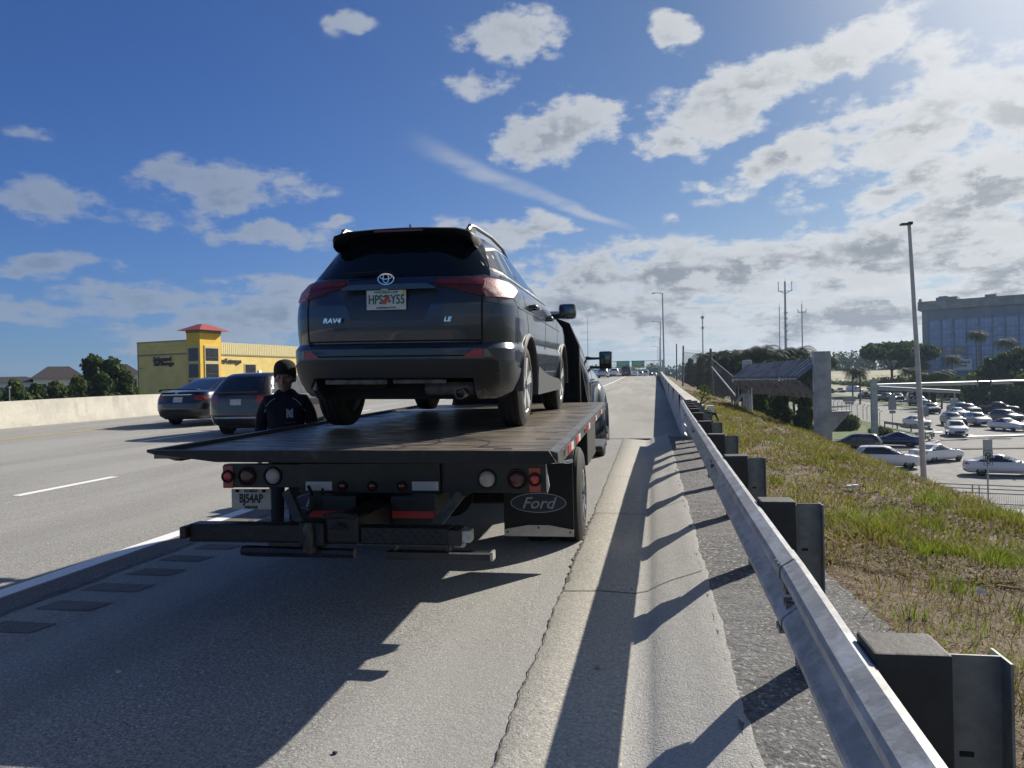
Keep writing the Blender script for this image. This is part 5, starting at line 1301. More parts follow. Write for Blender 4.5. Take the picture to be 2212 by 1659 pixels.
def np_mesh(name, v, k, m):
    """v: (n*k,3) verts, faces of k consecutive verts"""
    n = len(v) // k; me = bpy.data.meshes.new(name)
    me.vertices.add(len(v)); me.vertices.foreach_set('co', v.astype(np.float32).ravel())
    me.loops.add(len(v)); me.loops.foreach_set('vertex_index', np.arange(len(v), dtype=np.int32))
    me.polygons.add(n); me.polygons.foreach_set('loop_start', np.arange(0, len(v), k, dtype=np.int32)); me.polygons.foreach_set('loop_total', np.full(n, k, np.int32))
    me.update(); me.validate()
    if m: me.materials.append(m)
    return me
def leafmat(name, a, b, dead=None):
    m = bpy.data.materials.new(name); m.use_nodes = True; t = NT(m.node_tree); bs = t.n['Principled BSDF']
    gi = t.new('ShaderNodeNewGeometry').outputs['Random Per Island']; P = t.new('ShaderNodeTexCoord').outputs['Object']
    c = t.mix(gi, a, b)
    if dead: c = t.mix(t.ramp(gi, .88, .93), c, dead)
    c = t.mix(t.m('MULTIPLY', t.ramp(t.noise(P, .7, 3), .35, .65), .35), c, tuple(x * .6 for x in a))
    t.l.new(c, bs.inputs['Base Color']); bs.inputs['Roughness'].default_value = .7; bs.inputs['Specular IOR Level'].default_value = .15
    tr = t.new('ShaderNodeBsdfTranslucent'); t.l.new(t.mix(1.0, c, (1.2, 1.5, .5), 'MULTIPLY'), tr.inputs[0])
    ms = t.new('ShaderNodeMixShader'); ms.inputs[0].default_value = .28; t.l.new(bs.outputs[0], ms.inputs[1]); t.l.new(tr.outputs[0], ms.inputs[2])
    t.l.new(ms.outputs[0], t.n['Material Output'].inputs[0]); MATS[name] = m; return m
leaf_dk = leafmat('leaf_dark', (.050, .075, .022), (.075, .105, .035))
leaf_md = leafmat('leaf_olive', (.070, .095, .030), (.115, .135, .050))
leaf_pl = leafmat('leaf_palm', (.022, .036, .014), (.045, .062, .024), (.07, .055, .03))
_tree = {}
def broad_tree(key, loc, H, spread, label, leafm, group=None, n=5200, leaf=.30, trunk=.25, low=.25, name='broadleaf_tree', blobs=None, seed=1, cat='tree', rz=0, flat=False):
    if key in _tree:
        o = copy_tree(_tree[key]); o.location = loc; o.rotation_euler = (0, 0, rz); s = H / o['h0']; o.scale = (s * spread / (o['s0'] * s), s * spread / (o['s0'] * s), s); o.name = name
        o['label'] = label; return o
    g = random.Random(seed); root = empty(name, loc, rz, label, cat, group); root['h0'] = H; root['s0'] = spread
    if blobs is None:
        blobs = []
        for i in range(11):
            a = g.random() * 2 * PI; rr = spread * .62 * math.sqrt(g.random()); z = H * (low + .22 + (.98 - low - .30) * g.random() * (1 - .45 * rr / spread))
            q = spread * (.26 + .16 * g.random()); blobs.append((rr * math.cos(a), rr * math.sin(a), z, q, q, q * .72))
        blobs.append((0, 0, H * .78, spread * .4, spread * .4, H * .2))
    v = leaf_verts(blobs, n, leaf, seed)
    link('crown', np_mesh('crown', v, 4, leafm), root)
    tr = MB(); top = H * (low + .25)
    tr.tube([(0, 0, -.3), (.05, .03, top * .5), (0, .08, top)], [trunk, trunk * .7, trunk * .5], 8)
    for b in blobs[:7]: tr.tube([(0, .06, top * .8), (b[0] * .5, b[1] * .5, (top + b[2]) * .5), (b[0] * .9, b[1] * .9, b[2])], [trunk * .4, trunk * .25, trunk * .1], 6)
    tr.build('trunk', M_['trunk'], root, smooth=60)
    _tree[key] = root
    return root
def palm(key, loc, H, label, group='palms by the lower road', fr=2.6, n=20, name='palm_tree', seed=3, droop=1.0, scale=1):
    if key in _tree:
        o = copy_tree(_tree[key]); o.location = loc; o.scale = (scale,) * 3; o.rotation_euler = (0, 0, random.random() * 6); o['label'] = label; return o
    g = random.Random(seed); root = empty(name, loc, 0, label, 'palm', group); root.scale = (scale,) * 3
    tr = MB(); tr.tube([(0, 0, -.3), (.1, .05, H * .3), (.12, .1, H * .7), (.05, .12, H)], [.20, .16, .14, .15], 8); tr.build('trunk', mat('palm_bark', (.20, .17, .13), .9, var=.5, vscale=9), root, smooth=60)
    V = []
    for i in range(n):
        a = 2 * PI * i / n * 1.618 * 2; up = .9 - 1.5 * (i / n) * droop + g.uniform(-.15, .15); L = fr * g.uniform(.85, 1.1)
        d = Vector((math.cos(a), math.sin(a), 0)); side = Vector((-d.y, d.x, 0)); p = Vector((.05, .12, H)); st = 11; dirv = (d + Vector((0, 0, up + .25))).normalized(); prev = p
        for k in range(st):
            dirv = (dirv + Vector((0, 0, -.13 - .05 * k * .5))).normalized(); q = prev + dirv * L / st
            ll = fr * .34 * math.sin(PI * min(1, (k + 1.2) / (st + .8))) ** .7 + .05
            for s in (1, -1):
                tip = prev + side * s * ll + dirv * ll * .55 + Vector((0, 0, -.32 * ll))
                w = dirv * (L / st) * .44
                V += [prev - w * .2, prev + w, tip + w * .1, tip - w * .1]
            prev = q
    v = np.array([tuple(x) for x in V]); link('crown', np_mesh('crown', v, 4, leaf_pl), root)
    _tree[key] = root; return root

# ================================================================== LEFT BACKGROUND
# yellow storage building: two walls meeting at a corner tower
BO = Vector((-65.39, 99.70, 0)); AZ = rad(11.7)
ST = empty('storage_building', (BO.x, BO.y, -5.4), -AZ, 'yellow self storage building with a red-roofed corner tower', 'building')
g0 = 5.4   # local z of the road datum
yel = mat('stucco_yellow', (.88, .56, .07), .9, var=.12, vscale=.8, bump=.2, bscale=8)
pale = mat('stucco_pale_yellow', (.86, .66, .23), .9, var=.12, vscale=.6, bump=.2, bscale=8)
cream = mat('stucco_cream', (.82, .72, .42), .9, var=.1)
tan = mat('cornice_tan', (.30, .25, .16), .9)
# local axes: +y along the right wall, -x along the left wall
a = MB(); a.box(-13.1, -2.6, .5, 30, 0, g0 + 9.0); a.box(-2.7, -.5, 4.1, 60, 0, g0 + 8.78); a.build('wall', pale, ST)
a = MB(); a.box(-2.6, 0, 0, 4.2, 0, g0 + 10.05); a.build('tower_wall', yel, ST)
a = MB(); a.box(-2.66, .06, -.06, 4.26, g0 + 10.05, g0 + 10.42); a.build('tower_cornice', tan, ST)
a = MB(); z0 = g0 + 10.42; z1 = g0 + 11.45
rv = [(-3.55, -.95, z0), (.95, -.95, z0), (.95, 5.15, z0), (-3.55, 5.15, z0), (-1.7, 1.4, z1), (-.9, 1.4, z1), (-.9, 2.8, z1), (-1.7, 2.8, z1)]
a.add(rv, [(0, 3, 2, 1), (0, 1, 5, 4), (1, 2, 6, 5), (2, 3, 7, 6), (3, 0, 4, 7), (4, 5, 6, 7)]); a.build('tower_roof', mat('roof_red', (.36, .075, .055), .55, var=.15, vscale=2), ST)
a = MB(); a.box(-13.15, -2.62, .42, .5, g0 + 6.95, g0 + 7.18); a.box(-.5, -.42, 4.2, 60, g0 + 6.80, g0 + 6.98); a.box(-13.2, -2.6, .40, .6, g0 + 9.0, g0 + 9.14); a.build('cornice', tan, ST)
a = MB()
for i in range(72): a.box(-.495, -.40, 4.35 + i * .42, 4.35 + i * .42 + .30, g0 + 7.0, g0 + 8.80)
a.box(-.5, -.46, 4.2, 60, g0 + 7.0, g0 + 8.72); a.build('parapet_slats', cream, ST)
a = MB()
for i in range(24):
    for z in (7.5, 8.1): a.box(-12.6 + i * .42, -12.45 + i * .42, .46, .5, g0 + z, g0 + z + .35)
a.build('parapet_relief', pale, ST)
a = MB()
a.box(-2.35, -.14, -.10, 0, g0 + 3.2, g0 + 8.2); a.box(0, .10, .80, 3.72, g0 + 1.0, g0 + 8.2)
a.box(-.5, -.44, 9.65, 12.5, g0 + 3.2, g0 + 5.65); a.build('window_surround', mat('stucco_trim', (.62, .52, .28), .9), ST)
pn = mat('window_dark', (.030, .033, .036), .25, spec=.6, var=.4, vscale=1.5)
def win(x0, x1, y0, y1, z0, z1):
    a = MB(); a.box(x0, x1, y0, y1, g0 + z0, g0 + z1); w = a.build('window', pn, ST)
    a = MB()
    if y1 - y0 < .3: a.box(x0, x1, y0 - .012, y0, g0 + (z0 + z1) / 2 - .02, g0 + (z0 + z1) / 2 + .02); a.box((x0 + x1) / 2 - .02, (x0 + x1) / 2 + .02, y0 - .012, y0, g0 + z0, g0 + z1)
    else: a.box(x1, x1 + .012, y0, y1, g0 + z0 + .5, g0 + z0 + .54)
    a.build('window_bars', mat('bar_grey', (.10, .10, .10), .5), w)
for z0, z1 in ((5.86, 7.78), (3.40, 5.42), (.9, 3.0)):
    win(-2.15, -.28, -.13, -.05, z0, z1); win(.05, .13, 1.0, 3.5, z0 + .05, z1)
win(-.46, -.40, 9.9, 12.2, 3.3, 5.45)
lettering('sign_lettering', 'Safeguard', .95, M_['letter'], ST, (-8.0, .36, g0 + 6.35), shear=.2, bold=.03, extrude=.05)
lettering('sign_lettering', 'Self Storage', .85, M_['letter'], ST, (-7.7, .36, g0 + 5.65), shear=.2, bold=.03, extrude=.05)
lettering('sign_lettering', 'self storage', .95, M_['letter'], ST, (-.38, 6.7, g0 + 5.95), rz=PI / 2, shear=.1, bold=.03, extrude=.05)
a = MB(); a.box(-12.9, -12.0, .44, .5, g0 + 5.0, g0 + 5.08); a.tube([(-13.05, .45, 0), (-13.05, .45, g0 + 9)], .06, 6); a.build('downpipe', tan, ST)
a = MB(); a.box(-2.0, .45, -.95, -.45, g0 + 2.3, g0 + 2.42); a.bbox(-.7, .55, -.8, -.5, g0 + 2.45, g0 + 2.62, .03); a.build('wall_lamp', M_['white'], ST)
# white houses with dark roofs
hw = mat('house_white', (.80, .82, .84), .8, var=.1); hr = mat('roof_brown', (.045, .036, .036), .8, var=.3, vscale=2)
def house(p0, p1, ztop, zroof, depth, label, over=.6, wins=4):
    A = Vector(p0); B = Vector(p1); d = (B - A); L = d.length; rz = math.atan2(d.y, d.x)
    r = empty('white_house', (A.x, A.y, -5.0), rz, label, 'house', 'white houses behind the trees')
    a = MB(); a.box(0, L, 0, depth, 0, ztop + 5); a.build('wall', hw, r)
    a = MB(); o = over; z = ztop + 5; a.add([(-o, -o, z), (L + o, -o, z), (L + o, depth + o, z), (-o, depth + o, z), (L * .28, depth * .5, zroof + 5), (L * .72, depth * .5, zroof + 5)], [(0, 3, 2, 1), (0, 1, 5, 4), (1, 2, 5), (2, 3, 4, 5), (3, 0, 4)]); a.build('roof', hr, r)
    for i in range(wins):
        x = L * (i + .5) / wins; a = MB(); a.box(x - .6, x + .6, -.04, 0, ztop + 5 - 2.2, ztop + 5 - .9); w = a.build('window', pn, r)
        a = MB(); a.box(x - .03, x + .03, -.06, -.04, ztop + 5 - 2.2, ztop + 5 - .9); a.build('window_bar', M_['white'], w)
def pl(px, d): q = atd(px, 830, d); return (q.x, q.y, 0)
house(pl(-60, 132), pl(75, 135), 3.7, 4.8, 10, 'white house at the left edge of the view behind the trees, low dark roof', wins=5)
house(pl(72, 128), pl(182, 132), 4.1, 6.4, 12, 'white house with a wide dark hipped roof, mostly behind the tall trees', wins=3)
house(pl(225, 138), pl(300, 141), 4.9, 6.9, 10, 'white house peeking between the tall trees and the yellow building', wins=3)
# trees left: crowns by where they stand and how high they reach
def crown_tree(px, d, ytop, wpx, label, leafm, seed, n=5000, leaf=.26, name='broadleaf_tree', ybot=870, group='trees behind the left barrier', cols=26):
    top = atd(px, ytop, d); base = top.copy(); zb = -5.0; H = top.z - zb; R = wpx / 1607 * d
    g = random.Random(seed); bl = []
    for i in range(cols):
        u = g.random(); a = g.random() * 2 * PI; ww = R * (1 - .72 * u ** 1.5); rr = ww * .75 * math.sqrt(g.random()); z = H * (.40 + .52 * u); q = R * g.uniform(.22, .42) * (1 - .3 * u); bl.append((rr * math.cos(a), rr * math.sin(a), z, q, q, q * .8))
    bl.append((0, 0, H * .55, R * .7, R * .7, H * .25)); bl.append((0, 0, H - R * .25, R * .25, R * .25, R * .25)); bl.append((.1 * R, 0, H - R * .55, R * .4, R * .4, R * .35))
    return broad_tree(('c', seed), (top.x, top.y, zb), H, R, label, leafm, group, n=n, leaf=leaf, blobs=bl, seed=seed, name=name)
crown_tree(200, 92, 766, 56, 'tall tree with a rounded top left of the yellow building', leaf_dk, 11, 9000)
crown_tree(243, 90, 772, 58, 'bushy tree between the tallest tree and the yellow building', leaf_dk, 12, 9000)
crown_tree(270, 88, 800, 36, 'lower bushy tree touching the yellow building corner', leaf_dk, 13, 5500)
crown_tree(222, 86, 806, 50, 'broad low tree in front of the tallest tree', leaf_dk, 14, 6500)
crown_tree(165, 86, 812, 40, 'round bush below the dark hipped roof', leaf_md, 15, 4500)
crown_tree(120, 88, 822, 44, 'olive bush before the white wall of the middle house', leaf_md, 16, 4500)
crown_tree(75, 86, 828, 40, 'low bush beside the thin pole on the far left', leaf_dk, 17, 4200)
crown_tree(30, 88, 818, 38, 'dark shrub at the left edge of the view', leaf_md, 18, 4200)
crown_tree(-25, 88, 822, 42, 'shrub cut by the left edge of the view', leaf_dk, 19, 3500)
crown_tree(150, 84, 836, 60, 'low hedge-like bush just behind the barrier', leaf_dk, 20, 5000, name='bush')
crown_tree(45, 83, 842, 60, 'low scrub behind the barrier at far left', leaf_dk, 21, 4500, name='bush')
q = atd(20, 840, 80); a = MB(); a.tube([(0, 0, -6), (0, 0, 2.2)], [.07, .05], 6); a.cyl((0, 0, 2.3), (0, 0, 1), .16, .2, 8)
o = a.build('thin_pole', M_['galv']); o.location = (q.x, q.y, 0); tag(o, 'thin grey pole rising among the bushes on the far left', 'pole')

# ================================================================== RIGHT SIDE, NEAR: GANTRY POSTS, FENCE
def z4(x, y): return ((1900 + x / 2.37) * .80378, (700 + y / 2.37) * .80378)
def zr(x, y): return ((2200 + x / 4.007) * .80378, (1050 + y / 4.007) * .80378)
P1 = Vector((6.33, 29.7, 0)); P2 = Vector((5.16, 41.6, 0))
SB = empty('corrugated_barrier', (P1.x, P1.y, 0), 0, 'corrugated steel barrier beam slung between two tall grey posts on the slope', 'barrier')
pg = mat('post_grey', (.46, .48, .48), .6, metal=.2, var=.35, vscale=2.2, bump=.1, bscale=20, lo=.3, hi=.7)
corr = mat('corrugated_steel', (.20, .22, .24), .8, metal=0, col2=(.07, .08, .09), vscale=3.0, lo=.45, hi=.7, vdetail=8)
a = MB(); a.bbox(-.30, .30, -.18, .18, -5, 2.50, .03); a.box(-.32, .32, -.20, .20, -.10, -.07)
pst = a.build('post', pg, SB, smooth=30)
a = MB(); a.add([(.30, -.15, .20), (.95, -.15, .20), (.95, .15, .20), (.30, .15, .20), (.30, -.15, -.55), (.30, .15, -.55)], [(0, 1, 2, 3), (0, 4, 1), (3, 2, 5), (1, 4, 5, 2)]); a.box(.0, 1.0, -.2, .2, .20, .24); a.build('bracket', pg, SB)
d = P2 - P1
a = MB(); a.bbox(d.x - .30, d.x + .16, d.y - .16, d.y + .16, -5, 2.5, .03); a.build('post', pg, SB, smooth=30)
a = MB(); a.tube([(d.x - .2, d.y, .9), (d.x - .9, d.y - 1.0, .1), (d.x - 1.3, d.y - 1.4, -.6)], .07, 6); a.build('brace', pg, SB)
def corrugated(sec0, sec1, n):
    mb = MB(); fr = []
    for i in range(n * 4 + 1):
        t = i / (n * 4); y = d.y * t; o_ = .12 * (1 if (i % 4) in (1, 2) else 0); cx = d.x * t
        p0 = Vector((cx + sec0[0], y, sec0[1])); p1 = Vector((cx + sec1[0], y, sec1[1])); dd = (p1 - p0).normalized(); nr = Vector((dd.z, 0, -dd.x))
        fr.append([p0 + nr * o_, p1 + nr * o_, p1 + nr * (o_ + .012), p0 + nr * (o_ + .012)])
    mb.loft(fr); return mb
corrugated((.05, 2.18), (-.85, 1.50), 20).build('corrugated_sheet', corr, SB)
corrugated((-.85, 1.46), (-.15, .82), 20).build('corrugated_sheet', corr, SB)
a = MB(); a.tube([(-.87, .2, 1.48), (d.x - .87, d.y - .2, 1.48)], .035, 6); a.tube([(.05, .1, 2.2), (d.x + .05, d.y, 2.2)], .035, 6); a.build('edge_tube', M_['galv'], SB)
# chain-link fence on the crest
FN = empty('chain_link_fence', (3.3, 79, 0), 0, 'tall sagging chain-link fence with leaning posts beyond the bridge barrier', 'fence')
fo = Vector(FN.location)
fp = []
for (px, d_, top, bot) in ((1474, 78, 747, 838), (1541, 55, 753, 856), (1592, 40, 820, 866)):
    A = atd(px, bot, d_); B = atd(px + (2 if px == 1474 else -6 if px == 1541 else 0), top, d_); fp.append((A - fo, B - fo))
wood = mat('post_weathered', (.16, .15, .14), .8, var=.4, vscale=5)
for A, B in fp:
    a = MB(); a.tube([A - Vector((0, 0, 1)), B], .085, 8); a.build('fence_post', wood, FN)
wire = mat('wire_galvanized', (.20, .21, .22), .5, metal=.5)
for (A, B), (C_, D_), hh in ((fp[0], fp[1], .86), (fp[1], fp[2], .80)):
    a = MB(); n = 36
    def pnt(u, v_):
        lo = A.lerp(C_, u); hi = A.lerp(B, hh).lerp(C_.lerp(D_, hh if hh > .82 else 1.0), u); return lo.lerp(hi, v_)
    for i in range(-n, n):
        for s in (1, -1):
            u0 = i / n; u1 = u0 + .22
            if s < 0: u0, u1 = u1, u0
            p = []; 
            for k in range(9):
                t_ = k / 8; u = u0 + (u1 - u0) * t_
                if 0 <= u <= 1: p.append(pnt(u, t_))
            if len(p) > 1: a.tube([p[0], p[-1]], .009 if s > 0 else .005, 3, cap=False)
    a.tube([pnt(0, 1), pnt(1, 1)], .02, 4)
    a.build('fence_mesh', wire, FN)
a = MB(); a.tube([fp[1][0].lerp(fp[1][1], .62), fp[2][0].lerp(fp[2][1], .15)], .045, 6); a.tube([fp[0][1] - Vector((0, 0, .4)), fp[1][1] - Vector((0, 0, .3))], .012, 4); a.build('fence_rail', M_['galv'], FN)
def pole(name, px, d_, top, bot, r0, r1, label, m=None, cat='pole', group=None, extra=None, px1=None):
    A = atd(px, bot, d_); B = atd(px1 or px, top, d_); e = empty(name, tuple(A), 0, label, cat, group)
    a = MB(); a.tube([(0, 0, -1.5), tuple((B - A) * .5), tuple(B - A)], [r0, (r0 + r1) / 2, r1], 8); a.build('pole_shaft', m or M_['galv'], e, smooth=50)
    if extra: extra(e, B - A)
    return e
pole('utility_pole', 1461.5, 110, 743, 815, .10, .08, 'thin dark pole left of the chain-link fence, behind the bridge barrier', wood)
pole('marker_post', 1617, 36, 842, 872, .04, .04, 'short grey post beside the left gantry post on the slope')
pole('marker_post', 1624, 35, 838, 876, .025, .025, 'thin bright rod standing beside the corrugated barrier', M_['white'])
# street lamps ahead on the barrier
def lamp_head(ln):
    def f(e, top):
        a = MB(); a.tube([tuple(top - Vector((0, 0, .1))), tuple(top + Vector((-ln * .5, 0, .06))), tuple(top + Vector((-ln, 0, .05)))], .05, 6); a.build('lamp_arm', M_['galv'], e)
        a = MB(); a.bbox(top.x - ln - .35, top.x - ln + .15, -.14 + top.y, .14 + top.y, top.z - .02, top.z + .09, .03); a.build('lamp_head', M_['blacksteel'], e)
    return f
for k, (px, px1, d_, top) in enumerate(((1435, 1431, 110, 633), (1427.5, 1426.5, 164, 695), (1426, 1424, 222, 728), (1422, 1421, 286, 748))):
    lab = ('tallest street lamp standing ahead on the right barrier', 'second tallest street lamp ahead, just left of the tallest', 'third street lamp ahead, shorter and farther off', 'farthest and shortest street lamp ahead')[k]
    A = atd(px, 812, d_); 
    pole('street_lamp', px, d_, top, 818, .13, .08, lab, cat='street lamp', group='street lamps along the highway', extra=lamp_head(1.2 + k * .3), px1=px1)
def flat_head(e, top):
    a = MB(); a.bbox(top.x - .42, top.x + .12, top.y - .16, top.y + .16, top.z, top.z + .10, .03); a.bbox(top.x - .05, top.x + .16, top.y - .1, top.y + .1, top.z + .02, top.z + .16, .02); a.build('lamp_head', M_['blacksteel'], e)
pole('street_lamp', 2002, 38, 486, 1110, .165, .085, 'tall pale concrete street lamp on the right in front of the glass building', mat('pole_concrete', (.56, .56, .54), .8, var=.2, vscale=3), cat='street lamp', extra=flat_head, px1=1964)
# radio masts
def antenna(kind):
    def f(e, top):
        a = MB()
        if kind == 'fork':
            for s in (-1, 1): a.tube([(top.x, top.y, top.z - 7), (top.x + s * 3.6, top.y, top.z - 5), (top.x + s * 3.6, top.y, top.z)], .28, 4)
            a.tube([(top.x - 4, top.y, top.z - 5.4), (top.x + 4, top.y, top.z - 5.4)], .2, 4)
            for z in (.62, .55, .47, .4, .3, .2): a.box(top.x - .9, top.x + .9, top.y - .5, top.y + .5, top.z * z, top.z * z + .9)
        elif kind == 'cup':
            a.tube([(top.x - 2.4, top.y, top.z - 3), (top.x - 2, top.y, top.z - 4.6), (top.x + 2, top.y, top.z - 4.6), (top.x + 2.4, top.y, top.z - 3)], .3, 4)
        elif kind == 'ring': a.cyl((top.x, top.y, top.z - 1), (0, 0, 1), 1.0, 1.5, 8); a.cyl((top.x, top.y, top.z - 7), (0, 0, 1), .8, 1.2, 8)
        if a.v: a.build('antenna', M_['galv'], e)
        g = MB(); g.tube([(top.x, top.y, top.z), (top.x, top.y, top.z + 2)], .1, 4); g.build('aerial', M_['galv'], e)
    return f
mg = mat('mast_grey', (.22, .25, .29), .7)
pole('radio_mast', 1698, 420, 608, 790, .75, .5, 'tallest radio mast with a forked antenna top', mg, 'radio mast', extra=antenna('fork'), px1=1695.5)
pole('radio_mast', 1685, 430, 662, 790, .32, .22, 'thin radio mast just left of the forked mast', mg, 'radio mast', extra=antenna('plain'), px1=1683.5)
pole('radio_mast', 1734, 430, 657, 790, .40, .28, 'radio mast with a small cup antenna right of the forked mast', mg, 'radio mast', extra=antenna('cup'), px1=1732)
pole('radio_mast', 1519, 430, 682, 800, .40, .28, 'lone radio mast with a ring top above the fence', mg, 'radio mast', extra=antenna('ring'), px1=1517.5)

# ------------------------------------------------------------------ overhead sign gantry far ahead
G0 = atd(1311, 805, 330); G1 = atd(1432, 805, 330)
GT = empty('sign_gantry', (G0.x, G0.y, 0), math.atan2(G1.y - G0.y, G1.x - G0.x), 'distant overhead truss gantry carrying two green highway signs', 'sign gantry')
L = (G1 - G0).length
a = MB()
for x in (0, L): a.box(x - .3, x + .3, -.3, .3, -3, 10.2)
a.build('gantry_post', M_['galv'], GT)
a = MB()
for z in (7.3, 9.9): a.box(0, L, -.12, .12, z - .12, z + .12)
n = 12
for i in range(n): a.tube([(L * i / n, 0, 7.3 if i % 2 else 9.9), (L * (i + 1) / n, 0, 9.9 if i % 2 else 7.3)], .10, 4)
a.build('gantry_truss', M_['galv'], GT)
sg_ = mat('sign_green', (.008, .30, .15), .5); sgy = mat('sign_yellow', (.45, .30, .03), .5)
for x0, x1, w1, w2 in ((4.3, 10.1, 'NW 62 St', 'EXIT'), (11.0, 16.7, 'N', 'WEST')):
    a = MB(); a.bbox(x0, x1, -.4, -.25, 7.6, 10.1, .05); s_ = a.build('sign_panel', sg_, GT)
    a = MB(); a.box(x0, x1, -.4, -.25, 6.95, 7.58); a.build('exit_only_strip', sgy, s_)
    a = MB()
    for z, l in ((9.4, .55), (8.9, .70), (8.35, .45)):
        x = x0 + .7
        while x < x0 + (x1 - x0) * (l + .25): a.box(x, x + .32, -.44, -.40, z - .12, z + .15); x += .45
    a.build('sign_lettering', mat('sign_white', (.5, .52, .5), .6), s_)
    a = MB()
    for k_ in range(6): a.box(x0 + .9 + k_ * .6, x0 + 1.3 + k_ * .6, -.42, -.40, 7.15, 7.38)
    a.build('strip_lettering', M_['letter'], s_)
# second green sign lower right, farther
q = atd(1420, 800, 420); a = MB(); a.box(-6, 5, -.2, .2, 1.5, 8.0); o = a.build('highway_sign', mat('sign_teal', (.02, .14, .10), .6)); o.location = (q.x, q.y, 0); tag(o, 'distant wide green sign below the gantry truss, near the lamp posts', 'sign')

# ------------------------------------------------------------------ glass office tower
HB = empty('glass_building', (86.36, 260.28, 0), rad(-27), 'large blue-grey glass hotel building with a flat overhanging roof', 'building')
bf = mat('facade_frame', (.16, .20, .29), .6, var=.15, vscale=.15); bg_ = bpy.data.materials.new('facade_glass'); bg_.use_nodes = True
t = NT(bg_.node_tree); b = t.n['Principled BSDF']; P = t.new('ShaderNodeTexCoord').outputs['Object']
bk = t.new('ShaderNodeTexBrick'); bk.offset = 0; bk.inputs['Scale'].default_value = 1; bk.inputs['Brick Width'].default_value = 1.13; bk.inputs['Row Height'].default_value = 1.4; bk.inputs['Mortar Size'].default_value = .035
bk.inputs['Color1'].default_value = (.22, .31, .48, 1); bk.inputs['Color2'].default_value = (.30, .40, .58, 1); bk.inputs['Mortar'].default_value = (.10, .14, .24, 1)
t.l.new(t.mapping(P, rot=(PI / 2, 0, 0)), bk.inputs['Vector']); t.l.new(bk.outputs[0], b.inputs['Base Color']); b.inputs['Roughness'].default_value = .22; b.inputs['Specular IOR Level'].default_value = .6
stone = mat('facade_stone', (.27, .28, .28), .8, var=.15, vscale=.3)
W_ = 74
a = MB(); a.box(1.7, W_, .35, 26, -6, 21.8); a.build('glazing', bg_, HB)
a = MB(); a.box(-1.0, W_ + 1, -1.2, 27, 21.8, 23.3); a.box(-1.0, W_ + 1, -1.0, 27, 23.3, 24.6); a.build('roof_cornice', mat('cornice_stone', (.33, .33, .30), .8, var=.25, vscale=.5), HB)
a = MB(); a.box(0, 1.7, 0, 26, -6, 21.8); a.build('corner_pier', stone, HB)
a = MB(); a.box(1.7, W_, .0, .35, 18.5, 21.8); a.build('dark_band', mat('facade_dark', (.20, .235, .29), .5, var=.2, vscale=.2), HB)
a = MB()
for x in [1.7, 5.25, 8.7, 12.1, 15.5, 19.0, 22.4, 25.8, 29.2, 32.6, 36, 39.4, 42.8, 46.2, 49.6, 53]: a.box(x - .16, x + .16, -.10, .36, -6, 18.5)
for x in [12.1, 19.0, 22.4, 25.8, 29.2]: a.box(x - .2, x + .2, -.08, .0, 18.5, 21.8)
a.build('mullion', bf, HB)
a = MB()
for z in (15.5, 12.9, 10.1, 7.4, 4.6, 1.8): a.box(1.7, W_, -.16, .34, z - .12, z + .10)
a.build('floor_ledge', mat('ledge_light', (.28, .32, .38), .6), HB)
a = MB()
for x in (8.5, 15.3, 22.2):
    for z in (16.3, 13.7, 10.9, 8.2): a.box(x - 1.1, x + 1.1, -.45, -.1, z - .12, z)
a.build('balcony', bf, HB)
pnw = mat('window_reflection_glass', (.36, .33, .17), .4, var=.3, vscale=.5)  # yellowish reflection painted into the pane colour; nothing glows inside
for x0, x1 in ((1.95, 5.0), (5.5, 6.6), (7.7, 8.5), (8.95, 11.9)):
    a = MB(); a.box(x0, x1, .31, .345, 7.7, 9.4); a.build('reflecting_window', pnw, HB)
a = MB(); a.box(3.5, 9.5, 4, 12, 24.6, 26.0); a.box(4, 6.5, 6, 10, 26, 26.5); a.box(17, 20, 3, 8, 24.6, 25.7); a.box(-.7, .1, -.8, 0, 24.6, 25.5); a.box(27, 34, 5, 12, 24.6, 25.4); a.build('roof_plant', stone, HB)
a = MB(); a.box(0, W_, -6, 0, -6, -.6); a.build('podium', stone, HB)
# sign board in front
q = atd(2079, 790, 200); SG = empty('hotel_sign', (q.x, q.y, -5), rad(-27), 'white roadside board with two dark words standing in front of the glass building', 'sign')
a = MB(); a.bbox(-2.3, 2.3, -.2, .2, 7.2, 10.1, .05); sb_ = a.build('board', mat('board_white', (.55, .60, .66), .5), SG)
lettering('sign_lettering', 'Boulevard', .95, M_['letter'], sb_, (0, -.26, 9.35), bold=.03, sx=.9); lettering('sign_lettering', 'Hotel', .85, M_['letter'], sb_, (0, -.26, 8.45), bold=.03)
a = MB()
for k in range(4): a.box(-2.3, 2.3, -.15, .15, 5.6 + k * .42, 5.85 + k * .42)
for s in (-1, 1): a.box(s * 2.4 - .12, s * 2.4 + .12, -.15, .15, -.5, 10.1)
a.build('sign_frame', mat('frame_blue', (.06, .09, .17), .5), SG)
# distant towers on the skyline
q = atd(1835, 770, 1400)
for k, px in enumerate((1819, 1829)):
    q = atd(px, 790, 1400); a = MB(); a.box(-3, 3, -3, 3, -5, 42 - 1.5); a.box(-3.4, 3.4, -3.4, 3.4, 33.5, 36.4) if 0 else None
    o = a.build('distant_tower', mat('tower_haze', (.42, .46, .50), .9)); o.location = (q.x, q.y, -8); tag(o, ('left', 'right')[k] + ' one of the two tiny pale towers on the skyline above the far trees', 'building', 'pale towers on the skyline')
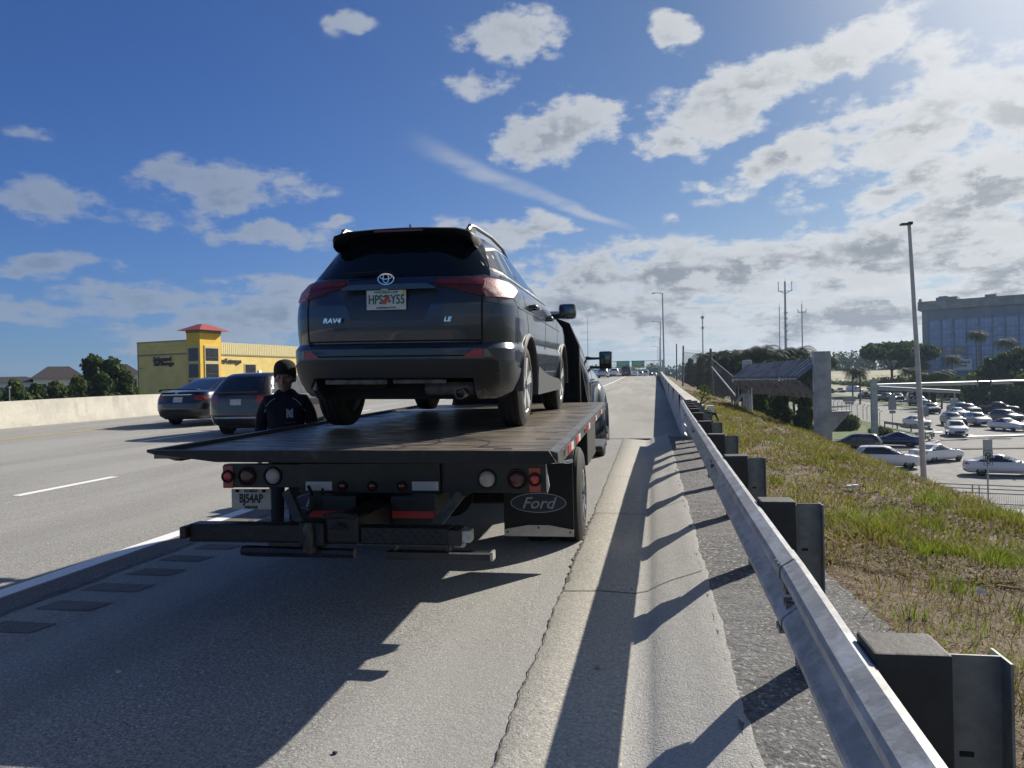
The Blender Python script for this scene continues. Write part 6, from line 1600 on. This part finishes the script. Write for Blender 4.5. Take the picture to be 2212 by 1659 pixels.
# ------------------------------------------------------------------ signals: box mast and arms
m0 = atd(1888, 950, 81); MA = empty('signal_mast', (m0.x, m0.y, -5.5), 0, 'grey square signal mast with two long horizontal arms over the lower road', 'signal mast')
def loc(px, py, d_): return atd(px, py, d_) - Vector(MA.location)
a = MB(); T0 = loc(1887, 821, 81); a.box(T0.x - .30, T0.x + .30, T0.y - .25, T0.y + .25, 0, T0.z); a.box(T0.x - .36, T0.x + .36, T0.y - .3, T0.y + .3, T0.z, T0.z + .08); a.build('mast', pg, MA)
A, B = loc(1890, 838, 81), loc(2074, 846, 78); a = MB(); a.tube([A, B], [.26, .17], 8); a.build('mast_arm', M_['galv'], MA)
A, B = loc(1890, 833, 81), loc(2260, 823, 86); a = MB(); a.tube([A, B], [.20, .22], 8); a.build('mast_arm', M_['galv'], MA)
for x0, x1 in ((1720, 1795), (1945, 2050)):
    A = loc(*z4(x0, 770), 84); B = loc(*z4(x1, 798), 84); a = MB(); a.bbox(A.x, B.x, (A.y + B.y) / 2 - .45, (A.y + B.y) / 2 - .2, B.z, A.z, .03); o = a.build('signal_box', M_['blacksteel'], MA)
    a = MB(); a.box(A.x - .08, A.x, (A.y + B.y) / 2 - .5, (A.y + B.y) / 2 - .2, B.z - .05, A.z + .05); a.box(B.x, B.x + .08, (A.y + B.y) / 2 - .5, (A.y + B.y) / 2 - .2, B.z - .05, A.z + .05); a.build('box_frame', mat('frame_tan', (.30, .26, .18), .6), o)
A = loc(2062, 846, 78.5); a = MB(); a.box(A.x - .05, A.x + .05, A.y - .1, A.y + .1, A.z - 1.0, A.z); a.bbox(A.x - .45, A.x + .3, A.y - .12, A.y + .12, A.z - 1.25, A.z - .75, .03); a.build('camera_box', M_['galv'], MA)
# traffic signs on the low road
sgm = mat('sign_back', (.26, .28, .30), .5, metal=.3)
def road_sign(pxy, d_, boards, label, polebot=None, m=sgm, r=.045):
    c = ong(pxy[0], polebot); e = empty('road_sign', tuple(c), rad(10), label, 'sign'); zt = 0
    for (wx, y0, y1) in boards:
        dd = (c - Vector((0, 0, EYE))).length; zc0 = (polebot - y1) / 1607 * dd; zc1 = (polebot - y0) / 1607 * dd
        a = MB(); a.bbox(-wx / 2, wx / 2, -.06, -.02, zc0, zc1, .01); a.build('sign_board', m, e); zt = max(zt, zc1)
    a = MB(); a.tube([(0, 0, -.3), (0, 0, zt)], r, 6); a.build('sign_post', M_['galv'], e); return e
road_sign(z4(908, 900), 90, ((1.9, z4(0, 878)[1], z4(0, 908)[1]), (1.4, z4(0, 910)[1], z4(0, 922)[1])), 'grey double sign on a post beside the grass triangle, seen from behind', z4(0, 1000)[1])
road_sign(z4(1183, 900), 90, ((.85, z4(0, 876)[1], z4(0, 910)[1]), (1.0, z4(0, 912)[1], z4(0, 965)[1]), (.75, z4(0, 968)[1], z4(0, 985)[1])), 'stack of three route signs on one post right of the signal mast', z4(0, 1070)[1])
road_sign(z4(1395, 960), 80, ((.7, z4(0, 945)[1], z4(0, 1000)[1]),), 'small sign board just right of the tall street lamp', z4(0, 1040)[1])
road_sign(z4(1800, 860), 110, ((.5, z4(0, 852)[1], z4(0, 866)[1]),), 'small white sign on a thin post before the far hedge', z4(0, 935)[1], M_['white'])
e = road_sign(zr(1828, 700), 40, ((.50, zr(0, 632)[1], zr(0, 785)[1]),), 'no right turn sign on a thin post beside the nearest white sedan', zr(0, 1190)[1], mat('sign_face', (.42, .43, .44), .5))
a = MB(); zc = 2.35
a.tube([(.155 * math.cos(g * PI / 12), -.075, zc + .30 * math.sin(g * PI / 12)) for g in range(25)], .022, 5, cap=False); a.tube([(-.11, -.08, zc + .21), (.11, -.08, zc - .21)], .02, 5)
a.tube([(-.05, -.072, zc - .18), (-.05, -.072, zc + .04), (.0, -.072, zc + .10), (.08, -.072, zc + .10)], .022, 5); a.tube([(.03, -.072, zc + .17), (.10, -.072, zc + .10), (.03, -.072, zc + .03)], .016, 4)
for s_ in (-1, 1): a.tube([(s_ * .235, -.07, 1.97), (s_ * .235, -.07, 2.78)], .014, 4); 
for z in (1.97, 2.78): a.tube([(-.235, -.07, z), (.235, -.07, z)], .014, 4)
a.build('turn_symbol', M_['black'], e)
# railing below the slope
c0 = ong(zr(1000, 1210)[0], zr(0, 1212)[1] - 6); c1 = ong(zr(2500, 1240)[0], zr(0, 1245)[1] + 2); dv = c1 - c0; rl = dv.length
RL = empty('railing', tuple(c0), math.atan2(dv.y, dv.x), 'grey metal railing along the footpath below the grass slope', 'railing')
a = MB()
for z in (1.0, .80, .58, .03): a.tube([(0, 0, z), (rl, 0, z)], .028, 6)
x = 0
while x < rl:
    a.tube([(x, 0, -.1), (x, 0, 1.0)], .035, 6); a.tube([(x + .30, 0, -.1), (x + .30, 0, 1.0)], .03, 6); x += 2.9
a.build('rail_frame', M_['galv'], RL)
a = MB(); x = 0
while x < rl: a.box(x, x + .012, -.006, .006, .03, .58); x += .10
a.build('rail_infill', M_['galv'], RL)
# low fence and curved guardrail round the grass triangle
def poly_ground(pts): return [ong(*zr(*p)) for p in pts]
LF = poly_ground([(120, 235), (300, 275), (480, 310), (565, 330), (660, 400)]); o0 = LF[0]
e = empty('security_fence', tuple(o0), 0, 'low wire fence with bent barbed tops along the grass triangle', 'fence')
a = MB(); w_ = MB()
for p, q in zip(LF, LF[1:]):
    n = max(2, int((q - p).length / 2.4))
    for i in range(n + 1):
        r_ = p.lerp(q, i / n) - o0; a.tube([r_, r_ + Vector((0, 0, 1.9)), r_ + Vector((.3, -.2, 2.25))], .04, 5)
    for z in (.3, .6, .9, 1.2, 1.5, 1.8, 2.05, 2.25): w_.tube([p - o0 + Vector((0, 0, z)), q - o0 + Vector((0, 0, z))], .012, 3)
a.build('fence_post', M_['galv'], e); w_.build('fence_wire', wire, e)
CG = poly_ground([(715, 392), (850, 418), (1000, 446), (1120, 470), (1205, 490), (1245, 512), (1225, 532), (1150, 545), (1040, 552)]); o0 = CG[0]
e = empty('low_guardrail', tuple(o0), 0, 'short curved guardrail round the tip of the grass triangle', 'guardrail')
a = MB(); rings = []
for p in CG: rings.append([(p.x - o0.x, p.y - o0.y - .05, .42), (p.x - o0.x + .06, p.y - o0.y - .11, .50), (p.x - o0.x, p.y - o0.y - .05, .58), (p.x - o0.x + .06, p.y - o0.y - .11, .66), (p.x - o0.x, p.y - o0.y - .05, .76), (p.x - o0.x, p.y - o0.y + .03, .76), (p.x - o0.x, p.y - o0.y + .03, .42)])
a.loft(rings); a.build('rail_beam', M_['galv'], e)
a = MB()
for p, q in zip(CG, CG[1:]):
    r_ = p - o0; a.box(r_.x - .06, r_.x + .06, r_.y + .03, r_.y + .16, -.1, .74)
a.build('rail_post', wood, e)
# bus shelter
c = ong(z4(1462, 0)[0], z4(0, 905)[1]); e = empty('bus_shelter', tuple(c), 0, 'small dark bus shelter with a thin pale roof beyond the road', 'shelter')
a = MB(); a.box(-4.2, .4, -1, 1, 2.6, 2.75); a.build('roof', M_['galv'], e); a = MB(); a.box(-4, .2, .8, .9, 0, 2.6); a.build('back_panel', M_['black'], e); a = MB(); [a.box(x, x + .12, -.9, -.78, 0, 2.6) for x in (-4, .1)]; a.build('shelter_post', M_['galv'], e)

# ------------------------------------------------------------------ traffic on the low road
camaz = lambda px: math.degrees(math.atan2(*(lambda v: (v.x, v.y))(ray_dir(px, 800))))
def lowcar(kind, key, col, xb, yb, ang, label, metal=.2, name=None, H=None):
    px, py = zr(xb, yb); p = ong(px, py); p.z = lowz(p.y) - .02
    c = make_car(kind, key, col, tuple(p), camaz(px) + ang, label, 'van' if kind == 'van' else 'pickup' if kind == 'pickup' else 'car', 'vehicles at the lower intersection', metal, name); return c
WH = (.78, .79, .80)
lowcar('sedan', 'white', WH, 1990, 905, 82, 'nearest white sedan, cut by the right edge, facing right', 0)
lowcar('suv', 'white', WH, 735, 825, 80, 'white family SUV facing right, partly behind the grass slope', 0)
lowcar('sedan', 'white', WH, 1275, 755, 38, 'white sedan seen from behind, right beside the tall street lamp', 0)
lowcar('suv', 'dkgreen', (.035, .050, .045), 390, 650, -84, 'dark green SUV facing left behind the white SUV', .5)
lowcar('sedan', 'navy', (.020, .040, .12), 830, 595, -78, 'dark blue sedan turning in behind the dark green SUV', .5)
lowcar('suv', 'white', WH, 1485, 478, 172, 'white hatchback heading towards us at the front of the queue', 0)
lowcar('suv', 'silver', (.45, .48, .50), 1715, 372, 158, 'silver SUV in the queue right of the black SUV', .5)
lowcar('suv', 'blackc', (.015, .016, .018), 1450, 370, 160, 'black SUV in the queue behind the white hatchback', .4)
lowcar('sedan', 'white', WH, 2045, 425, 135, 'white sedan at the right edge, second row of the queue', 0)
lowcar('suv', 'greyc', (.09, .10, .105), 2030, 335, 140, 'dark grey SUV behind the white sedan at the right edge', .5)
lowcar('sedan', 'white', WH, 1060, 388, 155, 'white sedan waiting behind the tall street lamp', 0)
lowcar('suv', 'blackc', (.015, .016, .018), 1215, 243, 165, 'black SUV alone just right of the tall street lamp top lanes', .4)
lowcar('pickup', 'blackc', (.02, .021, .023), 1945, 245, 95, 'dark pickup crossing on the far side by the verge', .3)
lowcar('suv', 'greyc', (.09, .10, .105), 1615, 250, 150, 'dark grey SUV at the back of the queue', .5)
lowcar('sedan', 'silver', (.45, .48, .50), 1505, 285, 155, 'silver sedan squeezed between the queued SUVs', .5)
lowcar('suv', 'greyc', (.09, .10, .105), 1490, 230, -20, 'grey SUV driving away beside the queue', .5)
lowcar('pickup', 'bluec', (.06, .09, .14), 1085, 160, 150, 'blue grey pickup passing behind the street lamp', .5)
lowcar('suv', 'blackc', (.015, .016, .018), 858, 106, 170, 'black SUV left of the shelter on the far road', .4)
lowcar('pickup', 'blackc', (.02, .021, .023), 735, 112, 150, 'black pickup near the route signs on the far road', .3)
lowcar('sedan', 'greyc', (.09, .10, .105), 492, 76, -20, 'grey sedan alone left of the signal mast on the far road', .5)
lowcar('van', 'white', (.6, .62, .64), 390, 22, 120, 'white van with trailer on the far left of the lower road', 0)
lowcar('suv', 'blackc', (.015, .016, .018), 245, 26, 165, 'black SUV ahead of the white van on the far road', .4)
lowcar('suv', 'dkgreen', (.035, .050, .045), 148, 30, 10, 'dark SUV half hidden by the big grey post', .5)
lowcar('suv', 'blackc', (.015, .016, .018), 1010, 98, 170, 'black SUV in the far lanes by the shelter', .4)
# cars ahead on the highway
def hwcar(kind, key, col, px, d_, label, metal=.3, ang=.6):
    p = atd(px, 815, d_); return make_car(kind, key, col, (p.x, p.y, rz_(p.x, p.y)), ang, label, 'car', 'traffic ahead on the highway', metal)
hwcar('suv', 'silver', (.45, .48, .50), 1304, 132, 'silver SUV in the traffic ahead, directly below the tow mirror', .5)
hwcar('sedan', 'white', WH, 1289, 152, 'white sedan half hidden behind the silver SUV ahead', 0)
hwcar('suv', 'white', WH, 1328, 146, 'white SUV in the traffic ahead, left of the maroon van', 0)
hwcar('van', 'maroon', (.06, .014, .018), 1354, 158, 'maroon van in the traffic ahead, under the green signs', .3)
for px, d_, key, col, kd, lab in ((1372, 190, 'white', WH, 'sedan', 'small white sedan right of the maroon van'), (1383, 200, 'silver', (.45, .48, .50), 'suv', 'distant silver SUV in the middle of the far traffic'), (1394, 205, 'white', WH, 'van', 'distant white van among the far traffic'), (1404, 215, 'greyc', (.09, .1, .105), 'suv', 'distant grey SUV near the crest'), (1413, 220, 'white', WH, 'suv', 'distant white SUV close to the right barrier')):
    hwcar(kd, key, col, px, d_, lab)

# ------------------------------------------------------------------ trees on the right
def rt(px, d_, ytop, wpx, label, leafm, seed, n=4500, leaf=.32, name='broadleaf_tree', group='trees beyond the right slope', cols=24, zb=None):
    top = atd(px, ytop, d_); zb = lowz(top.y) if zb is None else zb; H = top.z - zb; R = wpx / 1607 * d_
    g = random.Random(seed); bl = []
    for i in range(cols):
        u = g.random(); a = g.random() * 2 * PI; ww = R * (1 - .6 * u ** 2); rr = ww * .8 * math.sqrt(g.random()); z = H * (.36 + .56 * u); q = R * g.uniform(.20, .40); bl.append((rr * math.cos(a), rr * math.sin(a), z, q, q, q * .75))
    bl.append((0, 0, H * .58, R * .6, R * .6, H * .22)); bl.append((.1 * R, 0, H - R * .3, R * .32, R * .32, R * .3))
    return broad_tree(('r', seed), (top.x, top.y, zb), H, R, label, leafm, group, n=n, leaf=leaf, blobs=bl, seed=seed, name=name)
for k, (px, d_, yt, w, lm, lab) in enumerate((
    (1490, 150, 775, 16, leaf_dk, 'round dark tree at the left end of the row beyond the fence'),
    (1512, 135, 773, 20, leaf_dk, 'dark tree behind the first leaning fence post'),
    (1536, 130, 772, 20, leaf_dk, 'dark tree behind the second leaning fence post'),
    (1560, 120, 774, 24, leaf_dk, 'dense tree right of the second fence post'),
    (1585, 118, 770, 22, leaf_md, 'lighter tree between the dense tree and the palms'),
    (1612, 105, 778, 34, leaf_dk, 'wide dark tree behind the left gantry post'),
    (1660, 100, 776, 34, leaf_dk, 'dark tree above the middle of the corrugated barrier'),
    (1712, 98, 772, 30, leaf_dk, 'dark tree above the right end of the corrugated barrier'),
    (1745, 95, 776, 26, leaf_dk, 'dark tree left of the tall square post'),
    (1645, 66, 838, 32, leaf_dk, 'dark low tree seen under the corrugated barrier'),
    (1690, 62, 842, 30, leaf_dk, 'second low tree under the corrugated barrier'),
    (1735, 60, 846, 30, leaf_dk, 'third low tree under the corrugated barrier, by the square post'))):
    rt(px, d_, yt, w, lab, lm, 100 + k, n=4600, leaf=.30 if d_ > 80 else .2)
# mixed palms above the row
for k, (px, d_, yt, s_, lab) in enumerate(((1522, 132, 758, 1.15, 'palm between the two tall fence posts'), (1550, 128, 754, 1.2, 'palm just right of the second tall fence post'), (1578, 120, 752, 1.25, 'palm left of the left gantry post, highest of its clump'), (1600, 116, 757, 1.15, 'small palm touching the left gantry post'), (1668, 110, 754, 1.2, 'palm above the middle of the corrugated barrier'), (1625, 112, 750, 1.25, 'palm with ragged fronds behind the left gantry post'), (1646, 112, 744, 1.35, 'tallest palm above the corrugated barrier'), (1693, 112, 750, 1.3, 'palm left of the bushy pair above the barrier'), (1722, 112, 746, 1.4, 'palm just left of the tall square post'),
    (1790, 120, 764, .95, 'palm half hidden behind the tall square post'), (1840, 150, 789, 1.0, 'short palm with drooping fronds before the sandy field'), (1856, 150, 791, 1.0, 'second short drooping palm before the sandy field'),
    (1962, 150, 790, 1.1, 'palm at the left foot of the glass building'), (2005, 135, 800, 1.1, 'leafy palm right of the tall street lamp'), (2032, 128, 796, 1.2, 'bright drooping palm left of the hotel sign'),
    (2107, 170, 711, 1.05, 'tall palm standing before the middle of the glass building'), (2118, 172, 715, .9, 'second tall palm beside the one before the glass building'), (2172, 165, 728, 1.2, 'tall bushy palm before the right part of the glass building'), (2056, 175, 765, 1.2, 'palm crown before the lower windows of the glass building'))):
    top = atd(px, yt, d_); zb = lowz(top.y)
    palm(('p', k), (top.x, top.y, zb), top.z - zb - .8, lab, fr=2.9 * s_, seed=30 + k, droop=1.15 if yt > 780 else .95)
# broad umbrella crown
top = atd(1925, 734, 190); zb = lowz(top.y); H = top.z - zb; R = 8.6; bl = []
g = random.Random(5)
for i in range(26):
    a = g.random() * 2 * PI; rr = R * math.sqrt(g.random()); bl.append((rr * math.cos(a) * 1.05, rr * math.sin(a), H - 1.7 - 2.2 * (rr / R) ** 2 + g.uniform(-.3, .3), 2.3, 2.3, 1.45))
broad_tree('umbrella', (top.x, top.y, zb), H, R, 'huge spreading tree with a flat umbrella crown left of the glass building', leaf_dk, None, n=13000, leaf=.42, blobs=bl, seed=50, trunk=.5, low=.3, name='umbrella_tree')
for k, (px, d_, yt, w, lm, lab) in enumerate(((1970, 230, 741, 34, leaf_dk, 'dark tree behind the umbrella tree at the corner of the glass building'),
    (2150, 140, 772, 38, leaf_md, 'glinting dark tree right of the hotel sign'), (2195, 135, 748, 44, leaf_md, 'tall dark tree at the right edge before the glass building'), (2235, 130, 760, 44, leaf_dk, 'dark tree cut by the right edge of the view'),
    (2120, 145, 790, 34, leaf_dk, 'lower dark tree behind the hotel sign'), (1988, 160, 800, 28, leaf_dk, 'dark bushy tree left of the leafy palm'))):
    rt(px, d_, yt, w, lab, lm, 130 + k, n=6000, leaf=.36)
def hedge(name, pts, h, w, label, m, n, leaf, seed, group=None):
    bl = []; P = [Vector(p) for p in pts]; o0 = P[0]
    for p, q in zip(P, P[1:]):
        k = max(2, int((q - p).length / (w * .9)))
        for i in range(k):
            r_ = p.lerp(q, i / k) - o0; s = 1 + .25 * math.sin(i * 2.3 + seed); bl.append((r_.x, r_.y, h * .45 + r_.z, w * s, w * s, h * .6 * s))
    me = np_mesh('foliage', leaf_verts(bl, n, leaf, seed), 4, m); o = link(name, me); o.location = o0; return tag(o, label, name.replace('_', ' '), group)
hedge('hedge', [ong(*z4(770, 826)), ong(*z4(1060, 830))], 3.2, 2.0, 'long dark hedge along the far side of the lower road, left part', leaf_dk, 5200, .3, 61)
hedge('hedge', [ong(*z4(1080, 838)), ong(*z4(1500, 860)), ong(*z4(1720, 900))], 4.2, 2.6, 'dark hedge behind the signal arms, middle part of the far roadside', leaf_dk, 9000, .34, 62)
hedge('hedge', [ong(*z4(1700, 905)), ong(*z4(2100, 950)), ong(*z4(2300, 990))], 5.2, 2.6, 'tall rough hedge on the bank at the right edge of the far roadside', leaf_md, 9000, .30, 63)
hedge('bush', [ong(*z4(830, 1075)), ong(*z4(960, 1085))], 1.9, 1.6, 'leafy green bush on the grass triangle between post and signal mast', leaf_md, 4600, .16, 64)
hedge('bush', [ong(*z4(1100, 1120)), ong(*z4(1190, 1128))], 1.0, .9, 'small spiky bush right of the signal mast foot', leaf_md, 1800, .13, 65)
hedge('far_treeline', [Vector((52, 455, 2.0)), Vector((110, 445, 2.0)), Vector((175, 440, 2.0)), Vector((260, 430, 2))], 12, 8, 'distant dark wood beyond the sandy field', leaf_dk, 14000, 1.0, 66)['kind'] = 'stuff'
hedge('distant_wood', [Vector((-60, 620, -2)), Vector((40, 620, -2)), Vector((130, 600, -2))], 14, 10, 'far-off tree line on the horizon', leaf_dk, 9000, 1.3, 67)['kind'] = 'stuff'

# ------------------------------------------------------------------ dead shrub and litter on the slope
e = empty('dead_shrub', (1.35, 17.0, lng(17) + .1), 0, 'dark twisted dead shrub leaning over the start of the bridge barrier', 'plant')
a = MB(); a.tube([(.05, 0, 0), (-.02, .05, .35), (-.14, .05, .55), (-.30, .0, .72), (-.10, .02, .86)], [.035, .03, .03, .025, .01], 6); a.tube([(-.30, .0, .72), (-.48, -.1, .74), (-.62, -.1, .70)], [.022, .02, .008], 5); a.tube([(-.14, .05, .55), (.04, .0, .52), (.10, .0, .36)], [.028, .03, .012], 5); a.tube([(-.30, 0, .72), (-.2, .0, .95), (-.16, 0, 1.15)], [.018, .012, .004], 5)
a.build('stem', M_['black'], e, smooth=60)
link('leaves', np_mesh('leaves', leaf_verts([(-.18, 0, 1.0, .16, .14, .18), (-.05, 0, .55, .14, .1, .1)], 160, .03, 70), 4, leaf_md), e)
def on_slope(x, y): return slope_z(x, y)
a = MB(); a.bbox(-.10, .10, -.05, .05, 0, .06, .02); a.bbox(.02, .13, -.07, .03, .04, .075, .01); o = a.build('litter', M_['white']); o.scale = (.6, .6, .6); o.location = (2.55, 10.4, on_slope(2.55, 10.4) + .03); tag(o, 'crumpled white foam tray on the grass near the guardrail', 'litter')
a = MB(); a.tube([(-.05, 0, 0), (.05, .02, .01)], .031, 14); o = a.build('drink_can', mat('can_blue', (.05, .09, .35), .3, metal=.7), smooth=50); o.location = (1.98, 2.62, on_slope(1.98, 2.62) + .05); tag(o, 'crushed blue drink can in the dry grass beside the near posts', 'litter')
for k, (x, y, s) in enumerate(((2.5, 3.3, .05), (3.05, 4.7, .035), (2.2, 5.6, .03), (3.4, 4.3, .03))):
    a = MB(); a.add([(-s, -s * .6, .02), (s, -s * .8, .035), (s * 1.2, s * .7, .02), (-s * .8, s, .04), (0, 0, .05)], [(0, 1, 4), (1, 2, 4), (2, 3, 4), (3, 0, 4), (0, 3, 2, 1)]); o = a.build('litter', M_['white']); o.location = (x, y, on_slope(x, y) + .02)
    tag(o, ('scrap of pale paper in the dry grass right of the second post', 'pale scrap in the green tufts higher up the slope', 'small scrap beside the third post', 'tiny white scrap farthest right in the grass')[k], 'litter')

# ================================================================== GRASS ON THE SLOPE
def blades(n, xr, yr, h, w, lean, keep, seed, lie=0.0):
    g = np.random.default_rng(seed)
    x = g.uniform(xr[0], xr[1], n); y = yr[0] + (yr[1] - yr[0]) * g.random(n) ** 1.7
    k = keep(x, y) > g.random(n); x, y = x[k], y[k]; n = len(x)
    z = np.array([slope_z(a, b) for a, b in zip(x, y)])
    hh = h * (.4 + .8 * g.random(n)) ; a = g.uniform(0, 2 * PI, n); L = lean * (.3 + g.random(n))
    dx, dy = np.cos(a), np.sin(a); ww = w * (.7 + .6 * g.random(n)) * (1 + y * .035)
    px, py = -dy * ww / 2, dx * ww / 2
    up = 1 - lie
    c0 = np.stack([x, y, z - .01], 1); c1 = c0 + np.stack([dx * L * hh * .35, dy * L * hh * .35, hh * (.55 * up + .06)], 1); c2 = c0 + np.stack([dx * L * hh * 1.1, dy * L * hh * 1.1, hh * (up + .03)], 1)
    s = np.stack([px, py, np.zeros(n)], 1)
    v = np.stack([c0 - s, c0 + s, c1 + s * .8, c1 - s * .8, c1 - s * .8, c1 + s * .8, c2 + s * .12, c2 - s * .12], 1).reshape(-1, 3)
    return v
def fld(x, y, s=0):
    return .5 + .27 * np.sin(x * 1.9 + 1.3 * np.sin(y * .9 + s)) * np.cos(y * 1.25 + s + .8 * np.sin(x * 1.1)) + .18 * np.sin(x * 4.3 + y * 3.1 + s) + .14 * np.sin(x * 9.1 - y * 7.3 + s)
def tufts(nc, per, xr, yr, h, w, keep, seed, sig=.05):
    g = np.random.default_rng(seed)
    cx = g.uniform(xr[0], xr[1], nc); cy = yr[0] + (yr[1] - yr[0]) * g.random(nc) ** 1.5
    k = keep(cx, cy) > g.random(nc); cx, cy = cx[k], cy[k]; nc = len(cx)
    sz = (.5 + g.random(nc)); x = np.repeat(cx, per); y = np.repeat(cy, per); s = np.repeat(sz, per); n = len(x)
    ox = g.normal(size=n) * sig * s; oy = g.normal(size=n) * sig * s; x = x + ox; y = y + oy
    z = np.array([slope_z(a, b) for a, b in zip(x, y)]); hh = h * s * (.5 + .6 * g.random(n)); a = np.arctan2(oy, ox) + g.normal(size=n) * .5; L = .35 + .5 * g.random(n)
    dx, dy = np.cos(a), np.sin(a); ww = w * (.7 + .6 * g.random(n)) * (1 + y * .035); b = g.uniform(0, 2 * PI, n)
    s_ = np.stack([np.cos(b) * ww / 2, np.sin(b) * ww / 2, np.zeros(n)], 1)
    c0 = np.stack([x, y, z - .01], 1); c1 = c0 + np.stack([dx * L * hh * .3, dy * L * hh * .3, hh * .6], 1); c2 = c0 + np.stack([dx * L * hh, dy * L * hh, hh], 1)
    return np.stack([c0 - s_, c0 + s_, c1 + s_ * .8, c1 - s_ * .8, c1 - s_ * .8, c1 + s_ * .8, c2 + s_ * .12, c2 - s_ * .12], 1).reshape(-1, 3)
edge = lambda x, y: (x > 1.22 + .07 * np.sin(y * 1.9) + .05 * np.sin(y * 5.3))
green = lambda x, y: np.clip((fld(x, y) - .60) * 5.0, 0, 1) * edge(x, y) * (1 - .75 * ((x < 1.9) & (y < 8)))
sparse = lambda x, y: np.clip(.20 + (fld(x, y, 2) - .5) * 1.2, .05, .6) * edge(x, y)
dead_ = lambda x, y: np.clip(1.1 - green(x, y) * .8, .2, 1) * edge(x, y)
gm1 = leafmat('grass_green', (.15, .18, .035), (.30, .315, .08), (.40, .32, .16))
gm2 = leafmat('grass_olive', (.165, .135, .06), (.31, .22, .12), (.42, .32, .20))
gm3 = leafmat('grass_dead', (.15, .095, .065), (.36, .255, .175), (.55, .43, .30))
def grassobj(name, vs, m, label):
    o = link(name, np_mesh(name, np.concatenate(vs), 4, m)); tag(o, label, 'grass', kind='stuff')
grassobj('grass', [blades(45000, (1.2, 7.5), (.6, 9), .11, .0062, .6, green, 1), tufts(1500, 36, (1.3, 7.5), (.6, 10), .145, .0058, lambda x, y: np.clip(green(x, y) + .10, 0, 1) * edge(x, y), 11), tufts(2000, 22, (1.3, 9), (8, 40), .13, .009, lambda x, y: np.clip(green(x, y) * .7 + .05, 0, 1), 12, .07), blades(45000, (1.2, 9), (7, 34), .09, .012, .6, green, 2), blades(14000, (2.2, 3.4), (2.0, 4.4), .16, .007, .5, lambda x, y: ((x - 2.45) ** 2 / .10 + (y - 3.1) ** 2 / .07 < 1) * 1.0, 3), blades(16000, (1.75, 2.9), (1.2, 2.7), .20, .006, .6, lambda x, y: (fld(x, y, 5) > .42) * .9 * (x > 1.55), 4)], gm1, 'bright green grass tufts on the slope beside the guardrail')
grassobj('grass', [tufts(4200, 22, (1.3, 9), (7, 60), .13, .010, lambda x, y: np.clip(.3 + (fld(x, y, 7) - .5), .05, 1), 13, .08), blades(60000, (1.2, 8), (.6, 9), .10, .0055, .8, sparse, 5), blades(90000, (1.2, 9), (6, 45), .075, .012, 1.2, lambda x, y: edge(x, y) * np.clip(.42 + (fld(x, y, 4) - .5) * 1.8, .05, 1), 6)], gm2, 'olive and yellowing grass over the slope')
grassobj('dry_grass', [blades(150000, (1.2, 6.5), (.6, 8), .085, .0050, 1.5, dead_, 7, .75), blades(70000, (1.2, 9), (6, 30), .11, .011, 1.4, dead_, 8, .7)], gm3, 'dead brown grass stalks lying on the slope')

# ================================================================== THE AIR
hz = bpy.data.materials.new('haze'); hz.use_nodes = True; hz.node_tree.nodes.clear()
ho = hz.node_tree.nodes.new('ShaderNodeOutputMaterial'); hv = hz.node_tree.nodes.new('ShaderNodeVolumePrincipled')
hv.inputs['Color'].default_value = (.55, .72, 1.0, 1); hv.inputs['Density'].default_value = .00018; hv.inputs['Anisotropy'].default_value = .3
hz.node_tree.links.new(hv.outputs[0], ho.inputs['Volume'])
a = MB(); a.box(-1600, 1600, -150, 2100, -7.2, 62); o = a.build('haze', hz); o['kind'] = 'stuff'
S.cycles.volume_step_rate = 10; S.cycles.volume_max_steps = 64
